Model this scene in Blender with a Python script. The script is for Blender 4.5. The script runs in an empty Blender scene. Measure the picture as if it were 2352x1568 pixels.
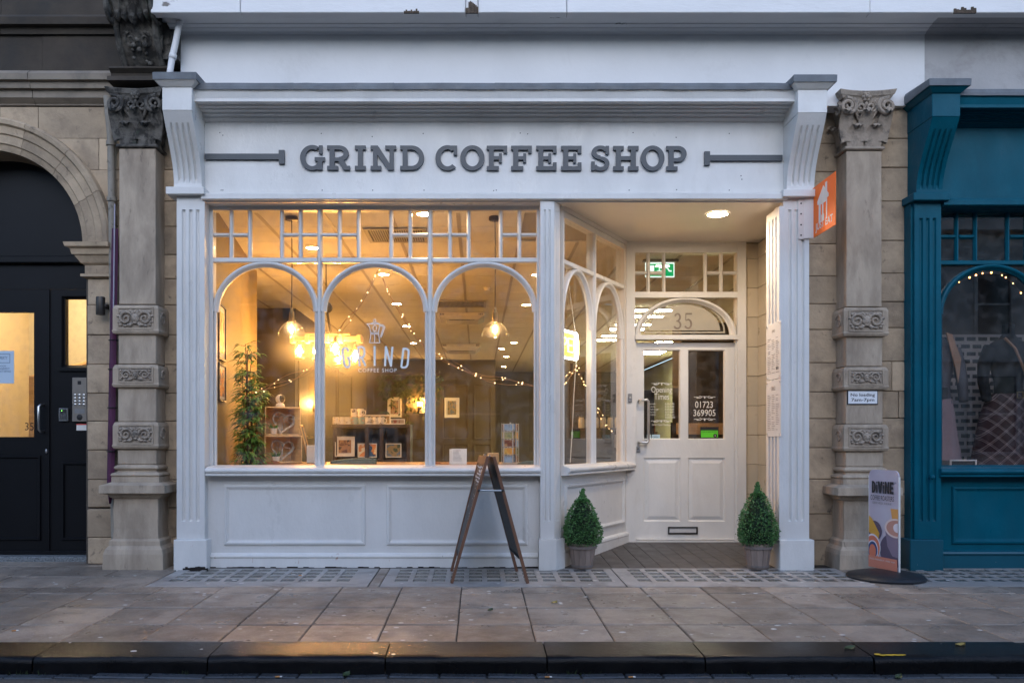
import bpy, bmesh, math, random
from math import radians, sin, cos, pi, sqrt, atan2
from mathutils import Matrix, Vector
from mathutils.geometry import delaunay_2d_cdt
random.seed(7)
SC = bpy.context.scene
COL = SC.collection

# ------------------------------------------------------------------ camera
F = 1927.7            # focal length in units of the 2352 px wide view
U0, V0 = 1098.0, 1010.0   # where the straight-ahead direction falls
CAMZ = 1.085
cam_d = bpy.data.cameras.new('camera')
cam = bpy.data.objects.new('camera', cam_d)
COL.objects.link(cam)
cam.location = (0, 0, CAMZ)
cam.rotation_euler = (radians(90), 0, 0)
cam_d.sensor_width = 36.0
cam_d.lens = 36.0 * F / 2352.0
cam_d.shift_x = (1176.0 - U0) / 2352.0
cam_d.shift_y = (V0 - 784.0) / 2352.0
cam_d.clip_start = 0.05
cam_d.clip_end = 500
SC.camera = cam

# ------------------------------------------------------------------ sky and sun
world = bpy.data.worlds.new('World')
SC.world = world
world.use_nodes = True
wn = world.node_tree.nodes
sky = wn.new('ShaderNodeTexSky')
sky.sky_type = 'NISHITA'
sky.sun_disc = False
SUN_EL, SUN_AZ = 27.0, 180.0
sky.sun_elevation = radians(SUN_EL)
sky.sun_rotation = radians(SUN_AZ)
sky.air_density = 1.0
sky.dust_density = 1.0
sky.ozone_density = 4.4
world.node_tree.links.new(sky.outputs[0], wn['Background'].inputs[0])
wn['Background'].inputs[1].default_value = 0.15
sun_d = bpy.data.lights.new('sun', 'SUN')
sun_d.energy = 0.18
sun_d.angle = radians(90)
sun_d.color = (1.0, 0.95, 0.9)
sun = bpy.data.objects.new('sun', sun_d)
COL.objects.link(sun)
sun.rotation_euler = (radians(90 - SUN_EL), 0, radians(0))
sun.location = (0, -4, 14)

SC.view_settings.view_transform = 'Standard'
SC.view_settings.look = 'None'
SC.view_settings.gamma = 1.0
SC.view_settings.use_curve_mapping = False
SC.view_settings.exposure = 1.17
SC.render.engine = 'CYCLES'
cy = SC.cycles
cy.use_denoising = True
cy.use_adaptive_sampling = False
cy.max_bounces = 8
cy.diffuse_bounces = 4
cy.glossy_bounces = 4
cy.transparent_max_bounces = 24
cy.transmission_bounces = 6
cy.sample_clamp_indirect = 6.0
cy.caustics_reflective = False
cy.caustics_refractive = False

# ------------------------------------------------------------------ helpers
def PX(u, Y): return (u - U0) * Y / F
def PZ(v, Y): return CAMZ + (V0 - v) * Y / F
def P(u, v, Y): return Vector((PX(u, Y), Y, PZ(v, Y)))

class MB:
    """collects polygons; xf is applied to each vertex as it is added"""
    def __init__(s, xf=None):
        s.v = []; s.f = []; s.xf = xf
    def add(s, verts, faces):
        n = len(s.v)
        for p in verts:
            p = Vector(p)
            if s.xf is not None: p = s.xf @ p
            s.v.append(tuple(p))
        for f in faces: s.f.append(tuple(i + n for i in f))
        return s
    def box(s, x0, x1, y0, y1, z0, z1):
        if x0 > x1: x0, x1 = x1, x0
        if y0 > y1: y0, y1 = y1, y0
        if z0 > z1: z0, z1 = z1, z0
        s.add([(x0,y0,z0),(x1,y0,z0),(x1,y1,z0),(x0,y1,z0),(x0,y0,z1),(x1,y0,z1),(x1,y1,z1),(x0,y1,z1)],
              [(0,3,2,1),(4,5,6,7),(0,1,5,4),(1,2,6,5),(2,3,7,6),(3,0,4,7)])
        return s
    def cbox(s, x0, x1, y0, y1, z0, z1, c=0.004):
        if x0 > x1: x0, x1 = x1, x0
        if y0 > y1: y0, y1 = y1, y0
        if z0 > z1: z0, z1 = z1, z0
        c = min(c, (x1-x0)*.45, (y1-y0)*.45, (z1-z0)*.45)
        X = (x0, x1); Y = (y0, y1); Z = (z0, z1); V = []; idx = {}
        for i in (0,1):
            for j in (0,1):
                for k in (0,1):
                    sx, sy, sz = (1,-1)[i]*c, (1,-1)[j]*c, (1,-1)[k]*c
                    for a in range(3):
                        idx[i,j,k,a] = len(V)
                        V.append((X[i]+(0 if a==0 else sx), Y[j]+(0 if a==1 else sy), Z[k]+(0 if a==2 else sz)))
        Fs = []
        g = lambda *q: [idx[t] for t in q]
        for i in (0,1): Fs.append(g((i,0,0,0),(i,1,0,0),(i,1,1,0),(i,0,1,0)))
        for j in (0,1): Fs.append(g((0,j,0,1),(1,j,0,1),(1,j,1,1),(0,j,1,1)))
        for k in (0,1): Fs.append(g((0,0,k,2),(1,0,k,2),(1,1,k,2),(0,1,k,2)))
        for i in (0,1):
            for j in (0,1): Fs.append(g((i,j,0,0),(i,j,1,0),(i,j,1,1),(i,j,0,1)))
            for k in (0,1): Fs.append(g((i,0,k,0),(i,1,k,0),(i,1,k,2),(i,0,k,2)))
        for j in (0,1):
            for k in (0,1): Fs.append(g((0,j,k,1),(1,j,k,1),(1,j,k,2),(0,j,k,2)))
        for i in (0,1):
            for j in (0,1):
                for k in (0,1): Fs.append(g((i,j,k,0),(i,j,k,1),(i,j,k,2)))
        s.add(V, Fs); return s
    def prism(s, poly, a0, a1, axis='z'):
        """poly of 2-D points extruded along an axis: z -> (x,y), y -> (x,z), x -> (y,z)"""
        n = len(poly)
        def m(p, a): return {'z': (p[0],p[1],a), 'y': (p[0],a,p[1]), 'x': (a,p[0],p[1])}[axis]
        V = [m(p,a0) for p in poly] + [m(p,a1) for p in poly]
        s.add(V, [tuple(range(n)), tuple(range(2*n-1, n-1, -1))] + [(i,(i+1)%n,n+(i+1)%n,n+i) for i in range(n)])
        return s
    def lathe(s, prof, c=(0,0,0), n=20, cap=True, sx=1, sy=1):
        V = []; Fs = []; m = len(prof)
        for i in range(n):
            a = 2*pi*i/n
            for r, z in prof: V.append((c[0]+r*cos(a)*sx, c[1]+r*sin(a)*sy, c[2]+z))
        for i in range(n):
            j = (i+1) % n
            for k in range(m-1): Fs.append((i*m+k, j*m+k, j*m+k+1, i*m+k+1))
        if cap:
            Fs.append(tuple(i*m for i in range(n))[::-1]); Fs.append(tuple(i*m+m-1 for i in range(n)))
        s.add(V, Fs); return s
    def tube(s, pts, r, n=6, cap=True):
        pts = [Vector(p) for p in pts]; V = []; Fs = []; m = len(pts)
        rr = r if isinstance(r, (list, tuple)) else [r]*m
        up = Vector((0,0,1)); last = None
        for i, p in enumerate(pts):
            t = (pts[min(i+1,m-1)] - pts[max(i-1,0)])
            if t.length < 1e-9: t = Vector((0,0,1))
            t.normalize()
            if last is None:
                a = t.cross(up if abs(t.z) < .95 else Vector((1,0,0)))
            else:
                a = last - t*last.dot(t)
                if a.length < 1e-6: a = t.cross(up)
            a.normalize(); last = a; b = t.cross(a)
            for k in range(n):
                w = 2*pi*k/n
                V.append(p + a*cos(w)*rr[i] + b*sin(w)*rr[i])
        for i in range(m-1):
            for k in range(n):
                q = (k+1) % n
                Fs.append((i*n+k, i*n+q, (i+1)*n+q, (i+1)*n+k))
        if cap: Fs.append(tuple(range(n))[::-1]); Fs.append(tuple((m-1)*n+k for k in range(n)))
        s.add(V, Fs); return s
    def ball(s, c, r, n=10, m=6, sx=1, sy=1, sz=1):
        prof = [(max(r*sin(pi*k/m),1e-5), -r*cos(pi*k/m)*sz) for k in range(m+1)]
        return s.lathe(prof, c, n, False, sx, sy)
    def loops(s, rings, closed=True):
        """skin of a list of equally long rings of points"""
        n = len(rings[0]); V = [p for r in rings for p in r]; Fs = []
        for i in range(len(rings)-1):
            for k in range(n if closed else n-1):
                q = (k+1) % n
                Fs.append((i*n+k, i*n+q, (i+1)*n+q, (i+1)*n+k))
        s.add(V, Fs); return s
    def frame(s, x0, x1, z0, z1, prof):
        """mitred rectangular moulding in the xz plane; prof = (inset, y)"""
        s.loops([[(x0+d,y,z0+d),(x1-d,y,z0+d),(x1-d,y,z1-d),(x0+d,y,z1-d)] for d, y in prof]); return s
    def flat(s, polys, y0, y1, ox=0, oz=0, sc=1.0, sz=None):
        """union of overlapping 2-D polygons, extruded from y0 (front) to y1"""
        sz = sz or sc
        pts = []; fcs = []
        for pl in polys:
            area = sum(pl[i][0]*pl[(i+1)%len(pl)][1]-pl[(i+1)%len(pl)][0]*pl[i][1] for i in range(len(pl)))
            q = pl if area > 0 else pl[::-1]
            fcs.append(list(range(len(pts), len(pts)+len(q)))); pts += [Vector((p[0], p[1])) for p in q]
        ov, oe, of, _, _, orf = delaunay_2d_cdt(pts, [], fcs, 0, 1e-5)
        tri = [f for f, o in zip(of, orf) if len(o)]
        n = len(ov); V = [(ox+p.x*sc, y0, oz+p.y*sz) for p in ov]
        Fs = [tuple(f) for f in tri]
        if y1 is not None:
            V += [(ox+p.x*sc, y1, oz+p.y*sz) for p in ov]
            cnt = {}
            for f in tri:
                for i in range(len(f)):
                    a, b = f[i], f[(i+1)%len(f)]
                    cnt[(min(a,b),max(a,b))] = cnt.get((min(a,b),max(a,b)), []) + [(a,b)]
            Fs += [tuple(i+n for i in f[::-1]) for f in tri]
            for e, l in cnt.items():
                if len(l) == 1:
                    a, b = l[0]; Fs.append((b, a, a+n, b+n))
        s.add(V, Fs); return s

def root_loc(o):
    while o.parent is not None: o = o.parent
    return Vector(o.location)
def tag(o, label=None, cat=None, group=None, kind=None):
    if label: o['label'] = label
    if cat: o['category'] = cat
    if group: o['group'] = group
    if kind: o['kind'] = kind
    return o
def thing(name, label, cat, loc=(0,0,0), group=None):
    o = bpy.data.objects.new(name, None); COL.objects.link(o)
    o.location = loc; o.empty_display_size = .1
    return tag(o, label, cat, group)
def mesh_of(name, mb, mat, smooth=False):
    me = bpy.data.meshes.new(name); me.from_pydata(mb.v, [], mb.f); me.update()
    bm = bmesh.new(); bm.from_mesh(me); bmesh.ops.recalc_face_normals(bm, faces=bm.faces); bm.to_mesh(me); bm.free()
    if smooth:
        me.polygons.foreach_set('use_smooth', [True]*len(me.polygons))
        if smooth is not True: me.set_sharp_from_angle(angle=radians(smooth))
    me.materials.append(mat)
    return me
def obj(name, mb, mat, parent=None, smooth=False, **kw):
    """one mesh object; the builder works in world coordinates"""
    org = root_loc(parent) if parent is not None else Vector((0,0,0))
    if org.length > 0: mb.v = [tuple(Vector(p)-org) for p in mb.v]
    o = bpy.data.objects.new(name, mesh_of(name, mb, mat, smooth)); COL.objects.link(o)
    if parent is not None: o.parent = parent
    return tag(o, **kw)
def solo(name, mb, mat, label, cat, group=None, smooth=False):
    """a thing that is one mesh, its origin at the middle of its base"""
    xs = [p[0] for p in mb.v]; ys = [p[1] for p in mb.v]; zs = [p[2] for p in mb.v]
    org = Vector(((min(xs)+max(xs))/2, (min(ys)+max(ys))/2, min(zs)))
    mb.v = [tuple(Vector(p)-org) for p in mb.v]
    o = bpy.data.objects.new(name, mesh_of(name, mb, mat, smooth)); COL.objects.link(o); o.location = org
    return tag(o, label, cat, group)
def piece(name, me, parent, loc, rot=(0,0,0), scale=(1,1,1), **kw):
    o = bpy.data.objects.new(name, me); COL.objects.link(o); o.parent = parent
    o.location = Vector(loc) - root_loc(parent); o.rotation_euler = rot; o.scale = scale
    return tag(o, **kw)
def copy_tree(o, parent=None):
    c = o.copy(); COL.objects.link(c); c.parent = parent
    for ch in list(o.children): copy_tree(ch, c)
    return c

# ------------------------------------------------------------------ materials
def lin(h):
    h = h.lstrip('#'); r = [int(h[i:i+2],16)/255 for i in (0,2,4)]
    return tuple((x/12.92 if x <= .04045 else ((x+.055)/1.055)**2.4) for x in r)
MATS = {}
def mat(name, c, rough=.5, var=.08, vs=3.0, bump=0.0, bs=40, metal=0.0, rand=0.0, stain=None, stain2=None, spec=.5,
        coat=0.0, rvar=.0, emit=None, stretch=(1,1,1), trans=0.0, vcol2=None, bdist=.01):
    m = bpy.data.materials.new(name); m.use_nodes = True; MATS[name] = m
    nt = m.node_tree; N = nt.nodes; L = nt.links; b = N['Principled BSDF']
    b.inputs['Roughness'].default_value = rough; b.inputs['Metallic'].default_value = metal
    b.inputs['Specular IOR Level'].default_value = spec; b.inputs['Coat Weight'].default_value = coat
    if trans: b.inputs['Transmission Weight'].default_value = trans
    pos = N.new('ShaderNodeNewGeometry').outputs['Position']
    if stretch != (1,1,1):
        mp = N.new('ShaderNodeMapping'); mp.inputs['Scale'].default_value = stretch
        L.new(pos, mp.inputs[0]); pos = mp.outputs[0]
    if rand:
        oi = N.new('ShaderNodeObjectInfo'); va = N.new('ShaderNodeVectorMath'); va.operation = 'MULTIPLY_ADD'
        va.inputs[1].default_value = (37, 53, 91)
        L.new(oi.outputs['Random'], va.inputs[0]); L.new(pos, va.inputs[2]); pos = va.outputs[0]
    def noise(scale, detail=6, rgh=.6, dist=0):
        n = N.new('ShaderNodeTexNoise'); n.inputs['Scale'].default_value = scale; n.inputs['Detail'].default_value = detail
        n.inputs['Roughness'].default_value = rgh; n.inputs['Distortion'].default_value = dist; L.new(pos, n.inputs['Vector']); return n.outputs['Fac']
    def rng(x, a, bb, c0, c1, clamp=True):
        r = N.new('ShaderNodeMapRange'); r.clamp = clamp
        for i, val in zip((1,2,3,4), (a, bb, c0, c1)): r.inputs[i].default_value = val
        L.new(x, r.inputs[0]); return r.outputs[0]
    def mix(fac, A, B, bt='MIX'):
        x = N.new('ShaderNodeMix'); x.data_type = 'RGBA'; x.blend_type = bt
        if isinstance(fac, float): x.inputs[0].default_value = fac
        else: L.new(fac, x.inputs[0])
        for sock, val in ((x.inputs[6], A), (x.inputs[7], B)):
            if isinstance(val, tuple): sock.default_value = (*val, 1)
            else: L.new(val, sock)
        return x.outputs[2]
    col = tuple(c)
    if var or vcol2:
        c1 = tuple(max(0, x*(1-var)) for x in c); c2 = tuple(vcol2) if vcol2 else tuple(min(1, x*(1+var)) for x in c)
        col = mix(rng(noise(vs), .3, .7, 0, 1), c1, c2)
    for st in (stain, stain2):
        if st: col = mix(rng(noise(st[1], 8, .65, .3), st[2], st[3], 0, st[4] if len(st) > 4 else 1), col, tuple(st[0]))
    if rand:
        h = N.new('ShaderNodeHueSaturation'); L.new(rng(oi.outputs['Random'], 0, 1, 1-rand, 1+rand), h.inputs['Value'])
        if isinstance(col, tuple): h.inputs['Color'].default_value = (*col, 1)
        else: L.new(col, h.inputs['Color'])
        col = h.outputs[0]
    if isinstance(col, tuple): b.inputs['Base Color'].default_value = (*col, 1)
    else: L.new(col, b.inputs['Base Color'])
    if rvar: L.new(rng(noise(vs*2.3), .3, .7, max(.02, rough-rvar), rough+rvar), b.inputs['Roughness'])
    if bump:
        bp = N.new('ShaderNodeBump'); bp.inputs['Strength'].default_value = bump; bp.inputs['Distance'].default_value = bdist
        L.new(noise(bs, 5, .65), bp.inputs['Height']); L.new(bp.outputs[0], b.inputs['Normal'])
    if emit:
        b.inputs['Emission Color'].default_value = (*emit[0], 1); b.inputs['Emission Strength'].default_value = emit[1]
    return m
def glass_mat(name, tint=(.97,.98,.97), ior=1.45, rough=.004, boost=1.0, dirt=0.0, haze=0.0):
    m = bpy.data.materials.new(name); m.use_nodes = True; MATS[name] = m
    nt = m.node_tree; N = nt.nodes; L = nt.links; N.remove(N['Principled BSDF'])
    t = N.new('ShaderNodeBsdfTransparent'); t.inputs[0].default_value = (*tint, 1)
    g = N.new('ShaderNodeBsdfGlossy'); g.inputs['Roughness'].default_value = rough; g.inputs[0].default_value = (boost, boost, boost, 1)
    lw = N.new('ShaderNodeLayerWeight'); lw.inputs[0].default_value = .5
    pw = N.new('ShaderNodeMath'); pw.operation = 'POWER'; pw.inputs[1].default_value = 4.0; L.new(lw.outputs['Facing'], pw.inputs[0])
    f0 = ((ior-1)/(ior+1))**2*.8
    ma = N.new('ShaderNodeMath'); ma.operation = 'MULTIPLY_ADD'; ma.inputs[1].default_value = .75*(1-f0); ma.inputs[2].default_value = f0; L.new(pw.outputs[0], ma.inputs[0])
    mx = N.new('ShaderNodeMixShader'); L.new(ma.outputs[0], mx.inputs[0]); L.new(t.outputs[0], mx.inputs[1]); L.new(g.outputs[0], mx.inputs[2])
    out = mx.outputs[0]
    if dirt:
        d = N.new('ShaderNodeBsdfDiffuse'); d.inputs[0].default_value = (.7,.7,.7,1)
        pos = N.new('ShaderNodeNewGeometry').outputs['Position']
        ns = N.new('ShaderNodeTexNoise'); ns.inputs['Scale'].default_value = 14; ns.inputs['Detail'].default_value = 8; L.new(pos, ns.inputs['Vector'])
        r = N.new('ShaderNodeMapRange'); r.inputs[1].default_value = .45; r.inputs[2].default_value = .8; r.inputs[3].default_value = 0; r.inputs[4].default_value = dirt
        L.new(ns.outputs['Fac'], r.inputs[0])
        m2 = N.new('ShaderNodeMixShader'); L.new(r.outputs[0], m2.inputs[0]); L.new(out, m2.inputs[1]); L.new(d.outputs[0], m2.inputs[2]); out = m2.outputs[0]
    if haze:      # thin greasy film that spreads light passing through it
        rf = N.new('ShaderNodeBsdfRefraction'); rf.inputs['Roughness'].default_value = .6; rf.inputs['IOR'].default_value = 1.22
        m3 = N.new('ShaderNodeMixShader'); m3.inputs[0].default_value = haze; L.new(out, m3.inputs[1]); L.new(rf.outputs[0], m3.inputs[2]); out = m3.outputs[0]
    L.new(out, N['Material Output'].inputs[0]); return m
def emit_mat(name, c, s, sample=True):
    m = bpy.data.materials.new(name); m.use_nodes = True; MATS[name] = m
    N = m.node_tree.nodes; N.remove(N['Principled BSDF']); e = N.new('ShaderNodeEmission')
    e.inputs[0].default_value = (*c, 1); e.inputs[1].default_value = s
    m.node_tree.links.new(e.outputs[0], N['Material Output'].inputs[0])
    if not sample: m.cycles.emission_sampling = 'NONE'
    return m

WHITE = mat('white_paint', (.69,.68,.655), .36, .07, 2.6, .22, 38, stain=((.42,.38,.33), 4.2, .56, .80, .28), stain2=((.16,.13,.10), 38, .715, .755, .85), rvar=.12, stretch=(1,1,.55))
WHITE_OLD = mat('weathered_white_paint', (.74,.73,.72), .5, .06, 2.5, .25, 35, stain=((.40,.38,.36), 3.0, .58, .80, .4), stain2=((.10,.08,.06), 5, .66, .69, .9), stretch=(.45,1,1.6))
WHITE_BASE = mat('rust_stained_white_paint', (.72,.71,.68), .45, .06, 4, .2, 50, stain=((.36,.13,.04), 9, .66, .74, .85), stain2=((.12,.10,.08), 26, .68, .72, .9), stretch=(1.6,1.6,.7))
TEAL = mat('teal_paint', (.001,.088,.132), .40, .16, 3, .16, 40, rvar=.14, spec=.16, stain=((.008,.13,.18), 7, .56, .78, .55), stain2=((.30,.34,.34), 42, .73, .76, .7), stretch=(1,1,.6))
TEAL_WORN = mat('worn_teal_paint', (.001,.078,.118), .38, .10, 3, .1, 60, stain=((.6,.62,.62), 20, .70, .72, .9))
LEAD = mat('lead_sheet', (.115,.13,.145), .5, .25, 6, .25, 25, stain=((.20,.23,.25), 4, .5, .75, .6), rvar=.12)
SIGNGREY = mat('slate_grey_enamel', (.052,.064,.078), .42, .08, 6, .05, 90)
STONE = mat('buff_sandstone', (.45,.345,.235), .85, .20, 2.6, .55, 38, rand=.16, stain=((.21,.16,.115), 3.6, .45, .72, .8), stain2=((.07,.058,.046), 12, .60, .72, .8))
STONE_G = mat('weathered_grey_stone', (.45,.365,.275), .85, .16, 5.0, .55, 34, stretch=(1.4,1.4,.45), stain=((.20,.155,.115), 4.0, .44, .74, .8), stain2=((.07,.056,.045), 13, .62, .76, .7))
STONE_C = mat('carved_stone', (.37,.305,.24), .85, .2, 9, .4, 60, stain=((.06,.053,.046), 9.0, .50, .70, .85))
STONE_S = mat('soot_blackened_stone', (.050,.039,.029), .88, .3, 3.0, .5, 30, stain=((.03,.028,.025), 2.6, .45, .70, .85), stain2=((.15,.13,.10), 6, .66, .78, .6))
STONE_SC = mat('soot_blackened_carving', (.12,.11,.095), .85, .4, 9, .5, 45, stain=((.022,.020,.018), 10, .46, .58, .9), stain2=((.05,.075,.05), 5, .62, .7, .7))
GREYREND = mat('grey_painted_stone', (.40,.39,.385), .75, .09, 2.4, .3, 40, stain=((.24,.22,.21), 3, .5, .72, .7), stain2=((.10,.09,.08), 30, .70, .75, .7))
MORTAR = mat('dark_mortar', (.09,.075,.06), .95, .2, 10, .3, 60)
BLACKP = mat('black_gloss_paint', (.0045,.005,.0065), .45, .2, 3, .05, 50, spec=.22)
BLACKM = mat('matt_black', (.012,.012,.013), .6, .2, 8)
GRANITE = mat('speckled_granite', (.20,.22,.23), .5, .0, 3, .1, 90, stain=((.04,.05,.055), 75, .50, .56, .9), stain2=((.5,.52,.5), 120, .60, .66, .8))
STEEL = mat('brushed_steel', (.62,.61,.59), .28, .08, 20, metal=1.0, bump=.05, bs=80)
DSTEEL = mat('dull_grey_metal', (.30,.30,.30), .42, .1, 20, metal=.8)
BRASS = mat('aged_brass', (.30,.21,.10), .4, .15, 20, metal=.9)
SLAB = mat('damp_concrete_paving', (.285,.238,.195), .46, .26, 2.3, .8, 60, rand=.20, rvar=.26, spec=.5, stain=((.125,.102,.082), 3.1, .45, .68, .8), stain2=((.50,.46,.41), 60, .60, .68, .6))
JOINT = mat('dark_joint_sand', (.028,.026,.023), .8, .3, 12, .5, 70)
PLIGHT = mat('pavement_light_concrete', (.33,.315,.30), .5, .14, 3, .4, 60, stain=((.13,.115,.10), 4, .5, .7, .8), rvar=.1, rand=.1)
GBLOCK = mat('grimy_glass_block', (.085,.09,.075), .22, .35, 12, .3, 40, stain=((.16,.14,.11), 10, .5, .7, .8), rvar=.12, rand=.25)
KERB = mat('wet_black_kerbstone', (.0060,.0062,.0072), 0.13, .5, 5, .26, 110, spec=.17, rand=.2, rvar=.06, stain=((.013,.012,.011), 5, .5, .75, .7))
GUTTER = mat('wet_gutter_stone', (.05,.055,.062), .3, .3, 6, .4, 60, rand=.25, rvar=.12)
ASPHALT = mat('asphalt', (.07,.067,.062), .7, .3, 12, .9, 120, stain=((.16,.15,.135), 90, .55, .62, .8))
YELLOW = mat('worn_yellow_road_paint', (.55,.37,.05), .6, .2, 10, .5, 90, stain=((.05,.05,.046), 22, .56, .62, .9))
YPAINT = mat('yellow_paint_dab', (.62,.40,.02), .5, .25, 30, .3, 80, stain=((.03,.03,.03), 45, .60, .66, .9))
PLANK = mat('charcoal_deck_board', (.060,.054,.050), .5, .15, 3, .25, 40, rand=.12, rvar=.1, stain=((.09,.08,.07), 7, .58, .8, .5))
TILE = mat('cream_glazed_tile', (.56,.48,.36), .32, .06, 4, .06, 30, rand=.05, rvar=.06)
GROUT = mat('dark_grout', (.16,.13,.10), .9, .1)
GLASS = glass_mat('window_glass', dirt=.055)
GLASS_H = glass_mat('hazy_window_glass', dirt=.05, haze=.024)
GLASS_R = glass_mat('reflective_window_glass', tint=(.92,.92,.92), ior=1.75, dirt=.03)
GLASS_L = glass_mat('lamp_glass', tint=(.98,.96,.92), ior=1.6, rough=.05, dirt=.10)
FROST = mat('frosted_film', (.56,.52,.43), .6, .04, 5)
_n = FROST.node_tree.nodes; _l = FROST.node_tree.links
_t = _n.new('ShaderNodeBsdfTransparent'); _m = _n.new('ShaderNodeMixShader'); _m.inputs[0].default_value = .55
_l.new(_t.outputs[0], _m.inputs[1]); _l.new(_n['Principled BSDF'].outputs[0], _m.inputs[2]); _l.new(_m.outputs[0], _n['Material Output'].inputs[0])
VINYL = mat('pale_vinyl_lettering', (.78,.84,.86), .5, .0)
VINYL_S = mat('silver_vinyl_lettering', (.72,.71,.66), .45, .0)
PAPER = mat('white_paper', (.74,.73,.70), .6, .05, 20)
INK = mat('dark_ink', (.03,.03,.035), .6, 0)
INKG = mat('grey_ink', (.22,.21,.21), .6, 0)
# ------------------------------------------------------------------ ground, road, pavement, kerb
SL = 0.0197
SLA = math.atan(SL)
def GZ(y): return -SL*(7.06-y)
ROADZ = -0.146
g = obj('ground', MB().box(-150,150,-150,150,-.6,-.25), ASPHALT, kind='structure')
road = obj('road', MB().box(-60,60,-6.7,4.33,-.24,ROADZ), ASPHALT, kind='structure')
obj('yellow_line', MB().prism([(-20,4.32),(20,3.76),(20,3.86),(-20,4.42)], ROADZ+.0005, ROADZ+.004, 'z'), YELLOW, road)
pave = obj('pavement', MB().add([(-9,4.69,GZ(4.69)-.010),(9,4.69,GZ(4.69)-.010),(9,7.7,GZ(7.7)-.010),(-9,7.7,GZ(7.7)-.010),
    (-9,4.69,-.25),(9,4.69,-.25),(9,7.7,-.25),(-9,7.7,-.25)],[(0,1,2,3),(4,5,6,7),(0,1,5,4),(1,2,6,5),(2,3,7,6),(3,0,4,7)]), JOINT, kind='structure')
rows = [4.702, 5.113, 5.581, 6.055, 6.300]
GAP = .007
def slab(x0, x1, y0, y1, parent=None, mt=None, name='paving_slab', ht=.05):
    me = mesh_of(name, MB().cbox(-(x1-x0-GAP)/2, (x1-x0-GAP)/2, -(y1-y0-GAP)/2, (y1-y0-GAP)/2, -ht, 0, .004), mt or SLAB)
    ym = (y0+y1)/2
    return piece(name, me, parent or pave, ((x0+x1)/2, ym, GZ(ym)+random.uniform(-.0012,.0012)), (SLA+random.uniform(-.003,.003), random.uniform(-.002,.002), 0))
for r in range(4):
    me = None
    for k in range(-9, 12):
        xo = -.122 + .446*k
        ym = (rows[r]+rows[r+1])/2
        if me is None:
            me = mesh_of('paving_slab', MB().cbox(-.223+GAP/2, .223-GAP/2, -(rows[r+1]-rows[r]-.017)/2, (rows[r+1]-rows[r]-.017)/2, -.05, 0, .005), SLAB)
        piece('paving_slab', me, pave, (xo+.223, ym, GZ(ym)+random.uniform(-.002,.0015)), (SLA+random.uniform(-.006,.006), random.uniform(-.005,.005), random.uniform(-.004,.004)))
# back strip: big flags left of the shop, pavement lights in front of it
for x0, x1 in ((-5.4,-4.5),(-4.5,-3.72),(-3.72,-3.10),(-3.10,-2.52)):
    slab(x0, x1, 6.300, 6.72); slab(x0+.1, x1+.1 if x1 < -2.6 else x1, 6.72, 7.2)
for k in range(5): slab(-5.6+.62*k, -5.6+.62*(k+1), 7.2, 7.56)
def pavement_light(x0, x1, ncol, xs):
    p = obj('pavement_light', MB(), PLIGHT, pave)
    y0, y1 = 6.302, 7.10
    pitch, w = .145, .105
    mb = MB()
    ys = [7.0 - pitch*k for k in range(4)]       # block centres
    def q(a, b, c, d, top=0.0):                  # bar following the slope
        mb.add([(a,c,GZ(c)+top),(b,c,GZ(c)+top),(b,d,GZ(d)+top),(a,d,GZ(d)+top),(a,c,GZ(c)-.03),(b,c,GZ(c)-.03),(b,d,GZ(d)-.03),(a,d,GZ(d)-.03)],
               [(0,1,2,3),(4,7,6,5),(0,4,5,1),(1,5,6,2),(2,6,7,3),(3,7,4,0)])
    edges = [y0+.004, ys[3]-w/2] + [] 
    q(x0+.005, x1-.005, y0+.004, ys[3]-w/2)
    for k in range(3, 0, -1): q(x0+.005, x1-.005, ys[k]+w/2, ys[k-1]-w/2)
    q(x0+.005, x1-.005, ys[0]+w/2, y1)
    xl = x0+.005
    for k in range(4):
        a, b = ys[k]-w/2, ys[k]+w/2; xl = x0+.005
        for c in range(ncol):
            xc = xs+pitch*c
            q(xl, xc-w/2, a, b, -.0004); xl = xc+w/2
        q(xl, x1-.005, a, b, -.0004)
    p.data = mesh_of('pavement_light', mb, PLIGHT)
    me = mesh_of('glass_block', MB().cbox(-w/2, w/2, -w/2, w/2, -.03, -.004, .006), GBLOCK)
    for c in range(ncol):
        for k in range(4):
            piece('glass_block', me, p, (xs+pitch*c, ys[k], GZ(ys[k])+random.uniform(-.002,.001)), (SLA,0,random.uniform(-.02,.02)))
pavement_light(-2.51, -.83, 10, -2.36)
slab(-.83, -.745, 6.302, 7.10)
pavement_light(-.745, 1.12, 12, -.60)
pavement_light(1.12, 3.02, 12, 1.30)
slab(3.02, 3.30, 6.302, 6.75); slab(3.02, 3.30, 6.75, 7.10)
pavement_light(3.30, 5.3, 12, 3.48)
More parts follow.
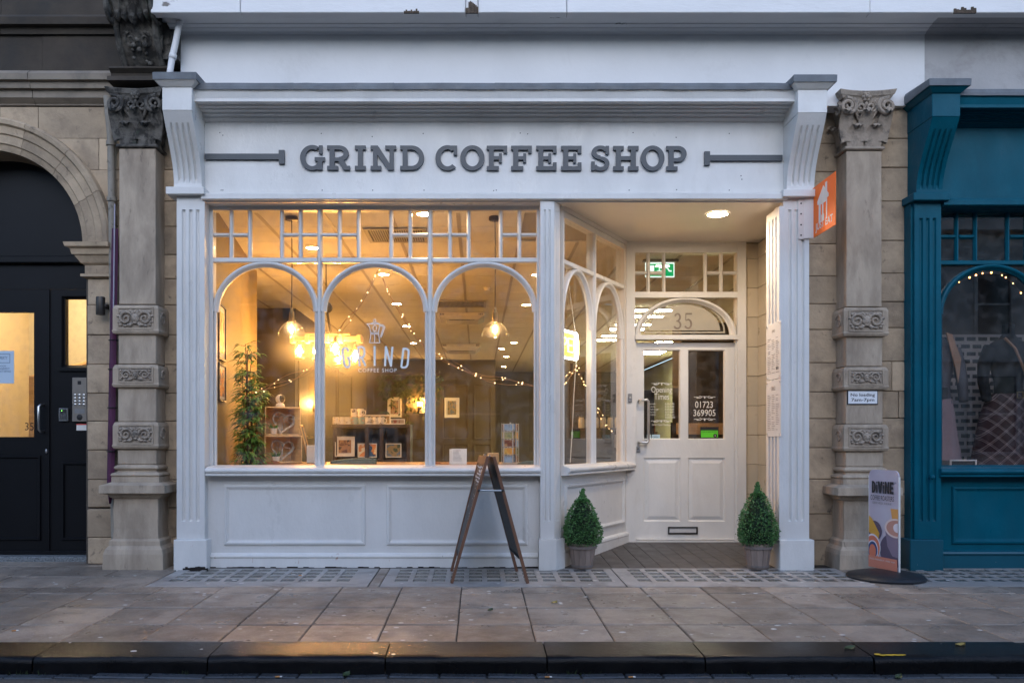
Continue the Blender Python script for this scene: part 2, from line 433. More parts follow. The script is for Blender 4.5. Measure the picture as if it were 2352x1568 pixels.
# kerb
kerb = obj('kerb', MB().box(-9,9,4.42,4.69,-.25,-.135), JOINT, kind='structure')
kj = [-5.1,-4.2,-3.27,-2.344,-1.423,-.489,.363,1.195,2.083,3.0,3.93,4.9]
kz = GZ(4.404)
for a, b in zip(kj, kj[1:]):
    mb = MB(); a += .004; b -= .004
    n = 10; rings = []
    prof = [(4.700,-.20),(4.700,GZ(4.70)+.001),(4.455,GZ(4.455)),(4.420,kz-.004),(4.408,kz-.018),(4.404,kz-.04),(4.404,-.20)]
    for i in range(n+1):
        x = a+(b-a)*i/n; j = random.uniform(-.003,.003); e = .012 if i in (0,n) else 0
        rings.append([(x, y+(j+e*.6 if y < 4.43 else 0), z-(e*.5 if (y < 4.46 and z > -.1) else 0)+(j*.7 if y<4.43 else 0)) for y, z in prof])
    mb.loops(rings); mb.f.append(tuple(range(len(prof)))); mb.f.append(tuple(n*len(prof)+i for i in range(len(prof))))
    cx = (a+b)/2
    mb.v = [(p[0]-cx,p[1]-4.55,p[2]) for p in mb.v]
    me = mesh_of('kerb_stone', mb, KERB, 40)
    piece('kerb_stone', me, kerb, (cx,4.55,random.uniform(-.003,.003)), (0,0,random.uniform(-.003,.003)))
mb = MB()
for i in range(26):
    mb.ball((2.20+random.gauss(0,.045), 4.45+random.gauss(0,.012), kz+.001), .011, 7, 4, 1.6, .9, .14)
solo('paint_dab', mb, YPAINT, 'dab of yellow paint on the edge of the wet black kerb', 'paint mark')
# gutter channel stones
gut = obj('gutter', MB().box(-9,9,4.335,4.41,-.24,ROADZ-.004), JOINT, kind='structure')
x = -4.6
while x < 4.8:
    w = random.uniform(.19,.30)
    me = mesh_of('gutter_stone', MB().cbox(-w/2+.004, w/2-.004, -.034, .036, -.05, 0, .006), GUTTER)
    piece('gutter_stone', me, gut, (x+w/2, 4.370, ROADZ+.006+random.uniform(-.003,.003)), (random.uniform(-.03,.03),random.uniform(-.02,.02),random.uniform(-.03,.03)))
    x += w

# far side of the street: kerb, pavement and a long stone terrace that the windows mirror
obj('far_pavement', MB().box(-60,60,-9.5,-6.7,-.24,-.03), SLAB, kind='structure')
opp = thing('opposite_building', 'long pale stone terrace with rows of sash windows across the road', 'building', (0,-9.5,-.03))
OPST = mat('pale_ashlar', (.62,.56,.49), .85, .12, 1.2, .2, 20, stain=((.22,.19,.16), 1.5, .5, .75, .6))
OPGL = mat('dark_far_window', (.02,.022,.026), .08, 0)
mb = MB().box(-40,40,-15,-9.5,-.1,7.3)
wall_o = obj('wall', mb, OPST, opp)
for z0, z1, d in ((3.3,3.75,.22),(7.0,7.5,.35),(6.1,6.2,.1),(.0,.5,.1)): obj('string_course', MB().box(-40,40,-9.499,-9.5+d,z0,z1), OPST, opp)
for i in range(-12, 13):
    x = i*2.1
    for z0, z1, w in ((.75,2.9,1.3),(4.1,5.8,.95)):
        wo = obj('window', MB().box(x-w/2,x+w/2,-9.52,-9.485,z0,z1), OPGL, opp)
        fr = MB()
        fr.frame(x-w/2-.09, x+w/2+.09, z0-.09, z1+.09, [(0,-9.498),(0,-9.41),(.09,-9.41),(.09,-9.484)])
        fr.box(x-w/2,x+w/2,-9.484,-9.44,(z0+z1)/2-.03,(z0+z1)/2+.03)
        obj('window_surround', fr, OPST, wo)
for i in range(-13, 13):
    x = i*2.1+1.05
    obj('pilaster', MB().cbox(x-.2,x+.2,-9.499,-9.35,-.02,3.29,.02), OPST, opp)

# ------------------------------------------------------------------ stone walls
YS = 7.32
def rp(v): return PZ(v, YS)
def rx(u): return PX(u, YS)
ACX, ACZ, RI, RO = -4.27, 2.79, .822, 1.10

wl = thing('stone_wall', 'buff ashlar wall with a round arch over the black entrance', 'wall', (-3.6, 7.5, 0))
# backing core, right of the doorway and above the arch
core = MB().box(-3.43,-3.301,YS+.03,7.72,-.1,ACZ-.001).box(-3.30,-2.36,YS+.03,7.72,-.1,3.929)
core.box(-6,-2.36,YS+.03,7.72,3.93,6.0).box(-6,-5.241,YS+.03,7.72,-.1,ACZ-.001)
arcp = [(ACX+.97*cos(a), ACZ+.97*sin(a)) for a in [radians(t) for t in range(0,181,10)]]
core.prism([(-6,3.929),(-6,ACZ)]+arcp[::-1]+[(-3.301,3.929)], YS+.03, 7.72, 'y')
obj('mortar_core', core, MORTAR, wl)
def block(x0, x1, z0, z1, parent, y=None, clip=None, mt=None, jit=.004, depth=.05):
    y = (YS if y is None else y) + random.uniform(-jit, jit); g2 = .0022
    x0 += g2; x1 -= g2; z0 += g2; z1 -= g2
    cx, cz = (x0+x1)/2, (z0+z1)/2
    if clip is None:
        mb = MB().cbox(x0-cx, x1-cx, 0, depth, z0-cz, z1-cz, .006)
    else:
        pts = []
        ccx, ccz, R = clip
        for k in range(9):
            z = z0+(z1-z0)*k/8
            dz = z-ccz
            xl = x0 if abs(dz) >= R else max(x0, ccx+sqrt(R*R-dz*dz))
            pts.append((xl, z))
        if all(p[0] >= x1-.01 for p in pts): return None
        if any(abs(p[1]-ccz) < R and p[0] > x0 for p in pts) and x0 < ccx:
            return None
        pts = [(min(p[0], x1-.004), p[1]) for p in pts]
        poly = [(x1,z0),(x1,z1)]+pts[::-1]
        mb = MB().prism([(a-cx,b-cz) for a,b in poly], 0, depth, 'y')
    return piece('stone_block', mesh_of('stone_block', mb, mt or STONE), parent, (cx, y, cz))
RC = .975
# spandrel courses beside the arch
for (va, vb, us) in ((246,318,[0,-60,88,262]),(318,390,[60,227,262]),(390,462,[120,262]),(462,520,[190,262]),(520,563,[225,262])):
    us = sorted(us)
    for ua, ub in zip(us, us[1:]):
        block(rx(ua), rx(ub), rp(vb), rp(va), wl, clip=(ACX, ACZ, RC))
for k in range(3): block(-5.6+.45*k, -5.6+.45*(k+1), rp(318), rp(246), wl) if False else None
# pier right of the door
pv = [640,700,769,837,903,967,1033,1101,1165]
for va, vb in zip(pv, pv[1:]): block(rx(200), rx(263), rp(vb), rp(va), wl, jit=.007)
block(rx(203), rx(265), rp(1233), rp(1168), wl, y=YS-.03, depth=.08); block(rx(204), rx(266), rp(1294), rp(1233), wl, y=YS-.025, depth=.075)
obj('impost', MB().prism([(YS+.2,z_i) for z_i in ()] or [(YS+.28,ACZ-.18),(YS-.02,ACZ-.18),(YS-.055,ACZ-.105),(YS-.085,ACZ-.06),(YS-.125,ACZ-.04),(YS-.125,ACZ-.005),(YS+.28,ACZ-.005)], -5.42, -4.98, 'x'), STONE, wl)
# the same stones mirrored on the far side of the arch
for b_ in [o for o in wl.children if o.name.startswith('stone_block')]:
    c_ = b_.copy(); COL.objects.link(c_); c_.parent = wl
    c_.location.x = 2*ACX - (b_.location.x + wl.location.x) - wl.location.x; c_.scale.x = -1
# strip between pilaster and shop
sv = [246,318,390,462,520,585,640,700,769,837,903,967,1033,1101,1165,1233,1300]
for va, vb in zip(sv, sv[1:]): block(-2.78, -2.40, rp(vb), rp(va), wl, jit=.003)
for va, vb in zip(sv[:6], sv[1:]): block(rx(263), -2.79, rp(vb), rp(va), wl, jit=.003)
for va, vb in zip(sv[6:], sv[7:]): block(rx(267), -2.79, rp(vb), rp(va), wl, jit=.003)
# archivolt of voussoirs
aprof = [(RI, YS+.30), (RI, YS-.005), (RI+.05, YS-.02), (RI+.06, YS-.035), (RI+.13, YS-.04), (RI+.14, YS-.055), (RI+.20, YS-.06), (RI+.215, YS-.085), (RI+.25, YS-.09), (RO-.01, YS-.07), (RO, YS+.03)]
cuts = [0,24,47,70,93,116,138,159,180]
for a0, a1 in zip(cuts, cuts[1:]):
    rings = []; n = 7
    for i in range(n+1):
        a = radians(a0+.12+(a1-a0-.24)*i/n)
        rings.append([(ACX+r*cos(a), y, ACZ+r*sin(a)) for r, y in aprof])
    mb = MB().loops(rings); k = len(aprof); mb.f.append(tuple(range(k))); mb.f.append(tuple(n*k+i for i in range(k)))
    obj('voussoir', mb, STONE, wl, 35)
# impost mouldings (returned towards the opening)
def impost(prof, x0, x1):
    mb = MB()
    rings = [[(x0-d, y, z) for d, y, z in prof], [(x1, y, z) for d, y, z in prof]]
    mb.loops(rings, closed=True); k = len(prof); mb.f.append(tuple(range(k))); mb.f.append(tuple(k+i for i in range(k)))
    obj('impost', mb, STONE, wl)
z1 = ACZ
impost([(0,7.6,z1-.005),(.125,7.6,z1-.005),(.125,YS-.125,z1-.005),(.115,YS-.115,z1-.04),(.085,YS-.085,z1-.055),(.075,YS-.07,z1-.10),(.06,YS-.055,z1-.105),(.02,YS-.02,z1-.165),(0,YS,z1-.18),(0,7.6,z1-.18)], rx(193), rx(262))
impost([(0,7.6,z1-.262),(.03,YS-.03,z1-.262),(.03,YS-.03,z1-.285),(0,YS-.004,z1-.295),(0,7.6,z1-.295)], rx(196), rx(262))
block(rx(194), rx(262), z1-.262, z1-.18, wl)
# string course, frieze and top mouldings above the arch
def course(name, parent, prof, x0, x1, mt, nseg=1, jit=0.0):
    for i in range(nseg):
        a = x0+(x1-x0)*i/nseg+.002; b = x0+(x1-x0)*(i+1)/nseg-.002; j = random.uniform(-jit,jit)
        mb = MB().prism([(y+j,z) for y,z in prof], a, b, 'x')
        obj(name, mb, mt, parent)
zz = lambda v, y: PZ(v, y)
course('string_course', wl, [(YS+.02,zz(243,YS)),(YS-.005,zz(243,YS)),(YS-.01,zz(236,7.28)),(YS-.06,zz(222,7.24)),(YS-.065,zz(205,7.24)),(YS-.10,zz(200,7.2)),(YS-.105,zz(186,7.2)),(YS-.14,zz(180,7.16)),(YS-.145,zz(166,7.16)),(YS-.10,zz(160,7.2)),(YS+.02,zz(159,7.2))], -5.6, -2.98, mat('pale_band_stone',(.25,.21,.165),.85,.15,2,.4,36, stain=((.11,.095,.08),3,.5,.72,.8)), 3, .004)
course('frieze_block', wl, [(YS+.02,zz(159,7.2)+.002),(YS,zz(159,7.2)+.002),(YS,zz(78,YS)),(YS+.02,zz(78,YS))], -5.6, -2.9, STONE_S, 3, .003)
course('top_moulding', wl, [(YS+.02,zz(78,YS)+.002),(YS-.03,zz(77,7.28)),(YS-.04,zz(62,7.28)),(YS-.09,zz(55,7.23)),(YS-.10,zz(38,7.22)),(YS-.02,zz(34,7.3)),(YS-.02,zz(-40,7.3)),(YS+.02,zz(-40,7.3))], -5.6, -2.7, STONE_S, 2, .003)

wr = thing('stone_wall', 'buff ashlar wall strips either side of the pilaster with the parking plate', 'wall', (3.3, 7.5, 0))
obj('mortar_core', MB().box(2.80,3.80,YS+.03,7.70,-.1,4.0), MORTAR, wr)
sv2 = [232,330,395,471,560,634,698,757,833,900,961,1028,1100,1180,1240,1302]
for i, (va, vb) in enumerate(zip(sv2, sv2[1:])):
    block(2.82, 3.135, rp(vb), rp(va), wr, jit=.004)
    if i in (8, 9):
        xm = 3.55+.06*(i-8)
        block(3.14, xm, rp(vb), rp(va), wr, y=7.2, depth=.15); block(xm, 3.70, rp(vb), rp(va), wr, y=7.2, depth=.15)
    else: block(3.14, 3.70, rp(vb), rp(va), wr, y=7.2, jit=.004, depth=.15)

# upper storeys of the terrace, out of the picture above
up = thing('upper_storey', 'plain stone upper storey above the white cornice', 'building', (0,7.6,4.75))
obj('wall', MB().box(-25,25,7.3,8.2,4.95,9.5), STONE_G, up)
obj('wall', MB().box(-25,-6.0,7.36,8.2,-.2,4.94), STONE_G, up)
obj('wall', MB().box(6.3,25,7.36,8.2,-.2,4.94), STONE_G, up)

# ------------------------------------------------------------------ stone pilasters
def spiral(cx, cz, y, r0, turns, dirn, start, wire, n=22, depth=.0, rmin=.15):
    pts = []; rr = []
    for i in range(n+1):
        t = i/n; r = r0*(1-(1-rmin)*t); a = start + dirn*turns*2*pi*t
        pts.append((cx+r*cos(a), y-depth*t, cz+r*sin(a))); rr.append(wire*(1-.45*t))
    return pts, rr
def scroll_panel(parent, x0, x1, z0, z1, y):
    """leafy double scroll with a mask between, in relief on a sunk panel"""
    w, h = x1-x0, z1-z0; cx, cz = (x0+x1)/2, (z0+z1)/2
    mb = MB()
    for s in (-1, 1):
        p, r = spiral(cx+s*w*.30, cz, y-.008, h*.40, 1.5, -s, pi/2-s*pi/2+pi, h*.085, 20)
        mb.tube(p, r, 6)
        for k in range(7):
            a = k*.9+.3; mb.ball((cx+s*w*.30+s*h*.42*cos(a), y-.006, cz+h*.40*sin(a)), h*.09, 6, 4, 1.3, .8, .8)
        mb.tube([(cx+s*w*.08,y-.006,cz-h*.28),(cx+s*w*.16,y-.01,cz-h*.38),(cx+s*w*.25,y-.006,cz-h*.36)], [h*.06,h*.09,h*.05], 6)
        mb.tube([(cx+s*w*.06,y-.006,cz+h*.25),(cx+s*w*.15,y-.01,cz+h*.40),(cx+s*w*.24,y-.006,cz+h*.37)], [h*.06,h*.09,h*.05], 6)
        mb.ball((cx+s*w*.46, y-.004, cz+h*.34), h*.10, 6, 4, 1, .8, 1); mb.ball((cx+s*w*.46, y-.004, cz-h*.34), h*.10, 6, 4, 1, .8, 1)
        mb.ball((cx+s*h*.12, y-.016, cz+h*.08), h*.07, 6, 4)
    mb.ball((cx, y-.004, cz), h*.27, 8, 6, .9, .6, 1.1); mb.ball((cx, y-.02, cz-.01), h*.08, 6, 4, .8, 1, 1.6)
    mb.ball((cx, y-.012, cz-h*.25), h*.12, 6, 4, 1.2, .8, .7)
    for k in range(5): mb.ball((cx+(k-2)*h*.12, y-.008, cz+h*.34-abs(k-2)*h*.05), h*.09, 6, 4, .8, .8, 1.3)
    obj('carved_scroll', mb, STONE_C, parent, 50)
def capital(parent, x0, x1, zb, zt, yf, mt):
    xc, hw, h = (x0+x1)/2, (x1-x0)/2, zt-zb
    cp = obj('capital', MB().loops([[(xc+sx*(hw-.012+fl), yy, zb+h*t) for sx, yy in ((-1,yf+.012-fl),(1,yf+.012-fl),(1,YS+.02),(-1,YS+.02))] for t, fl in ((0,0),(.3,.004),(.6,.02),(.86,.055))]), mt, parent)
    mb = MB()
    # concave abacus
    def aba(o, z): 
        fr = [(xc+(hw+.075+o)*(2*k/8-1), yf-.075-o+.045*(1-(2*k/8-1)**2)) for k in range(9)]
        return [(x,y,z) for x,y in fr]+[(xc+hw+.075+o,YS+.02,z),(xc-hw-.075-o,YS+.02,z)]
    rings = [aba(-.02, zb+h*.86), aba(-.01, zb+h*.90), aba(.0, zb+h*.92), aba(.012, zb+h*.99), aba(.012, zb+h)]
    mb.loops(rings); k = len(rings[0]); mb.f.append(tuple(range(k))); mb.f.append(tuple(4*k+i for i in range(k)))
    obj('abacus', mb, mt, cp)
    # necking
    obj('astragal', MB().cbox(x0-.022,x1+.022,yf-.022,YS+.02,zb-.028,zb-.001,.008), mt, cp)
    def leaf(x, y, z, hh, w, out, dx=0, nx=0, ny=-1):
        pr = [(0,.0,.9),(.25,.004,1.0),(.5,.012,1.05),(.7,.03,1.0),(.85,.055,.9),(.95,.075,.7),(.93,.10,.45),(.84,.112,.2)]
        rings = []
        tx, ty = -ny, nx
        for t, o, ww in pr:
            r = []
            for s in (-1,-.66,-.33,0,.33,.66,1):
                oo = o*out/.075 + (.008 if s == 0 else .004*(1-abs(s))) + (.005 if abs(s) == .33 else 0)
                zz2 = z+hh*t - abs(s)*hh*.05
                r.append((x+dx*t+tx*s*w*ww/2+nx*oo, y+ty*s*w*ww/2+ny*oo, zz2))
            rings.append(r)
        mb = MB().loops(rings, closed=False)
        # give it a back so it is a solid leaf
        mb2 = MB().loops([[(px-nx*.02*1, py-ny*.02, pz-.006) for px,py,pz in r] for r in rings], closed=False)
        mb.add(mb2.v, mb2.f)
        obj('acanthus_leaf', mb, mt, cp, 50)
    for s in (-.52, .52): leaf(xc+s*hw, yf, zb+.004, h*.40, hw*.95, .05)
    for s in (-1, 0, 1): leaf(xc+s*hw*.95, yf-.004, zb+h*.10, h*.58, hw*.75, .075, dx=s*.03)
    for sx in (-1, 1):
        for yy in (yf+.07, yf+.16): leaf(xc+sx*hw, yy, zb+.004+ (h*.1 if yy > yf+.1 else 0), h*.42, .11, .06, nx=sx, ny=0)
    for sx, a0 in ((-1, pi*.25), (1, pi*.75)):
        p, r = spiral(xc+sx*(hw+.012), zb+h*.70, yf-.062, h*.155, 1.75, sx, pi*.5+sx*.6, .020, 26, .01)
        mb = MB().tube(p, r, 7)
        mb.tube([(xc+sx*hw*.35,yf-.012,zb+h*.48),(xc+sx*hw*.62,yf-.035,zb+h*.66),(xc+sx*(hw-.01),yf-.058,zb+h*.84),(xc+sx*(hw+.03),yf-.066,zb+h*.85)], [.012,.018,.02,.02], 7)
        obj('volute', mb, mt, cp, 50)
        p, r = spiral(xc+sx*hw*.30, zb+h*.70, yf-.035, h*.115, 1.5, -sx, pi/2-sx*.3, .015, 22, .006)
        obj('volute', MB().tube(p, r, 6), mt, cp, 50)
        p, r = spiral(0, 0, 0, h*.14, 1.5, 1, .5, .018, 20, .0)
        obj('volute', MB().tube([(xc+sx*(hw+.055), yf+.03+q[0], zb+h*.70+q[2]) for q in p], r, 6), mt, cp, 50)
    mb = MB(); zc = zb+h*.88
    for k in range(6): mb.ball((xc+.026*cos(k*pi/3), yf-.045, zc+.026*sin(k*pi/3)), .017, 7, 5)
    mb.ball((xc, yf-.052, zc), .022, 8, 5); mb.ball((xc, yf-.04, zc-.06), .02, 7, 5, .8, .8, 1.3)
    obj('rosette', mb, mt, cp, 50)
def stone_pilaster(x0, x1, label, dz, soot):
    xc = (x0+x1)/2; hw = (x1-x0)/2; yf = 7.12
    t = thing('stone_pilaster', label, 'pilaster', (xc, 7.2, 0), 'carved stone pilasters of the terrace')
    Z = lambda v, y=yf: PZ(v, y)+dz
    capital(t, x0, x1, Z(332), Z(200, 7.05), yf, STONE_SC if soot else STONE_C)
    sh = MB()
    def seg(va, vb, o=0.0, c=.005): obj('shaft', MB().cbox(x0-o, x1+o, yf-o, YS+.02, Z(vb)+.001, Z(va)-.001, c), STONE_G, t)
    seg(341, 699); seg(768, 836, .004); seg(891, 968, .006); seg(1032, 1066, .008)
    for va, vb in ((699,768),(836,891),(968,1032)):
        o = .038; zt, zb = Z(va, yf-o), Z(vb, yf-o)
        prof = [(0,zt),(o*.7,zt-.006),(o,zt-.035),(o,zb+.045),(o*1.15,zb+.03),(o*.9,zb+.01),(.0,zb)]
        rings = [[(x0-d,yf-d,z),(x1+d,yf-d,z),(x1+d,YS+.02,z),(x0-d,YS+.02,z)] for d,z in prof]
        mb = MB().loops(rings); mb.f.append((0,1,2,3)); mb.f.append(tuple(24+i for i in range(4)))
        band = obj('carved_band', mb, STONE_G, t)
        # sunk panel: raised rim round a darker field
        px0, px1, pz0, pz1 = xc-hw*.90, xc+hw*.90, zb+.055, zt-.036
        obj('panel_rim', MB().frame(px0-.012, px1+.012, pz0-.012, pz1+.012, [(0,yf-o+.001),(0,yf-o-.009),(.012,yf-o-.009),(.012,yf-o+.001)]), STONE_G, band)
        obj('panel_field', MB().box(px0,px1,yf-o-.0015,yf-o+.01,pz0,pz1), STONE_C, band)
        scroll_panel(band, px0+.006, px1-.006, pz0+.004, pz1-.004, yf-o-.003)
        sx = 1 if xc < 0 else -1; xs = (x1+o if xc < 0 else x0-o)
        p, r = spiral(0, 0, 0, (pz1-pz0)*.4, 1.5, 1, .4, .008, 18)
        obj('carved_scroll', MB().tube([(xs+sx*.003, yf+.055+q[0], (pz0+pz1)/2+q[2]) for q in p], r, 5), STONE_C, band, 50)
    # base mouldings, ledge, dado, plinth
    def ring_part(name, prof, mt=STONE_G, sm=False):
        rings = [[(x0-d,yf-d,z),(x1+d,yf-d,z),(x1+d,YS+.02,z),(x0-d,YS+.02,z)] for d,z in prof]
        mb = MB().loops(rings); n = len(prof)-1; mb.f.append((0,1,2,3)); mb.f.append(tuple(4*n+i for i in range(4)))
        return obj(name, mb, mt, t, sm)
    a = Z(1066)
    ring_part('base_moulding', [(.0,a),(.02,a-.012),(.032,a-.024),(.03,a-.036),(.008,a-.05),(.01,a-.062),(.045,a-.074),(.052,a-.09),(.04,a-.104),(.046,a-.106),(.046,a-.148)])
    b = a-.149
    ring_part('ledge', [(.05,b),(.105,b-.02),(.118,b-.024),(.12,b-.088),(.105,b-.094),(.07,b-.10),(.055,b-.125),(.03,b-.14)])
    c = b-.141
    rb = .135+dz*.3
    ring_part('dado', [(.03,c),(.034,c-.1),(.03,c-.25),(.036,rb+.12)], STONE_G)
    ring_part('plinth', [(.036,rb+.119),(.06,rb+.10),(.062,rb+.06),(.085,rb+.03),(.095,rb-.01),(.10,-.04)], STONE_G)
    return t
pil_l = stone_pilaster(-3.045, -2.735, 'stone pilaster with soot-black leafy capital beside the black entrance', .0, True)
pil_r = stone_pilaster(3.125, 3.425, 'stone pilaster with grey leafy capital and a parking plate on it', -.02, False)

# ornate corbel over the left pilaster
cb = thing('carved_corbel', 'big soot-blackened scrolled stone corbel above the leafy capital', 'corbel', (-2.9, 7.3, 3.9))
x0, x1 = -3.02, -2.66
prof = []
for i in range(17):
    t = i/16; z = PZ(152,7.1) + t*(PZ(-70,6.7)-PZ(152,7.1))
    y = 7.16 - .10*t - .42*(t**1.5) - .05*sin(t*pi*2.0)
    prof.append((y, z))
obj('scroll_body', MB().prism(prof+[(YS,prof[-1][1]),(YS,prof[0][1])], x0, x1, 'x'), STONE_SC, cb)
for s, xx in ((-1,x0),(1,x1)):
    for yc, zc, rr in ((6.93, prof[11][1]-.02, .13), (7.10, prof[3][1]+.06, .075)):
        p, r = spiral(0,0,0, rr, 1.9, 1, 2.2, rr*.16, 30)
        obj('scroll', MB().tube([(xx+s*.004, yc+q[0], zc+q[2]) for q in p], r, 6), STONE_SC, cb, 50)
    obj('edge_roll', MB().tube([(xx-s*.02, y-.012, z) for y,z in prof], .024, 7), STONE_SC, cb, 50)
xmid = (x0+x1)/2
def frond(i0, i1, dx, w, lift):
    # drooping leaf lying on the scroll, from profile point i1 down to i0
    rings = []
    n = 9
    for k in range(n):
        t = k/(n-1); q = i1+(i0-i1)*t; a = int(q); f = q-a
        y = prof[a][0]*(1-f)+prof[min(a+1,16)][0]*f; z = prof[a][1]*(1-f)+prof[min(a+1,16)][1]*f
        ww = w*(.35+.65*sin(pi*min(1,.25+.75*t)))*(1 if k < n-1 else .25); out = lift*(.3+t*t)+(.03 if k == n-2 else .0)
        r = []
        for sx in (-1,-.6,-.2,.2,.6,1):
            rip = .012*(1 if abs(sx) == .6 else -.4)
            r.append((xmid+dx*(1+.25*t)+sx*ww, y-.012-out*(1-.45*abs(sx))-rip, z-.02*abs(sx)))
        rings.append(r+[(p[0],p[1]+.03,p[2]+.01) for p in r[::-1]])
    mb = MB().loops(rings); m = len(rings[0]); mb.f.append(tuple(range(m))); mb.f.append(tuple((n-1)*m+j for j in range(m)))
    obj('carved_leaf', mb, STONE_SC, cb, 50)
for dx, w, i1 in ((-.10,.045,15),(.10,.045,15),(0,.06,15),(-.055,.04,13),(.055,.04,13)): frond(7.5 if dx == 0 else 8.2, i1, dx, w, .055)
for s in (-1,1):
    p, r = spiral(xmid+s*.062, prof[4][1]+.03, 0, .052, 1.6, -s, pi/2, .013, 22)
    obj('scroll', MB().tube([(q[0], 7.165-.10*((q[2]-prof[0][1])/(prof[16][1]-prof[0][1]))-.42*(max(0,(q[2]-prof[0][1])/(prof[16][1]-prof[0][1]))**1.5)-.05, q[2]) for q in p], r, 6), STONE_SC, cb, 50)
mb = MB()
for k in range(9): mb.ball((xmid+random.uniform(-.09,.09), prof[1+k//2][0]-.02, prof[1+k//2][1]+random.uniform(-.02,.02)), random.uniform(.014,.024), 7, 5)
obj('carved_fruit', mb, STONE_SC, cb, 50, kind='stuff')
zt = prof[0][1]
obj('corbel_foot', MB().prism([(YS,zt-.002),(7.10,zt-.002),(7.09,zt-.02),(7.13,zt-.05),(7.14,zt-.09),(7.06,zt-.10),(7.05,zt-.14),(YS,zt-.15)], -3.12, -2.60, 'x'), STONE_S, cb)
obj('corbel_back', MB().box(-2.659,-2.53,7.08,YS,zt+.05,4.6), STONE_SC, cb)
# ------------------------------------------------------------------ lettering
def R_(a,b,c,d): return [(a,b),(c,b),(c,d),(a,d)]
def ARC(cx, cy, rx_, ry_, a0, a1, t, n=26, tv=None):
    tv = tv or t
    o = [(cx+rx_*cos(radians(a0+(a1-a0)*i/n)), cy+ry_*sin(radians(a0+(a1-a0)*i/n))) for i in range(n+1)]
    q = [(cx+(rx_-t)*cos(radians(a0+(a1-a0)*i/n)), cy+(ry_-tv)*sin(radians(a0+(a1-a0)*i/n))) for i in range(n+1)]
    return o+q[::-1]
def LN(a, b, w):
    d = Vector((b[0]-a[0], b[1]-a[1])).normalized(); n = Vector((-d.y, d.x))*w/2
    return [(a[0]+n.x,a[1]+n.y),(b[0]+n.x,b[1]+n.y),(b[0]-n.x,b[1]-n.y),(a[0]-n.x,a[1]-n.y)]
def PL(pts, w, closed=False):
    out = []; pts = list(pts)+([pts[0]] if closed else [])
    for a, b in zip(pts, pts[1:]): out.append(LN(a, b, w))
    for p in pts[1:-1] + ([pts[0]] if closed else []):
        out.append([(p[0]+w/2*cos(k*pi/4), p[1]+w/2*sin(k*pi/4)) for k in range(8)])
    return out
def ring_polys(cx, cy, rx_, ry_, t, tv=None, n=2):
    return [ARC(cx,cy,rx_,ry_,360*k/n,360*(k+1)/n,t,24,tv) for k in range(n)]
T, S = .205, .165
def slab_letter(ch, w):
    if ch == 'I': return [R_(w/2-T/2,0,w/2+T/2,1), R_(0,0,w,S), R_(0,1-S,w,1)]
    if ch == 'H': return [R_(.11,0,.11+T,1), R_(w-.11-T,0,w-.11,1), R_(.11,.42,w-.11,.58), R_(0,0,.43,S), R_(0,1-S,.43,1), R_(w-.43,0,w,S), R_(w-.43,1-S,w,1)]
    if ch == 'N': return [R_(.10,0,.10+T*.86,1), R_(w-.10-T*.86,0,w-.10,1), [(.02,1),(.30,1),(w-.10,0),(w-.10-T*1.15,0)], R_(0,0,.44,S), R_(0,1-S,.3,1), R_(w-.45,1-S,w,1)]
    if ch in 'EF':
        p = [R_(.09,0,.09+T,1), R_(0,1-S,w,1), R_(w-.15,.70,w,1), R_(.09,.43,.62,.57), R_(.50,.31,.62,.69)]
        p += [R_(0,0,w,S), R_(w-.15,0,w,.32)] if ch == 'E' else [R_(0,0,.50,S)]
        return p
    if ch == 'D': return [R_(.10,0,.10+T,1), R_(0,0,.5,S), R_(0,1-S,.5,1), ARC(.47,.5,w-.47,.5,-90,90,T,30,S)]
    if ch in 'PR':
        p = [R_(.10,0,.10+T,1), R_(0,1-S,.5,1), R_(.1,.36,.5,.36+S*.9), ARC(.48,.68,w-.48-(.06 if ch=='R' else 0),.32,-90,90,T,26,S)]
        if ch == 'P': p += [R_(0,0,.46,S)]
        else: p += [R_(0,0,.45,S), [(.42,.44),(.66,.46),(.86,.10),(.68,.0),(.64,.04)], R_(.68,0,w,S)]
        return p
    if ch == 'O': return ring_polys(w/2,.5,w/2,.515,T*1.05,S)
    if ch == 'C': return [ARC(.5,.5,.5,.515,52,312,T*1.05,34,S), R_(w-.15,.62,w,1), [(.60,.86),(w-.10,.80),(w-.02,.90),(w-.15,1.0),(.6,1.0)]]
    if ch == 'G': return [ARC(.5,.5,.5,.515,58,330,T*1.05,34,S), R_(w-.25,.66,w-.10,1), R_(w-.30,0,w-.10,.40), R_(w-.42,.36,w,.52)]
    if ch == 'S': return [ARC(.37,.735,.36,.28,20,270,.19,26,.155), ARC(.37,.275,.37,.29,-160,90,.19,26,.155), R_(w-.15,.66,w-.01,1), R_(0,0,.14,.36)]
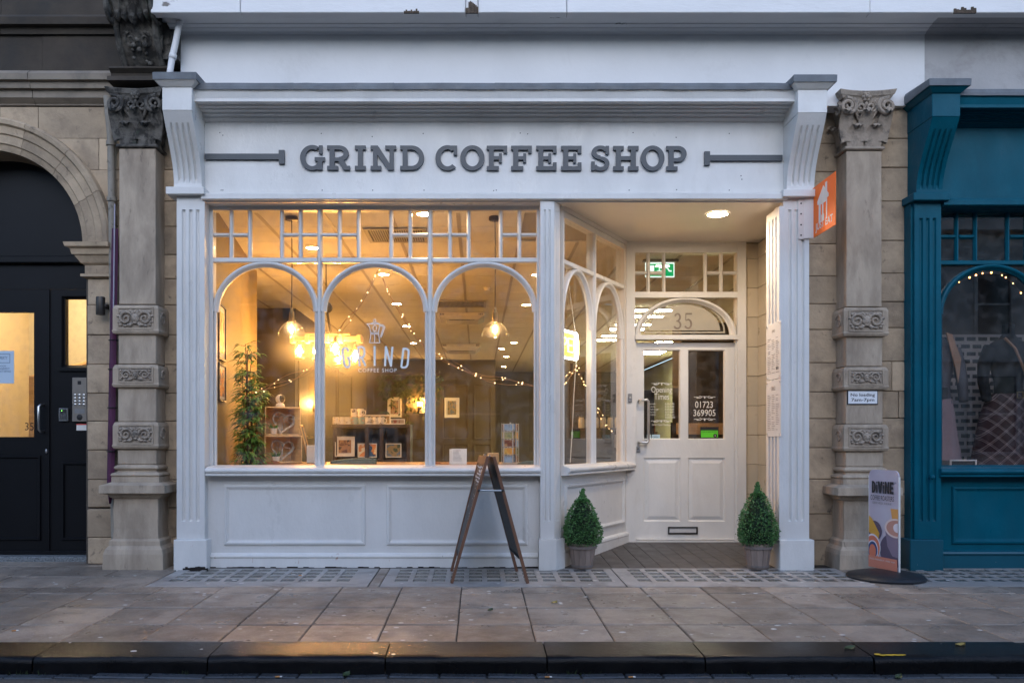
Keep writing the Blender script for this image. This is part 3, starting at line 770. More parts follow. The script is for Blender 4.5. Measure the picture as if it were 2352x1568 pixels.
def text_mesh(s, mat_, width, height, name='lettering', spacing=1.0, x=0, y=0, z=0, bold=0.0, align='l', M=None):
    """text in Blender's own built-in typeface, fitted to a box, flat in the xz plane"""
    cu = bpy.data.curves.new('txt', 'FONT'); cu.body = s; cu.size = 1; cu.space_character = spacing; cu.offset = bold
    cu.resolution_u = 3
    to = bpy.data.objects.new('txt', cu); COL.objects.link(to)
    bpy.context.view_layer.update()
    dg = bpy.context.evaluated_depsgraph_get()
    me = bpy.data.meshes.new_from_object(to.evaluated_get(dg))
    COL.objects.unlink(to); bpy.data.objects.remove(to)
    xs = [v.co.x for v in me.vertices]; ys = [v.co.y for v in me.vertices]
    mnx, mxx, mny, mxy = min(xs), max(xs), min(ys), max(ys)
    mb = MB(M); sx = width/(mxx-mnx); sz = height/(mxy-mny)
    if align == 'c': x -= width/2
    mb.add([(x+(v.co.x-mnx)*sx, y, z+(v.co.y-mny)*sz) for v in me.vertices], [tuple(p.vertices) for p in me.polygons])
    bpy.data.meshes.remove(me)
    return mb

# ------------------------------------------------------------------ shopfront builders
def flute(mb, x, z0, z1, y, r=.0085):
    """half-round channel with rounded ends, drawn as a sunk trough (inner surface)"""
    pass
def fluted_post(parent, name, x0, x1, z0, z1, yf, yb, nfl, mt, fz0, fz1, mtx=None, fmt=None):
    """post whose face is cut by real half-round flutes"""
    xf = mtx
    w = x1-x0; fw = w*.135 if nfl == 3 else w*.18
    xs = [x0+w*(i+1)/(nfl+1) for i in range(nfl)]
    def row(flu):
        pts = []
        pts.append((x0, yf))
        for xc in xs:
            d = fw/2
            for k in range(7):
                a = pi*k/6
                pts.append((xc-d*cos(a), yf+(d*1.25*sin(a) if flu else 0)))
        pts.append((x1, yf))
        return pts
    mb = MB(xf)
    zs = [(z0,0),(fz0,0),(fz0+.002,.55),(fz0+fw*.6,1),(fz1-fw*.6,1),(fz1-.002,.55),(fz1,0),(z1,0)]
    A, B = row(0), row(1)
    rings = []
    for z, f in zs:
        rings.append([(a[0], a[1]+(b[1]-a[1])*f, z) for a,b in zip(A,B)]+[(x1,yb,z),(x0,yb,z)])
    mb.loops(rings); n = len(rings[0]); mb.f.append(tuple(range(n))); mb.f.append(tuple((len(zs)-1)*n+i for i in range(n)))
    return obj(name, mb, mt, parent)

def bracket(parent, x0, x1, dz, mt, lead):
    """console: flashing, cap, scrolled and fluted body, foot"""
    z_cap_t = 3.985+dz; yc = 6.80
    xm = (x0+x1)/2
    br = obj('console_bracket', MB(), mt, parent)
    # body profile in y,z : S shape from foot to cap
    zb, zt = 3.198+dz, 3.752+dz
    prof = []
    for i in range(15):
        t = i/14; z = zb+(zt-zb)*t
        y = 7.055 - .235*(t**1.35) + .018*sin(t*pi*1.6)
        prof.append((y, z))
    # flutes run down the curved face
    nfl = 4; w = x1-x0; fw = w*.10
    xs = [x0+w*(.20+.20*i) for i in range(nfl)]
    rings = []
    for i, (y, z) in enumerate(prof):
        t = i/14; f = 1 if 2 <= i <= 11 else 0
        r = [(x0,y,z)]
        for xc in xs:
            for k in range(5):
                a = pi*k/4; r.append((xc-fw/2*cos(a), y+fw*.85*sin(a)*f, z))
        r += [(x1,y,z),(x1,7.2,z),(x0,7.2,z)]
        rings.append(r)
    mb = MB().loops(rings); n = len(rings[0]); mb.f.append(tuple(range(n))); mb.f.append(tuple(14*n+i for i in range(n)))
    rl = root_loc(br); mb.v = [tuple(Vector(p)-rl) for p in mb.v]; br.data = mesh_of('console_bracket', mb, mt)
    obj('cap_block', MB().cbox(x0-.004,x1+.004,yc,7.2,zt+.001,z_cap_t-.045,.004), mt, br)
    rings = [[(x0-d,yc-d,z),(x1+d,yc-d,z),(x1+d,7.2,z),(x0-d,7.2,z)] for d, z in ((.002,z_cap_t-.046),(.012,z_cap_t-.04),(.045,z_cap_t-.008),(.052,z_cap_t-.006),(.052,z_cap_t+.004))]
    mb = MB().loops(rings); mb.f.append((0,1,2,3)); mb.f.append((16,17,18,19)); obj('cap_moulding', mb, mt, br)
    z = z_cap_t+.005
    rings = [[(x0-d,yc-d,a),(x1+d,yc-d,a),(x1+d,7.14,a+s),(x0-d,7.14,a+s)] for d, a, s in ((.058,z-.008,.0),(.060,z+.045,.012),(.05,z+.052,.03))]
    mb = MB().loops(rings); mb.f.append((0,1,2,3)); mb.f.append((8,9,10,11)); obj('lead_flashing', mb, lead, br)
    obj('bracket_foot', MB().cbox(x0-.05,x1+.035,7.0,7.2,zb-.064,zb-.001,.005), mt, br)
    return br

def cornice(parent, x0, x1, dz, mt, lead, board_mt=None):
    prof = [(7.2,3.985+dz),(6.842,3.955+dz),(6.842,3.935+dz),(6.852,3.93+dz),(6.858,3.905+dz),(6.866,3.875+dz),(6.866,3.852+dz),(6.90,3.852+dz),(6.905,3.862+dz),(6.955,3.862+dz),(6.96,3.850+dz),(7.0,3.850+dz),(7.005,3.838+dz),(7.05,3.836+dz),(7.055,3.822+dz),(7.085,3.815+dz),(7.09,3.80+dz),(7.12,3.785+dz),(7.131,3.783+dz),(7.2,3.783+dz)]
    obj('cornice', MB().prism(prof, x0, x1, 'x'), mt, parent)
    # lead in sheets with slightly dressed laps
    n = max(2, int((x1-x0)/.72)); xs = [x0+(x1-x0)*i/n for i in range(n+1)]
    for a, b in zip(xs, xs[1:]):
        rings = []
        for i in range(9):
            x = a+(b-a)*i/8; j = random.uniform(-.003,.003)
            rings.append([(x,6.833+j*.6,3.937+dz+j),(x,6.832+j*.6,3.965+dz),(x,6.836,3.99+dz+j*.6),(x,7.139,4.01+dz),(x,7.139,3.99+dz),(x,6.846,3.957+dz)])
        mb = MB().loops(rings); k = 6; mb.f.append(tuple(range(k))); mb.f.append(tuple(8*k+i for i in range(k)))
        obj('lead_flashing', mb, lead, parent)
    fb = obj('fascia_board', MB().box(x0, x1, 7.13, 7.28, 3.160+dz, 3.782+dz), mt, parent)
    obj('architrave', MB().prism([(7.129,3.158+dz),(7.045,3.156+dz),(7.03,3.146+dz),(7.03,3.105+dz),(7.04,3.098+dz),(7.07,3.097+dz),(7.075,3.088+dz),(7.28,3.088+dz),(7.28,3.158+dz)], x0, x1, 'x'), mt, parent)
    return fb

def lathe_sill(parent, x0, x1, mt, M=None, y0=7.02, yb=7.20, z=0.0):
    prof = [(yb,.868+z),(yb-.035,.868+z),(y0+.05,.858+z),(y0+.02,.852+z),(y0+.004,.842+z),(y0,.828+z),(y0+.004,.815+z),(y0+.02,.806+z),(y0+.022,.80+z),(y0+.012,.796+z),(y0+.012,.786+z),(y0+.05,.782+z),(yb,.782+z)]
    return obj('sill', MB(M).prism(prof, x0, x1, 'x'), mt, parent)

def shop_window(parent, panels, M, mt, gl, zs=.869, zh=3.054, zt0=2.607, zt1=2.648, zm=2.846, spring=2.185, muntins=True, edge=.03, arch_t=.036, gl2=None):
    """shop window in local coordinates: x along, y inward from the frame face, z up"""
    x0, x1 = panels[0][0], panels[-1][1]
    fr = MB(M)
    fr.box(x0-edge, x0, 0, .09, zs-.03, zh+.05); fr.box(x1, x1+edge, 0, .09, zs-.03, zh+.05)
    fr.box(x0, x1, .004, .09, zh, zh+.05); fr.box(x0, x1, .004, .09, zs-.03, zs)
    win = obj('window', fr, mt, parent)
    for (a, b), (c, d) in zip(panels, panels[1:]):
        mb = MB(M); m = (b+c)/2
        mb.prism([(b,.085),(b,.02),(b+.008,.004),(m-.006,-.004),(m+.006,-.004),(c-.008,.004),(c,.02),(c,.085)], zs, zh, 'z'); obj('mullion', mb, mt, win)
    def bead(x_0, x_1, z_0, z_1, vert, name='muntin'):
        mb = MB(M)
        if vert:
            m = (x_0+x_1)/2; mb.prism([(x_0,.05),(x_0,.03),(m-.005,.012),(m+.005,.012),(x_1,.03),(x_1,.05)], z_0, z_1, 'z')
        else:
            m = (z_0+z_1)/2; mb.prism([(.05,z_0),(.03,z_0),(.012,m-.004),(.012,m+.004),(.03,z_1),(.05,z_1)], x_0, x_1, 'x')
        obj(name, mb, mt, win)
    for a, b in panels:
        obj('transom', MB(M).prism([(.07,zt0),(.016,zt0),(.006,zt0+.006),(.006,zt1-.008),(.016,zt1),(.07,zt1)], a, b, 'x'), mt, win)
        w = b-a
        if muntins:
            fx = [.168, .347, .655, .835]; mw = .034
            for i in range(4): bead(a+w*fx[i]-mw/2, a+w*fx[i]+mw/2, zt1, zh, True)
            cells = [(0,.168),(.168,.347),(.347,.655),(.655,.835),(.835,1)]
            for i, (p, q) in enumerate(cells):
                xa = a+w*p+(mw/2 if i else 0); xb = a+w*q-(mw/2 if i < 4 else 0)
                if i != 2: bead(xa, xb, zm-.017, zm+.017, False)
                for za, zb in (((zt1, zm-.017),(zm+.017, zh)) if i != 2 else ((zt1, zh),)):
                    obj('pane', MB(M).box(xa+.001, xb-.001, .036, .040, za+.001, zb-.001), gl, win)
        else:
            obj('pane', MB(M).box(a+.001, b-.001, .036, .040, zt1+.001, zh-.001), gl, win)
        # arch rib with moulded section
        cx, hw, hh = (a+b)/2, w/2+.012, zt0-spring+.012
        ap = [(0,.045),(0,.022),(.006,.010),(.018,.004),(.030,.010),(.036,.022),(.050,.034),(.050,.060),(0,.060)]
        rings = []
        for i in range(29):
            an = pi*i/28
            rings.append([(cx+(hw-d*arch_t/.036)*cos(an), y, spring+(hh-d*arch_t/.036)*sin(an)) for d, y in ap])
        mb = MB(M).loops(rings); k = len(ap)
        mb.f.append(tuple(range(k))); mb.f.append(tuple(28*k+i for i in range(k)))
        obj('arch', mb, mt, win, 30)
        for xa in (a, b):
            s = 1 if xa == a else -1
            obj('arch_leg', MB(M).prism([(xa,.045),(xa,.022),(xa+s*.012,.012),(xa+s*.024,.024),(xa+s*.024,.045)], zs, spring, 'z'), mt, win)
        obj('pane', MB(M).box(a+.001, b-.001, .046, .050, zs+.001, zt0-.001), gl2 or gl, win)
    return win

def riser_panel(parent, x0, x1, z0, z1, y, mt, M=None):
    prof = [(-.004,y+.004),(-.004,y-.004),(.004,y-.018),(.018,y-.020),(.022,y-.012),(.030,y-.010),(.034,y-.002),(.046,y+.000),(.05,y+.006)]
    p = obj('riser_panel', MB(M).frame(x0, x1, z0, z1, prof), mt, parent)
    return p

# ================================================================== coffee shop front
shop = thing('coffee_shop_front', 'white timber coffee shop front with arched window and recessed door', 'shopfront', (0, 7.2, 0))
fascia = cornice(shop, -2.322, 2.595, 0, WHITE, LEAD)
bracket(shop, -2.556, -2.3225, 0, WHITE, LEAD)
bracket(shop, 2.5955, 2.826, -.02, WHITE, LEAD)
obj('fascia_back', MB().box(-2.56,2.83,7.28,7.36,3.09,4.05), WHITE, shop)
# sign lettering
YL = 7.104
def sign_x(u): return PX(u, YL)
lets = [('G',689,746),('R',751,804),('I',815,840),('N',851,910),('D',919,974),('C',1000,1050),('O',1057,1113),('F',1118,1165),('F',1174,1221.5),('E',1231.6,1278.6),('E',1289,1335.7),('S',1358.6,1399.6),('H',1408.8,1467),('O',1472,1526.6),('P',1530.8,1577.5)]
for ch, ua, ub in lets:
    zt, zb = PZ(334+(ua-689)*.0017, YL), PZ(390+(ua-689)*.0017, YL); h = zt-zb; w = sign_x(ub)-sign_x(ua)
    mb = MB().flat(slab_letter(ch, w/h), YL, 7.124, sign_x(ua), zb, h)
    obj('letter', mb, SIGNGREY, fascia, label='dark grey slab serif letter ' + ch)
for ua, ub, cap0, cap1, dv in ((467,640,640,653,0),(1631,1801,1618.7,1631,3)):
    obj('sign_bar', MB().flat([R_(sign_x(ua)+(.012 if dv == 0 else -.01),PZ(366+dv,YL),sign_x(ub)+(.01 if dv == 0 else -.012),PZ(353+dv,YL)), R_(sign_x(cap0),PZ(376+dv,YL),sign_x(cap1),PZ(344.5+dv,YL))], YL, 7.129), SIGNGREY, fascia)
mb = MB()
for u, v in ((505,305),(512,311),(738,307),(855,314),(972,307),(1195,306),(1212,308),(1454,305),(1553,316),(1675,307),(1902,309),(740,467),(856,464),(974,466),(1140,437),(1134,438),(1445,437),(1554,436),(1675,437),(1890,437),(512,437),(508,441),(1702,404),(1704,412)):
    mb.ball((PX(u,7.13), 7.1295, PZ(v if v < 440 else 437,7.13)), .005, 6, 4, 1, .3, 1)
obj('screw_hole', mb, INK, fascia)
# pilasters with plinths
fluted_post(shop, 'pilaster', -2.535, -2.300, .252, 3.133, 7.06, 7.28, 3, WHITE, .40, 3.02)
obj('pilaster_plinth', MB().cbox(-2.548,-2.270,7.02,7.28,-.03,.251,.006), WHITE_BASE, shop)
fluted_post(shop, 'pilaster', 2.568, 2.785, .252, 3.113, 7.06, 7.28, 3, WHITE, .40, 3.02)
obj('pilaster_plinth', MB().cbox(2.525,2.815,7.02,7.40,-.03,.251,.006), WHITE_BASE, shop)
# fluted return of the right pilaster, facing the porch
Mret = Matrix(((0,1,0,2.535),(-1,0,0,7.40),(0,0,1,0),(0,0,0,1)))
fluted_post(shop, 'pilaster_return', .02, .338, .252, 3.05, 0-.0, .05, 3, WHITE, .40, 2.98, Mret)
# middle post: flat fluted face and a canted fluted face
fluted_post(shop, 'corner_post', .524, .640, .252, 3.10, 7.06, 7.19, 2, WHITE, .40, 3.02)
dx, dy = .055, .075; ll = sqrt(dx*dx+dy*dy)
Mcant = Matrix(((dx/ll,-dy/ll,0,.6405),(dy/ll,dx/ll,0,7.0605),(0,0,1,0),(0,0,0,1)))
fluted_post(shop, 'corner_post', .001, ll-.001, .252, 3.09, 0, .09, 2, WHITE, .40, 3.02, Mcant)
obj('post_plinth', MB().prism([(.51,7.02),(.655,7.02),(.735,7.11),(.70,7.25),(.51,7.25)], -.03, .251, 'z'), WHITE_BASE, shop)
# main window
SX = .00373
def wx(u): return (u-U0)*7.19/F
MW = Matrix.Translation((0,7.19,0))
win = shop_window(shop, [(wx(489),wx(728)),(wx(738),wx(982)),(wx(993),wx(1233))], MW, WHITE, GLASS, gl2=GLASS_H)
lathe_sill(shop, -2.285, .523, WHITE)
obj('stall_riser', MB().box(-2.31,.530,7.14,7.26,.012,.784), WHITE, shop)
riser_panel(shop, PX(516,7.14), PX(839,7.14), PZ(1250,7.14), PZ(1113,7.14), 7.14, WHITE)
riser_panel(shop, PX(889,7.14), PX(1211,7.14), PZ(1250,7.14), PZ(1113,7.14), 7.14, WHITE)
obj('skirting', MB().prism([(7.139,-.02),(7.112,-.02),(7.112,.082),(7.108,.088),(7.104,.098),(7.108,.112),(7.12,.116),(7.124,.124),(7.139,.128)], -2.268, .508, 'x'), WHITE_BASE, shop)
ROTB = mat('rotten_timber', (.020,.015,.012), .95, .5, 20, .9, 40)
mb = MB(); random.seed(77)
for k in range(10):
    xx = -2.47+.021*k; mb.box(xx, xx+.0205, 7.0165+random.random()*.002, 7.03, -.01, random.uniform(.006,.030))
obj('rotten_patch', mb, ROTB, shop)
mb = MB()
for k in range(60):
    xx = -2.268+.0463*k; mb.box(xx, xx+.0462, 7.1085+random.random()*.002, 7.118, -.01, random.uniform(.003,.014))
obj('dirt_seam', mb, ROTB, shop, kind='stuff')
# canted side window
A = Vector((.715,7.17)); E = Vector((1.512,8.50)); dd = (E-A).normalized(); LS = (E-A).length
MS = Matrix(((dd.x,-dd.y,0,A.x),(dd.y,dd.x,0,A.y),(0,0,1,0),(0,0,0,1)))
swin = shop_window(shop, [(.055,.715),(.755,1.475)], MS, WHITE, GLASS, muntins=False, zh=3.0, zt0=2.60, zt1=2.645, spring=2.10)
lathe_sill(shop, -.02, LS+.02, WHITE, MS @ Matrix.Translation((0,-7.19,0)), y0=7.10)
obj('stall_riser', MB(MS).box(-.02, LS, .0, .10, .03, .784), WHITE, shop)
riser_panel(shop, .06, 1.44, .255, .70, 0, WHITE, MS)
obj('skirting', MB(MS).prism([(-.001,-.02),(-.025,-.02),(-.025,.12),(-.030,.13),(-.025,.15),(-.012,.158),(-.001,.165)], -.03, LS-.01, 'x'), WHITE_BASE, shop)
obj('window_head', MB(MS).box(-.02, LS, -.01, .10, 3.051, 3.115), WHITE, shop)
# porch ceiling, floor boards, tiled return
SOFFIT = mat('cream_gloss_soffit', (.70,.66,.60), .22, .03, 3, .05, 20)
soff = obj('porch_ceiling', MB().prism([(.60,7.076),(2.90,7.076),(2.90,8.56),(1.40,8.56)], 3.085, 3.10, 'z'), SOFFIT, shop)
pfl = obj('porch_floor', MB().add([(.70,7.0,-.012),(2.86,7.0,-.012),(2.86,8.6,.056),(.70,8.6,.056)],[(0,1,2,3)]), JOINT, shop)
na = math.atan(.064/1.55)
for i in range(15):
    xa = .70+.1445*i
    if i == 0: pass
    me = mesh_of('floor_board', MB().cbox(-.0705,.0705,-.79,.79,-.018,0,.003), PLANK)
    piece('floor_board', me, pfl, (xa+.072, 7.81, .029), (na,0,0))
obj('door_step', MB().box(1.5,2.72,8.46,8.60,.03,.068), WHITE, shop)
tw = obj('tiled_wall', MB().box(2.853,2.95,7.40,8.7,-.05,3.084).box(2.66,2.852,8.535,8.7,-.05,3.084), GROUT, shop)
tz = [-.06+.2985*k for k in range(12)]
for k in range(11):
    z0, z1 = max(tz[k], .04), min(tz[k+1], 3.08)
    me = mesh_of('wall_tile', MB().cbox(-.073,.073,0,.014,-(z1-z0)/2+.002,(z1-z0)/2-.002,.003), TILE)
    piece('wall_tile', me, tw, (2.772, 8.522, (z0+z1)/2))
    off = .0
    for j in range(4):
        ya = 8.520-.30*j; yb = ya-.297
        me = mesh_of('wall_tile', MB().cbox(0,.014,-(ya-yb)/2,(ya-yb)/2,-(z1-z0)/2+.002,(z1-z0)/2-.002,.003), TILE)
        piece('wall_tile', me, tw, (2.840, (ya+yb)/2, (z0+z1)/2))
# door frame, overlight and fanlight
YD = 8.5
def dx_(u): return PX(u, YD)
def dz_(v): return PZ(v, YD)
df = obj('door_frame', MB().box(dx_(1437),dx_(1457.5),YD-.03,YD+.10,.05,3.084).box(dx_(1692),dx_(1712),YD-.03,YD+.10,.05,3.084)
    .box(dx_(1457.6),dx_(1691.9),YD-.025,YD+.10,dz_(581),3.084).box(dx_(1457.6),dx_(1691.9),YD-.025,YD+.09,dz_(684),dz_(671)).box(dx_(1457.6),dx_(1691.9),YD-.045,YD+.10,dz_(780),dz_(770)), WHITE, shop)
obj('door_frame_bead', MB().box(dx_(1457.6),dx_(1461),YD-.01,YD+.02,.07,dz_(780)).box(dx_(1688.5),dx_(1691.9),YD-.01,YD+.02,.07,dz_(780)), WHITE, df)
for u in (1489.7,1525.6,1621,1657.5):
    m = dx_(u); obj('muntin', MB().prism([(m-.017,YD+.04),(m-.017,YD+.015),(m-.004,YD),(m+.004,YD),(m+.017,YD+.015),(m+.017,YD+.04)], dz_(671), dz_(581), 'z'), WHITE, df)
zc = dz_(626)
us = [1457.6,1489.7,1525.6,1621,1657.5,1691.9]
for i in range(5):
    a, b = dx_(us[i])+(.017 if i else 0), dx_(us[i+1])-(.017 if i < 4 else 0)
    if i != 2: obj('muntin', MB().prism([(YD+.04,zc-.017),(YD+.015,zc-.017),(YD,zc-.004),(YD,zc+.004),(YD+.015,zc+.017),(YD+.04,zc+.017)], a, b, 'x'), WHITE, df)
    for za, zb in (((dz_(671),zc-.017),(zc+.017,dz_(581))) if i != 2 else ((dz_(671),dz_(581)),)):
        obj('pane', MB().box(a+.001,b-.001,YD+.03,YD+.034,za+.001,zb-.001), GLASS, df)
cx, hw, hh, sp = (dx_(1457.6)+dx_(1691.9))/2, (dx_(1691.9)-dx_(1457.6))/2, dz_(682)-dz_(769.8), dz_(769.8)
ap = [(0,YD+.04),(0,YD+.005),(.008,YD-.012),(.03,YD-.02),(.042,YD-.01),(.052,YD+.012),(.064,YD+.02),(.064,YD+.04)]
rings = [[(cx+(hw-d)*cos(pi*i/36), y, sp+(hh-d*.8)*sin(pi*i/36)) for d,y in ap] for i in range(37)]
obj('fanlight_arch', MB().loops(rings), WHITE, df, 30)
obj('pane', MB().box(dx_(1457.6)+.001,dx_(1691.9)-.001,YD+.045,YD+.049,sp+.001,dz_(684)-.001), GLASS, df)
# etched film in the fanlight with the number left clear in darker figures
hw2, hh2 = hw-.155, hh-.125; zb = sp+.055
film = MB().flat([[(cx+hw2*cos(pi*i/30), zb+hh2*sin(pi*i/30)) for i in range(31)]], YD+.0425, YD+.044)
fl = obj('fanlight_film', film, FROST, df)
obj('film_border', MB().flat([ARC(cx,zb-.012,hw2+.05,hh2+.045,0,180,.016,30)]+[R_(cx-hw2-.05,zb-.028,cx+hw2+.05,zb-.013)], YD+.0425, YD+.044), FROST, df)
def fig(ch, x, z, w, h, t=.18):
    if ch == '3': pl = [ARC(.42,.74,.36,.26,-80,160,t,20,t*.55), ARC(.40,.26,.42,.28,-160,85,t,20,t*.55), R_(.3,.46,.5,.54)]
    else: pl = [R_(.12,.90,.80,1.0), R_(.12,.52,.20,.98), ARC(.38,.32,.44,.32,-150,95,t*1.1,22,t*.55), [(.12,.52),(.2,.56),(.42,.64),(.42,.56),(.2,.50)]]
    return [[(x+p[0]*w, z+p[1]*h) for p in q] for q in pl]
NUMB = mat('bronze_figure', (.16,.125,.10), .4, .3, 6)
obj('number_figure', MB().flat(fig('3',PX(1549,YD),dz_(754),.098,.162), YD+.0395, YD+.0415), NUMB, df)
obj('number_figure', MB().flat(fig('5',PX(1574,YD),dz_(754),.098,.162), YD+.0395, YD+.0415), NUMB, df)
obj('frame_filler', MB().box(1.44,1.53,YD+.101,YD+.22,.05,3.084), WHITE, df)
# door leaf
YDL = 8.53
def ex(u): return PX(u, YDL)
def ez(v): return PZ(v, YDL)
L0, L1 = ex(1461), ex(1688); g0, g1, g2, g3 = ex(1478), ex(1563), ex(1580), ex(1665.5)
gt, gb, pt, pb, zt, zb = ez(803), ez(1009), ez(1051), ez(1197), ez(787), .072
dm = MB()
dm.box(L0,g0,YDL,YDL+.05,zb,zt); dm.box(g3,L1,YDL,YDL+.05,zb,zt); dm.box(g1,g2,YDL,YDL+.05,zb,zt)
for a, b in ((g0,g1),(g2,g3)):
    dm.box(a,b,YDL+.0005,YDL+.05,gt,zt); dm.box(a,b,YDL+.0005,YDL+.05,pt,gb); dm.box(a,b,YDL+.0005,YDL+.05,zb,pb)
door = obj('door', dm, WHITE, shop)
for a, b in ((g0,g1),(g2,g3)):
    mb = MB().frame(a, b, pb, pt, [(0,YDL+.001),(.006,YDL+.012),(.012,YDL+.016),(.014,YDL+.018),(.05,YDL+.006),(.052,YDL+.004)])
    mb.box(a+.052,b-.052,YDL+.004,YDL+.04,pb+.052,pt-.052); obj('panel', mb, WHITE, door)
    obj('glazing_bead', MB().frame(a, b, gb, gt, [(0,YDL+.001),(.006,YDL+.006),(.010,YDL+.02),(.012,YDL+.03)]), WHITE, door)
    obj('pane', MB().box(a+.001,b-.001,YDL+.026,YDL+.030,gb+.001,gt-.001), GLASS if a == g0 else GLASS_R, door)
xh, yh = ex(1467), YDL-.055
obj('handle', MB().tube([(xh,YDL,ez(920)),(xh,YDL-.04,ez(920)),(xh+.02,yh,ez(919)),(xh+.075,yh,ez(918)),(xh+.088,yh,ez(922)),(xh+.09,yh,ez(930)),(xh+.09,yh,ez(1005)),(xh+.088,yh,ez(1013)),(xh+.075,yh,ez(1016)),(xh+.02,yh,ez(1016)),(xh,YDL-.04,ez(1016)),(xh,YDL,ez(1016))], .0125, 10), STEEL, door, True)
lk = obj('lock', MB().cbox(ex(1459.5),ex(1470.5),YDL-.012,YDL-.0005,ez(1038.5),ez(1024.5),.003), DSTEEL, door)
obj('keyhole', MB().ball((ex(1465),YDL-.013,ez(1030)),.008,8,5,1,.4,1), BLACKM, lk)
lb = obj('letterbox', MB().frame(ex(1534),ex(1602),ez(1226),ez(1209),[(0,YDL-.0005),(0,YDL-.014),(.012,YDL-.016),(.014,YDL-.006)]), BLACKM, door)
obj('flap', MB().cbox(ex(1534)+.014,ex(1602)-.014,YDL-.010,YDL-.001,ez(1226)+.013,ez(1209)-.016,.004), mat('satin_aluminium', (.55,.54,.53), .4, .05, 20), lb)
obj('weather_strip', MB().cbox(L0,L1,YDL-.022,YDL-.001,.073,.086,.003), WHITE, door)
bell = obj('door_bell', MB().cbox(dx_(1441.5),dx_(1450),YD-.045,YD-.031,dz_(924),dz_(904),.003), DSTEEL, df)
obj('push', MB().ball((dx_(1445.8),YD-.047,dz_(914)),.011,10,6,1,.5,1), STEEL, bell)
# lettering on the door glass
yt = YDL+.0245
def flourish(uc, v, w):
    """scrolled divider"""
    mbb = []
    c = (ex(uc), ez(v)); k = w/2
    for s in (-1,1):
        pts = [(c[0]+s*k*t, c[1]+.010*sin(t*9.0)*(1-t*.5)) for t in [i/14 for i in range(15)]]
        mbb += PL(pts, .0045)
        mbb += ring_polys(c[0]+s*k*.42, c[1]+.004, .014, .012, .004); mbb += ring_polys(c[0]+s*k*.66, c[1]-.002, .010, .009, .004)
    mbb += [[(c[0]-.005,c[1]-.012),(c[0]+.005,c[1]-.012),(c[0]+.005,c[1]+.012),(c[0]-.005,c[1]+.012)]]
    return mbb
def dtext(s, u0, u1, v0, v1, bold=0.0):
    obj('glass_lettering', text_mesh(s, VINYL_S, ex(u1)-ex(u0), ez(v0)-ez(v1), x=ex(u0), y=yt, z=ez(v1), bold=bold), VINYL_S, door)
for uc, v, w in ((1521,881,.21),(1520,967,.21),(1620,912,.22),(1620,963,.22)):
    obj('glass_ornament', MB().flat(flourish(uc, v, w), yt, None), VINYL_S, door)
dtext('Opening', 1497, 1545, 887, 905); dtext('Times', 1504, 1538, 903, 917)
dtext('01723', 1598, 1639, 921, 936, .004); dtext('369905', 1594, 1645, 940, 955, .004)
for i, d in enumerate(('Monday','Tuesday','Wednesday','Thursday','Friday')):
    dtext(d, 1491, 1491+(17 if i != 2 else 22), 925+i*6.2, 929.5+i*6.2); dtext('8.15-5.00', 1529, 1550, 925+i*6.2, 929+i*6.2)
dtext('8.15-5.00', 1529, 1551, 955.5, 960); dtext('Now Open Sundays', 1499, 1542, 973, 978)
stk = obj('window_sticker', MB().box(ex(1610),ex(1652),yt-.001,yt+.001,ez(1007),ez(980)), BLACKM, door, label='green and black hygiene rating sticker')
GREENST = mat('bright_green_print', (.12,.62,.03), .4, .05)
obj('sticker_print', MB().box(ex(1611.5),ex(1650.5),yt-.0022,yt-.0012,ez(1004),ez(988)), GREENST, stk)
obj('sticker_rating', MB(Matrix.Translation((ex(1644), yt-.0024, ez(1000))) @ Matrix.Rotation(radians(90),4,'X')).lathe([(.0001,0),(.019,0),(.019,.001)], (0,0,0), 18, False), BLACKM, stk)
obj('sticker_text', text_mesh('5', VINYL, .011, .018, x=ex(1644)-.0055, y=yt-.0038, z=ez(1000)-.009), PAPER, stk)
obj('sticker_text', text_mesh('FOOD HYGIENE RATING', INK, .15, .011, x=ex(1613), y=yt-.0028, z=ez(992.5)), BLACKM, stk)
PBLUE = mat('pale_blue_sticker', (.45,.62,.68), .4, .1, 30)
for ua, ub in ((1487,1496.5),(1498.5,1517)):
    s2 = obj('window_sticker', MB().box(ex(ua),ex(ub),yt-.001,yt+.001,ez(1008),ez(997.5)), PBLUE, door)
    if ua > 1490: obj('sticker_text', text_mesh('OPEN', INK, (ex(ub)-ex(ua))*.7, .015, x=ex(ua)+.006, y=yt-.0018, z=ez(1005)), INK, s2)
# window lettering on the main glass
yv = 7.19+.0455
def vx(u): return PX(u, yv)
def vz(v): return PZ(v, yv)
zq = lambda px, py: (vx((770+px/6.533)/1.0629), vz((720+py/6.533)/1.0629))
LG = {
 'G': [(520,905),(520,870),(500,848),(455,850),(432,880),(434,920),(468,1120),(490,1150),(530,1150),(548,1120),(538,1000),(500,1003)],
 'R': [(705,1135),(682,830),(745,828),(775,850),(785,930),(765,985),(700,995)],
 'I': [(945,812),(945,1130)], 'N': [(1110,1135),(1125,825),(1205,1130),(1228,825)],
 'D': [(1370,1150),(1405,855),(1455,858),(1485,880),(1488,920),(1470,1110),(1450,1145),(1415,1155),(1370,1150)]}
wt = .0175
for ch, pts in LG.items():
    polys = PL([zq(*p) for p in pts], wt)
    if ch == 'R': polys += PL([zq(735,990), zq(800,1130)], wt)
    obj('glass_letter', MB().flat(polys, yv-.0015, yv), VINYL, win)
obj('glass_lettering', text_mesh('COFFEE SHOP', VINYL, zq(1297,0)[0]-zq(685,0)[0], .033, spacing=1.25, x=zq(685,0)[0], y=yv-.001, z=zq(0,1230)[1]), VINYL, win)
th = .006
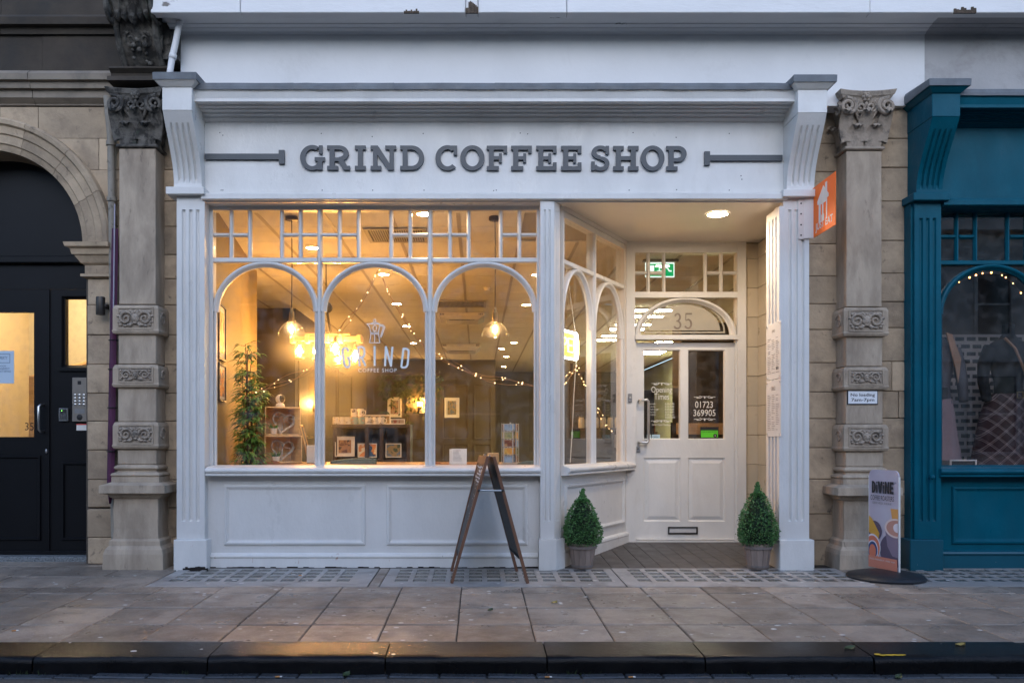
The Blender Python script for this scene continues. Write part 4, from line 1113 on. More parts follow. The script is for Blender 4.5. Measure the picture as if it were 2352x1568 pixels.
pot = PL([zq(*p) for p in ((872,462),(1030,462))], th)+PL([zq(*p) for p in ((945,432),(872,462),(822,458),(862,505),(885,600),(1005,600),(1030,462),(945,432))], th)
pot += PL([zq(*p) for p in ((905,470),(918,600))], th)[:0]
pot += PL([zq(*p) for p in ((885,600),(885,622),(1008,622),(1005,600))], th)+PL([zq(*p) for p in ((885,622),(866,762),(1028,762),(1008,622))], th)+PL([zq(*p) for p in ((945,625),(945,762))], th)
pot += PL([zq(*p) for p in ((1032,480),(1070,470),(1108,512),(1052,672),(1040,660),(1085,515),(1062,492),(1030,500))], th)
c = zq(946,530); pot += ring_polys(c[0], c[1], .018, .028, .006); c = zq(946,412); pot += ring_polys(c[0], c[1], .011, .016, .005)
obj('glass_emblem', MB().flat(pot, yv-.0015, yv), VINYL, win, label='white outline coffee pot emblem')

# ================================================================== teal shop front
teal = thing('teal_shop_front', 'teal painted timber shop front with arched display window', 'shopfront', (5.0, 7.2, 0))
LEAD2 = LEAD
cornice(teal, 3.905, 6.3, -.05, TEAL, LEAD2)
bracket(teal, 3.684, 3.9045, -.05, TEAL, LEAD2)
obj('fascia_back', MB().box(3.66,6.3,7.281,7.36,3.03,4.0), TEAL, teal)
fluted_post(teal, 'pilaster', 3.672, 3.895, .252, 3.083, 7.06, 7.28, 3, TEAL, .40, 2.95)
obj('pilaster_plinth', MB().cbox(3.615,3.895,7.02,7.28,-.03,.251,.006), TEAL_WORN, teal)
obj('side_return', MB().box(3.655,3.671,7.09,7.22,.2,3.08), TEAL, teal)
shop_window(teal, [(3.965,4.865),(4.905,5.805)], MW, TEAL, GLASS_R, zh=3.035, zt0=2.585, zt1=2.625, zm=2.83, spring=2.165)
lathe_sill(teal, 3.88, 6.0, TEAL, z=-.008)
obj('stall_riser', MB().box(3.896,6.3,7.14,7.26,.012,.774), TEAL, teal)
riser_panel(teal, 4.03, 5.2, .205, .69, 7.14, TEAL); riser_panel(teal, 5.3, 6.2, .205, .69, 7.14, TEAL)
obj('skirting', MB().prism([(7.139,-.02),(7.112,-.02),(7.112,.105),(7.106,.112),(7.10,.124),(7.106,.138),(7.12,.142),(7.139,.15)], 3.897, 6.3, 'x'), TEAL_WORN, teal)
kn = obj('knob', MB().tube([(3.80,7.06,.775),(3.80,7.03,.775)], .009, 8).ball((3.80,7.018,.775), .021, 12, 8), TEAL, teal, True)

# ================================================================== white cornice and frieze above
cor = thing('upper_cornice', 'peeling white painted cornice and frieze above the coffee shop', 'cornice', (.6, 7.2, 3.93))
XW = 3.80
def frieze(name, x0, x1, mt, zb=3.925):
    obj(name, MB().box(x0,x1,7.14,7.30,zb,4.60), mt, cor)
frieze('frieze', -2.53, XW-.001, mat('white_frieze_paint', (.72,.715,.71), .45, .05, 1.5, .12, 30, stain=((.42,.40,.38),2.2,.58,.8,.35), stain2=((.15,.13,.12),34,.735,.76,.8)))
frieze('frieze', XW, 6.3, GREYREND)
def bed(x0, x1, mt):
    obj('bed_moulding', MB().prism([(7.139,4.528),(7.12,4.53),(7.112,4.542),(7.07,4.548),(7.065,4.556),(7.02,4.558),(7.015,4.566),(6.90,4.568),(6.90,4.60),(7.139,4.60)], x0, x1, 'x'), mt, cor)
bed(-2.6, XW-.001, WHITE_OLD); bed(XW, 6.3, GREYREND)
bx = [-2.66,-1.93,-.10,.0,.72,3.18,6.3]
for a, b in zip(bx, bx[1:]):
    j = random.uniform(-.004,.004)
    obj('cornice_board', MB().cbox(a+.002,b-.002,6.81+j,6.90,4.548+j*.5,4.95,.006), WHITE_OLD, cor)
    obj('cornice_board_top', MB().box(a+.002,b-.002,6.901,7.30,4.605,4.95), WHITE_OLD, cor)
# rotten patches in the boards: dark splintered hollows
ROT = mat('rotten_wood', (.09,.065,.045), .9, .5, 20, .8, 40)
for xc, w, h in ((-.54,.11,.035),(-.05,.09,.10),(3.95,.16,.05)):
    mb = MB()
    for k in range(9):
        xx = xc+(k/8-.5)*w; hh = h*(.4+.6*random.random())
        mb.box(xx-w/17, xx+w/17, 6.8005+random.random()*.004, 6.82, 4.543, 4.543+hh)
    obj('rotten_patch', mb, ROT, cor)

pp = thing('waste_pipe', 'crooked white painted pipe on the frieze above the sign bracket', 'pipe', tuple(P(398,180,6.95)))
obj('pipe', MB().tube([P(415,42,7.0),P(411,60,6.98),P(403,100,6.98),P(396,130,6.98),P(391,160,6.97),P(388,186,6.95)], .026, 12), WHITE_OLD, pp, True)
obj('collar', MB().tube([P(398,125,6.98),P(395.5,136,6.98)], .031, 12), WHITE_OLD, pp, True)
# ================================================================== inside the coffee shop
ZC = 3.11
WDARK = mat('dark_olive_wall_paint', (.070,.050,.026), .6, .12, 1.2, .05, 20)
WCREAM = mat('cream_wall_paint', (.66,.60,.44), .7, .04, 2, .05, 30)
WGREEN = mat('grey_green_wall_paint', (.34,.36,.25), .7, .04, 2)
CEILT = mat('ceiling_tile_white', (.64,.62,.58), .85, .03, 3, .15, 90, rand=.03)
CBAR = mat('ceiling_grid_bar', (.33,.30,.26), .6, .04)
FLOORW = mat('brown_floor_vinyl', (.16,.10,.06), .45, .2, 3, .05, 30, stretch=(4,.6,1))
WOOD = mat('pine_wood', (.56,.36,.17), .55, .22, 5, .15, 30, stretch=(1,1,6), rand=.08)
WOODD = mat('dark_stained_wood', (.045,.028,.018), .45, .25, 5, .1, 30, stretch=(1,1,5))
WOODB = mat('warm_brown_counter_wood', (.22,.10,.045), .4, .2, 4, .1, 30, stretch=(.6,5,1))
CERAM = mat('white_glazed_ceramic', (.75,.72,.66), .2, .03)
LEAFI = mat('indoor_leaf', (.11,.27,.045), .45, .35, 14)
STEM = mat('brown_stem', (.10,.07,.04), .8, .2, 20)
def W(name, mb, m): return obj(name, mb, m, kind='structure')
W('floor', MB().prism([(-2.6,7.27),(.66,7.27),(1.46,8.58),(2.95,8.58),(2.95,9.3),(4.83,9.3),(4.83,25.2),(-6,25.2),(-6,10.1),(-2.66,10.1)], -.02, .06, 'z'), FLOORW)
W('wall_left', MB().prism([(-2.285,7.27),(-2.66,10.10),(-2.80,10.10),(-2.53,7.27)], .06, ZC+.02, 'z'), mat('ochre_cream_wall_paint', (.23,.165,.062), .7, .05, 2, .05, 30))
W('wall_left_return', MB().box(-6.1,-2.801,10.0,10.10,.06,ZC), WCREAM)
W('wall_far_left', MB().box(-6.2,-6.0,10,13,.06,ZC), WCREAM)
wa = W('wall_back_left', MB().box(-6.1,-2.812,12.9,13.1,.06,ZC), WDARK)
ws = W('wall_back_side', MB().box(-3.0,-2.81,12.9,21.4,.0601,ZC-.001), WDARK)
wb = W('wall_back', MB().box(-2.809,.44,21.2,21.4,.06,ZC), WDARK)
W('partition', MB().box(.30,.4405,21.401,25,.06,ZC), WDARK)
W('wall_rear', MB().box(.441,4.83,25.0,25.2,.06,ZC), WDARK)
W('wall_right', MB().box(4.83,5.0,9.35,25.2,.06,ZC), WGREEN)
W('wall_right_front', MB().box(2.96,4.83,9.25,9.35,.06,ZC), WCREAM)
W('wall_right_return', MB().box(2.96,3.05,8.5,9.249,.06,ZC), WCREAM)
# wall panelling mouldings on the dark walls
for a, b in ((-2.7,-1.9),(-1.85,-1.0),(-.95,-.2),(-.15,.38)):
    for z0, z1 in ((.25,1.0),(1.1,2.5)):
        obj('wall_panel', MB().frame(a+.04, b-.04, z0, z1, [(0,21.199),(.0,21.18),(.03,21.18),(.035,21.199)]), WDARK, wb)
for a, b in ((13.1,14.7),(14.9,16.6),(16.8,18.6)):
    xf = Matrix(((0,1,0,-2.809-21.2+.0),(1,0,0,0),(0,0,1,0),(0,0,0,1)))
    mb = MB().frame(a, b, 1.1, 2.5, [(0,0),(.0,.02),(.04,.02),(.045,0)])
    mb.v = [(-2.8095+p[1], p[0], p[2]) for p in mb.v]; obj('wall_panel', mb, WDARK, ws)
# ceiling of tiles on a grid
ceil = W('ceiling', MB().prism([(-2.5,7.37),(.70,7.37),(1.46,8.62),(2.95,8.62),(2.95,9.3),(4.83,9.3),(4.83,25.1),(-6,25.1),(-6,10.1),(-2.7,10.1)], ZC+.012, ZC+.08, 'z'), CBAR)
tme = mesh_of('ceiling_tile', MB().cbox(-.297,.297,-.297,.297,-.002,.010,.003), CEILT)
x_l = [-.18+.6*k for k in range(-10, 9)]
rest = MB()
nt = 0
for j in range(30):
    y = 7.66+.6*j
    for x in x_l:
        xc = x+.3
        if xc > 4.75: continue
        if .5 < xc < 3.0 and y < 8.6: continue
        if xc < -3.0 and y < 10.2: continue
        if j < 17 and xc > -3.2 and nt < 299:
            piece('ceiling_tile', tme, ceil, (xc, y, ZC)); nt += 1
        else: rest.cbox(xc-.297,xc+.297,y-.297,y+.297,ZC-.002,ZC+.010,.003)
obj('ceiling_tile_field', rest, CEILT, ceil, kind='stuff')
for x in x_l:
    if x < -3.4 or x > 4.7: continue
    y0 = 8.62 if .3 < x < 3.1 else 7.36
    obj('grid_bar', MB().box(x-.017,x+.017,y0,25,ZC-.007,ZC-.001), CBAR, ceil)

# --- lamps
WARM = (1.0,.55,.20)
BULB = emit_mat('filament_glow', (1.0,.60,.25), 240.0)
BULBC = emit_mat('lantern_bulb_glow', (1.0,.47,.12), 430.0)
DLIGHT = emit_mat('downlight_glow', (1.0,.60,.27), 190.0)
TUBEL = emit_mat('fluorescent_glow', (1.0,.90,.62), 34.0)
PANELL = emit_mat('panel_light_glow', (1.0,.92,.62), 62.0)
PORCHL = emit_mat('porch_light_glow', (1.0,.79,.56), 165.0)
FAIRY = emit_mat('fairy_light_glow', (1.0,.62,.28), 3.2, False)
WIRE = mat('copper_wire', (.42,.25,.14), .4, 0, metal=.6)
CORD = mat('black_flex', (.015,.014,.013), .6, 0)
def ceil_y(v): return (ZC-CAMZ)*F/(V0-v)
def downlight(x, y, z, r, glow, label, group, rim):
    t = thing('downlight', label, 'ceiling light', (x,y,z), group)
    prof = [(r*1.22,0),(r*1.22,-.004),(r*1.02,-.010),(r*.98,-.004)]
    obj('trim_ring', MB().lathe(prof, (x,y,z), 28, False), rim, t, True)
    obj('lens', MB().lathe([(.0005,-.009),(r*.5,-.0085),(r*.8,-.007),(r*.97,-.004)], (x,y,z), 24, False), glow, t)
for u, v in ((718,568),(881,629),(911,697),(934,748),(950,787),(975,490),(1235,630),(1209,699),(1180,786),(1163,818),(1157,841),(1152,800)):
    y = ceil_y(v); downlight(PX(u,y), y, ZC-.002, .068, DLIGHT, 'small round recessed downlight in the tiled ceiling', 'downlights in the coffee shop ceiling', CERAM)
downlight(2.12, 7.43, 3.0845, .088, PORCHL, 'lit round downlight in the porch ceiling over the door', None, CERAM)
def pendant(u, label):
    y = 7.62; x = PX(u, y)
    z = lambda v: PZ(v, y)
    t = thing('pendant_lamp', label, 'pendant lamp', (x,y,z(772)), 'glass pendant lamps in the window')
    obj('ceiling_rose', MB().lathe([(.001,ZC-.003),(.056,ZC-.003),(.058,ZC-.03),(.05,ZC-.036),(.001,ZC-.036)], (x,y,0), 24, False), WOODD, t, 40)
    obj('flex', MB().tube([(x,y,ZC-.036),(x+.003,y,2.7),(x,y,z(708))], .0045, 6), CORD, t)
    obj('lamp_holder', MB().lathe([(.004,z(706)),(.014,z(708)),(.016,z(716)),(.024,z(717)),(.025,z(732)),(.021,z(734)),(.021,z(740)),(.010,z(741))], (x,y,0), 16, False), BRASS, t, 40)
    sh = [(.026,z(733)),(.032,z(737)),(.040,z(740)),(.062,z(743)),(.088,z(749)),(.108,z(757)),(.119,z(765)),(.124,z(771)),(.121,z(772))]
    obj('glass_shade', MB().lathe(sh, (x,y,0), 32, False), GLASS_L, t, True)
    b = obj('bulb', MB().lathe([(.010,z(741)),(.012,z(745)),(.024,z(752)),(.028,z(758)),(.024,z(764)),(.004,z(769))], (x,y,0), 16, False), GLASS_L, t, True)
    obj('filament', MB().lathe([(.003,z(747)),(.013,z(752)),(.014,z(759)),(.004,z(764))], (x,y,0), 10, False), BULB, b)
pendant(670, 'clear glass pendant lamp above the bamboo plant side of the window')
pendant(1137, 'clear glass pendant lamp hanging in front of the ceiling vent')
# chandelier: beam on a chain with lantern bulbs
y = 9.6
ch = thing('beam_chandelier', 'wooden beam chandelier with glowing lantern bulbs hung on a chain', 'chandelier', (PX(752,y),y,PZ(830,y)))
xa, xb, zb = PX(668,y), PX(834,y), PZ(778,y)
obj('beam', MB().cbox(xa,xb,y-.04,y+.04,zb-.03,zb+.03,.008), WOOD, ch)
obj('upper_bar', MB().cbox(PX(700,y),PX(805,y),y-.03,y+.03,zb+.034,zb+.06,.006), WOOD, ch)
for u in (672,706,752,784,826): obj('beam_collar', MB().cbox(PX(u,y)-.025,PX(u,y)+.025,y-.055,y+.055,zb-.05,zb+.045,.006), WOOD, ch)
xc = PX(755,y); zp = PZ(706,y)
obj('pulley', MB().tube([(xc-.02,y-.03,zp),(xc-.02,y+.03,zp)], .06, 14), BLACKM, ch, 40)
for k in range(16):
    zz0 = zb+.06+(zp-.05-zb-.06)*k/16; xx = xc+.02-(.04)*k/16
    obj('chain_link', MB().tube([(xx+.012*cos(a)*(k%2), y+.012*cos(a)*(1-k%2), zz0+.015+.02*sin(a)) for a in [2*pi*i/8 for i in range(9)]], .004, 5), BLACKM, ch)
obj('chain_rod', MB().tube([(xc-.03,y,zp+.05),(xc-.03,y,ZC-.01)], .006, 6), BLACKM, ch)
for u, v, yy in ((688,806,9.6),(728,808,9.62),(770,800,9.45),(777,822,9.85),(816,818,9.6)):
    x = PX(u,yy); zz0 = PZ(v,yy)
    ln = obj('lantern', MB().lathe([(.016,.085),(.03,.075),(.05,.05),(.055,0),(.05,-.05),(.03,-.07)], (x,yy,zz0), 18, False), GLASS_L, ch, True)
    obj('lantern_cap', MB().lathe([(.008,.13),(.02,.12),(.022,.09),(.034,.075),(.034,.07)], (x,yy,zz0), 14, False), BRASS, ln, 40)
    obj('lantern_base', MB().lathe([(.03,-.07),(.055,-.075),(.06,-.085),(.045,-.10),(.02,-.105)], (x,yy,zz0), 16, False), BRASS, ln, 40)
    obj('filament', MB().ball((x,yy,zz0), .03, 12, 8, 1, 1, 1.3), BULBC, ln)
    obj('drop', MB().tube([(x,yy,zz0+.13),(x,y,zb-.03)], .005, 5), BLACKM, ch)
def wall_lamp_in(x, y, z, nx, ny, label):
    t = thing('wall_sconce', label, 'wall lamp', (x,y,z))
    obj('back_plate', MB().ball((x,y,z-.08), .05, 12, 6, 1, 1, 1.2), BRASS, t, True)
    obj('arm', MB().tube([(x,y,z-.08),(x+nx*.10,y+ny*.10,z-.10),(x+nx*.12,y+ny*.12,z-.05)], .010, 6), BRASS, t)
    obj('bulb', MB().ball((x+nx*.12,y+ny*.12,z), .05, 14, 8), BULBC, t, True)
    obj('cup', MB().lathe([(.012,-.07),(.04,-.06),(.05,-.045)], (x+nx*.12,y+ny*.12,z), 14, False), BRASS, t)
wall_lamp_in(-2.80, 14.3, 1.70, 1, 0, 'glowing bulb sconce on the brown side wall above the crates')
wall_lamp_in(PX(965,21.2), 21.19, 1.99, 0, -1, 'glowing bulb sconce between the picture frames on the back wall')
# fluorescent fittings
for k, (yy, xa, xb) in enumerate(((12.9,2.38,2.98),(13.55,2.38,2.98),(14.5,2.38,2.98),(15.1,2.38,2.98),(16.06,2.38,2.98),(16.75,2.38,2.98))):
    t = thing('strip_light', 'lit white fluorescent strip in the ceiling behind the counter', 'ceiling light', ((xa+xb)/2,yy,ZC-.03), 'strip lights behind the counter')
    obj('housing', MB().cbox(xa-.02,xb+.02,yy-.07,yy+.07,ZC-.03,ZC-.008,.005), CERAM, t)
    obj('diffuser', MB().cbox(xa,xb,yy-.05,yy+.05,ZC-.048,ZC-.031,.006), TUBEL, t)
for k, yy in enumerate((17.75, 19.05)):
    t = thing('panel_light', ('long lit ceiling panel on the door side of the pair', 'long lit ceiling panel on the far wall side of the pair')[k], 'ceiling light', (4.0,yy,ZC-.03), 'panel lights seen through the door')
    obj('housing', MB().cbox(3.62,4.28,yy-.6,yy+.6,ZC-.02,ZC-.008,.004), CERAM, t)
    obj('diffuser', MB().cbox(3.66,4.24,yy-.56,yy+.56,ZC-.028,ZC-.021,.003), PANELL, t)
# ceiling grilles and air conditioning cassettes
GRL = mat('vent_grey', (.36,.33,.28), .6, .05)
def grille(x0, x1, y0, y1, n, label):
    t = thing('ceiling_vent', label, 'ceiling vent', ((x0+x1)/2,(y0+y1)/2,ZC-.03))
    obj('frame', MB().box(x0,x1,y0,y0+.04,ZC-.02,ZC-.008).box(x0,x1,y1-.04,y1,ZC-.02,ZC-.008).box(x0,x0+.04,y0+.04,y1-.04,ZC-.02,ZC-.008).box(x1-.04,x1,y0+.04,y1-.04,ZC-.02,ZC-.008), GRL, t)
    obj('backing', MB().box(x0+.04,x1-.04,y0+.04,y1-.04,ZC-.0095,ZC-.0085), BLACKM, t)
    for i in range(n):
        x = x0+.05+(x1-x0-.1)*(i+.5)/n; w = (x1-x0-.1)/n*.5
        obj('slat', MB().box(x-w/2,x+w/2,y0+.041,y1-.041,ZC-.018,ZC-.010), GRL, t)
grille(-.62,.12,12.15,12.75,34,'long slatted ceiling vent behind the pendant lamp')
grille(-1.10,-.50,8.0,8.55,22,'square grey ceiling vent beyond the upper window panes')
def cassette(x0, x1, y0, y1, drop, label):
    t = thing('air_conditioner', label, 'air conditioner', ((x0+x1)/2,(y0+y1)/2,ZC-drop))
    rings = [[(x0+d,y0+d,z),(x1-d,y0+d,z),(x1-d,y1-d,z),(x0+d,y1-d,z)] for d, z in ((0,ZC-.008),(0,ZC-drop*.5),(.10,ZC-drop),(.3,ZC-drop-.001))]
    mb = MB().loops(rings); mb.f.append((12,13,14,15)); obj('casing', mb, CERAM, t)
    obj('slot', MB().box(x0+.16,x1-.16,y0+.13,y0+.19,ZC-drop-.004,ZC-drop-.002), BLACKM, t)
    for sx in (x0+.02, x1-.09):
        for k in range(3): obj('louvre', MB().box(sx+.025*k,sx+.025*k+.012,y0-.004,y0+.0,ZC-drop*.45,ZC-.02), BLACKM, t)
cassette(-.62,.10,13.3,14.1,.10,'white ceiling air conditioner just behind the long slatted vent')
cassette(-.75,.05,17.6,18.5,.14,'white ceiling air conditioner near the dark back wall')
det = thing('smoke_detector', 'small white smoke detector on the ceiling tiles', 'smoke detector', (PX(1118,ceil_y(660)),ceil_y(660),ZC-.05))
xd, yd = det.location.x, det.location.y
obj('base', MB().lathe([(.001,-.003),(.05,-.003),(.05,-.02),(.04,-.022)], (xd,yd,ZC), 18, False), CERAM, det, 40)
obj('head', MB().lathe([(.04,-.022),(.036,-.042),(.02,-.05),(.001,-.05)], (xd,yd,ZC), 18, False), CERAM, det, 40)
# exit sign
ye = 9.4
ex_ = thing('exit_sign', 'green running figure exit sign hanging behind the overlight', 'exit sign', (PX(1515,ye),ye,PZ(637,ye)))
xa, xb, z0, z1 = PX(1482,ye), PX(1549,ye), PZ(637,ye), PZ(603,ye)
EGREEN = emit_mat('exit_green_glow', (.0,.30,.085), .6, False); EWHITE = emit_mat('exit_white_glow', (.85,1.0,.9), .6, False)
obj('ceiling_bar', MB().cbox(PX(1476,ye),PX(1558,ye),ye-.03,ye+.03,z1+.004,z1+.03,.005), DSTEEL, ex_)
obj('hanger', MB().box(xa+.02,xa+.03,ye-.01,ye+.01,z1+.03,ZC).box(xb-.03,xb-.02,ye-.01,ye+.01,z1+.03,ZC), DSTEEL, ex_)
obj('panel', MB().cbox(xa,xb,ye-.006,ye+.006,z0,z1,.003), EWHITE, ex_)
obj('green_field', MB().box(xa+.012,xb-.012,ye-.0085,ye-.0065,z0+.012,z1-.016), EGREEN, ex_)
w, h = xb-xa, z1-z0
pic = [R_(.10*w,.40*h,.30*w,.80*h)] + PL([(.48*w,.72*h),(.48*w,.42*h)], .013)+PL([(.40*w,.42*h),(.57*w,.42*h)], .013)+PL([(.62*w,.72*h),(.76*w,.60*h),(.82*w,.42*h),(.90*w,.42*h)], .014)+[ARC(.47*w,.30*h,.11*w,.16*h,180,360,.02,14)]
obj('pictogram', MB().flat(pic, ye-.0105, ye-.009, xa, z0), EWHITE, ex_)
# neon OPEN sign inside the side window
MO = MS @ Matrix.Translation((0,.12,0))
zo0, zo1 = 1.82, 2.06
NEONW = emit_mat('neon_white', (1.0,.93,.80), 9.0); NEONO = emit_mat('neon_orange', (1.0,.55,.10), 7.0)
op = thing('neon_sign', 'lit orange and white neon OPEN sign hanging in the side window', 'neon sign', tuple(MO @ Vector((.0,0,zo0))))
xo0, xo1 = .08, .577
obj('board', MB(MO).cbox(xo0,xo1,.004,.014,zo0,zo1,.003), mat('amber_acrylic', (.55,.28,.05), .3, .05, emit=((1,.5,.08),.6)), op)
pts = [(xo0+.03,zo0),(xo1-.03,zo0),(xo1-.008,zo0+.008),(xo1,zo0+.03),(xo1,zo1-.03),(xo1-.008,zo1-.008),(xo1-.03,zo1),(xo0+.03,zo1),(xo0,zo1-.03),(xo0,zo0+.03),(xo0+.03,zo0)]
obj('neon_border', MB(MO).tube([(a,-.006,b) for a,b in pts], .010, 8), NEONW, op)
xl = xo0+.045; hz0, hz1 = zo0+.06, zo1-.06; lw, gp = .095, .03
for k, chh in enumerate('OPEN'):
    x = xl+k*(lw+gp); Lp = {'O':[(0,.2),(0,.8),(.25,1),(.75,1),(1,.8),(1,.2),(.75,0),(.25,0),(0,.2)],'P':[(0,0),(0,1),(.7,1),(1,.8),(.7,.5),(0,.5)],'E':[(1,0),(0,0),(0,1),(1,1)],'N':[(0,0),(0,1),(1,0),(1,1)]}[chh]
    mb = MB(MO).tube([(x+a*lw,-.008,hz0+b*(hz1-hz0)) for a,b in Lp], .009, 6)
    if chh == 'E': mb.tube([(x,-.008,(hz0+hz1)/2),(x+.8*lw,-.008,(hz0+hz1)/2)], .009, 6)
    obj('neon_letter', mb, NEONO, op, label='orange neon letter '+chh)
CABLE = mat('white_cable', (.7,.68,.62), .5, 0)
ap0 = (.36,.0,2.62)
obj('hanging_cord', MB(MO).tube([(xo0+.03,.0,zo1),ap0], .003, 5).tube([(xo1-.03,.0,zo1),ap0], .003, 5), CABLE, op)
obj('power_cable', MB(MO).tube([(xo1-.01,0,zo0),(xo1-.02,.02,1.5),(xo1-.05,.02,1.2),(xo1-.09,.02,.95),(xo1-.10,.02,.88)], .004, 6), CABLE, op)
obj('switch', MB(MO).tube([(xo1-.055,.02,1.16),(xo1-.062,.02,1.10)], .009, 6), CABLE, op)
# fairy light strings
def fairy(label, pts, n_strand, nb, sp, loc=None, group='fairy light strings', glow=None, br=1.0):
    pts = [Vector(p) for p in pts]
    t = thing('fairy_lights', label, 'fairy lights', tuple(pts[0]), group)
    segs = []; tot = 0
    for a, b in zip(pts, pts[1:]): segs.append((a,b,(b-a).length)); tot += (b-a).length
    def at(s):
        s *= tot
        for a, b, l in segs:
            if s <= l: return a.lerp(b, s/l if l else 0)
            s -= l
        return pts[-1]
    wm = MB(); bm_ = MB()
    for k in range(n_strand):
        ph = random.random()*6; fq = random.uniform(10,16); q = []
        for i in range(61):
            s = i/60; p = at(s); am = sp*min(1, 6*s, 6*(1-s)+.15)
            q.append(p+Vector((am*.3*cos(fq*s+ph), am*.3*sin(fq*1.3*s+ph), am*sin(fq*s+ph))))
        wm.tube(q, .0017, 4)
        for i in range(nb):
            p = q[int((i+random.random()*.8)/nb*60)]
            bm_.ball(p+Vector((0,-.003,0)), random.uniform(.0032,.0058)*br, 6, 4)
    obj('wire', wm, WIRE, t); obj('bulb_chain', bm_, glow or FAIRY, t)
yf_ = 7.325
Q = lambda l: [P(u,v,yf_) for u,v in l]
fairy('fairy light string sagging from the arch top towards the bamboo plant', Q([(868,620),(855,650),(820,705),(790,748),(770,790),(735,832),(690,856),(640,880),(595,902),(560,915)]), 3, 9, .035)
fairy('fairy light string sagging from the arch top to the corner post', Q([(872,620),(888,660),(915,705),(935,745),(955,780),(985,812),(1030,828),(1080,850),(1120,868),(1170,878),(1232,888)]), 4, 10, .03)
fairy('fairy light string drooping across the side window behind the neon sign', [MS @ Vector(p) for p in ((-.02,.08,1.50),(.25,.10,1.60),(.55,.10,1.75),(.78,.10,1.55),(1.05,.10,1.35),(1.42,.10,1.15))], 3, 15, .03)

# --- furniture and goods in the window
bar = thing('window_counter', 'brown wooden counter running along inside the window', 'counter', (-.6,7.7,.06))
obj('top', MB().cbox(-1.95,.58,7.31,8.55,.825,.862,.006), WOODB, bar)
for x in (-1.8,-.7,.45): obj('leg', MB().cbox(x-.03,x+.03,8.40,8.46,.06,.824,.004), WOODD, bar)
# bamboo-like plant
def bamboo(x, y, label):
    t = thing('potted_bamboo', label, 'potted plant', (x,y,.06))
    obj('pot', MB().lathe([(.10,0),(.13,.26),(.14,.27),(.125,.27),(.12,.22),(.001,.22)], (x,y,.06), 22, False), WOODD, t, 40)
    st = MB(); lf = MB(); random.seed(31)
    for k in range(9):
        a = random.random()*6.3; r = random.uniform(.01,.06); x0, y0 = x+r*cos(a), y+r*sin(a); hh = random.uniform(1.1,1.75)
        dxx, dyy = random.uniform(-.03,.06), random.uniform(-.10,.08)
        tip = [(x0+dxx*s*s, y0+dyy*s*s, .28+hh*s) for s in [i/8 for i in range(9)]]
        st.tube(tip, [.008*(1-.6*i/8) for i in range(9)], 5)
        for i in range(62):
            s = random.uniform(.12,1); p = Vector(tip[0]).lerp(Vector(tip[-1]), s); p = Vector((x0+dxx*s*s,y0+dyy*s*s,.28+hh*s))
            an = random.random()*2*pi
            d = Vector((cos(an),sin(an)*.8,random.uniform(.0,.5))).normalized(); tw = p+d*random.uniform(.02,.075)
            st.tube([p,tw], .002, 3, False)
            for q in range(3):
                an2 = an+random.uniform(-.9,.9); ln = random.uniform(.07,.13); wd = random.uniform(.007,.012)
                dv = Vector((cos(an2),sin(an2),random.uniform(-.2,.35))).normalized(); sd = dv.cross(Vector((0,0,1))).normalized()
                m1 = tw+dv*ln*.35+Vector((0,0,.006)); m2 = tw+dv*ln*.7-Vector((0,0,.006)); e = tw+dv*ln-Vector((0,0,.035))
                lf.add([tw, m1+sd*wd, m1-sd*wd, m2+sd*wd*.8, m2-sd*wd*.8, e, m1+Vector((0,0,.004)), m2+Vector((0,0,.003))], [(0,1,6),(0,6,2),(1,3,7,6),(6,7,4,2),(3,5,7),(7,5,4)])
    obj('stem', st, STEM, t); obj('foliage', lf, LEAFI, t)
bamboo(-2.16, 7.90, 'tall leafy bamboo plant standing beside the picture frames')
# pictures
def art_mat(name, cols, scale, seed):
    m = bpy.data.materials.new(name); m.use_nodes = True; N = m.node_tree.nodes; L = m.node_tree.links; b = N['Principled BSDF']; b.inputs['Roughness'].default_value = .5
    pos = N.new('ShaderNodeNewGeometry').outputs['Position']; mp = N.new('ShaderNodeMapping'); mp.inputs['Location'].default_value = (seed*3.1, seed*1.7, seed); L.new(pos, mp.inputs[0])
    n = N.new('ShaderNodeTexNoise'); n.inputs['Scale'].default_value = scale; n.inputs['Detail'].default_value = 5; n.inputs['Distortion'].default_value = .8; L.new(mp.outputs[0], n.inputs[0])
    r = N.new('ShaderNodeValToRGB'); el = r.color_ramp.elements
    r.color_ramp.interpolation = 'CONSTANT' if len(cols) > 3 else 'LINEAR'
    while len(el) < len(cols): el.new(.5)
    for i, c in enumerate(cols): el[i].position = .28+.44*i/max(1,len(cols)-1); el[i].color = (*lin(c),1)
    L.new(n.outputs[0], r.inputs[0]); L.new(r.outputs[0], b.inputs[0]); return m
ART = [art_mat('poster_print_red', ['b5532d','d9a441','e8d7a0','7c3a24'], 9, 1), art_mat('harbour_print', ['28527a','d98e4a','e8d9b0','3a7ca5'], 12, 2), art_mat('town_print', ['5a5348','a3927a','8c3f2a','d2c4a0'], 14, 3),
       art_mat('field_print', ['3f4f3a','8f7a52','5a6b7b','a05a45'], 10, 4), art_mat('cattle_print', ['6b4a38','a37b55','40362f','c9b18d'], 12, 5)]
FRDK = mat('dark_frame_wood', (.03,.022,.016), .4, .1); MOUNT = mat('picture_mount_card', (.72,.68,.60), .7, .02)
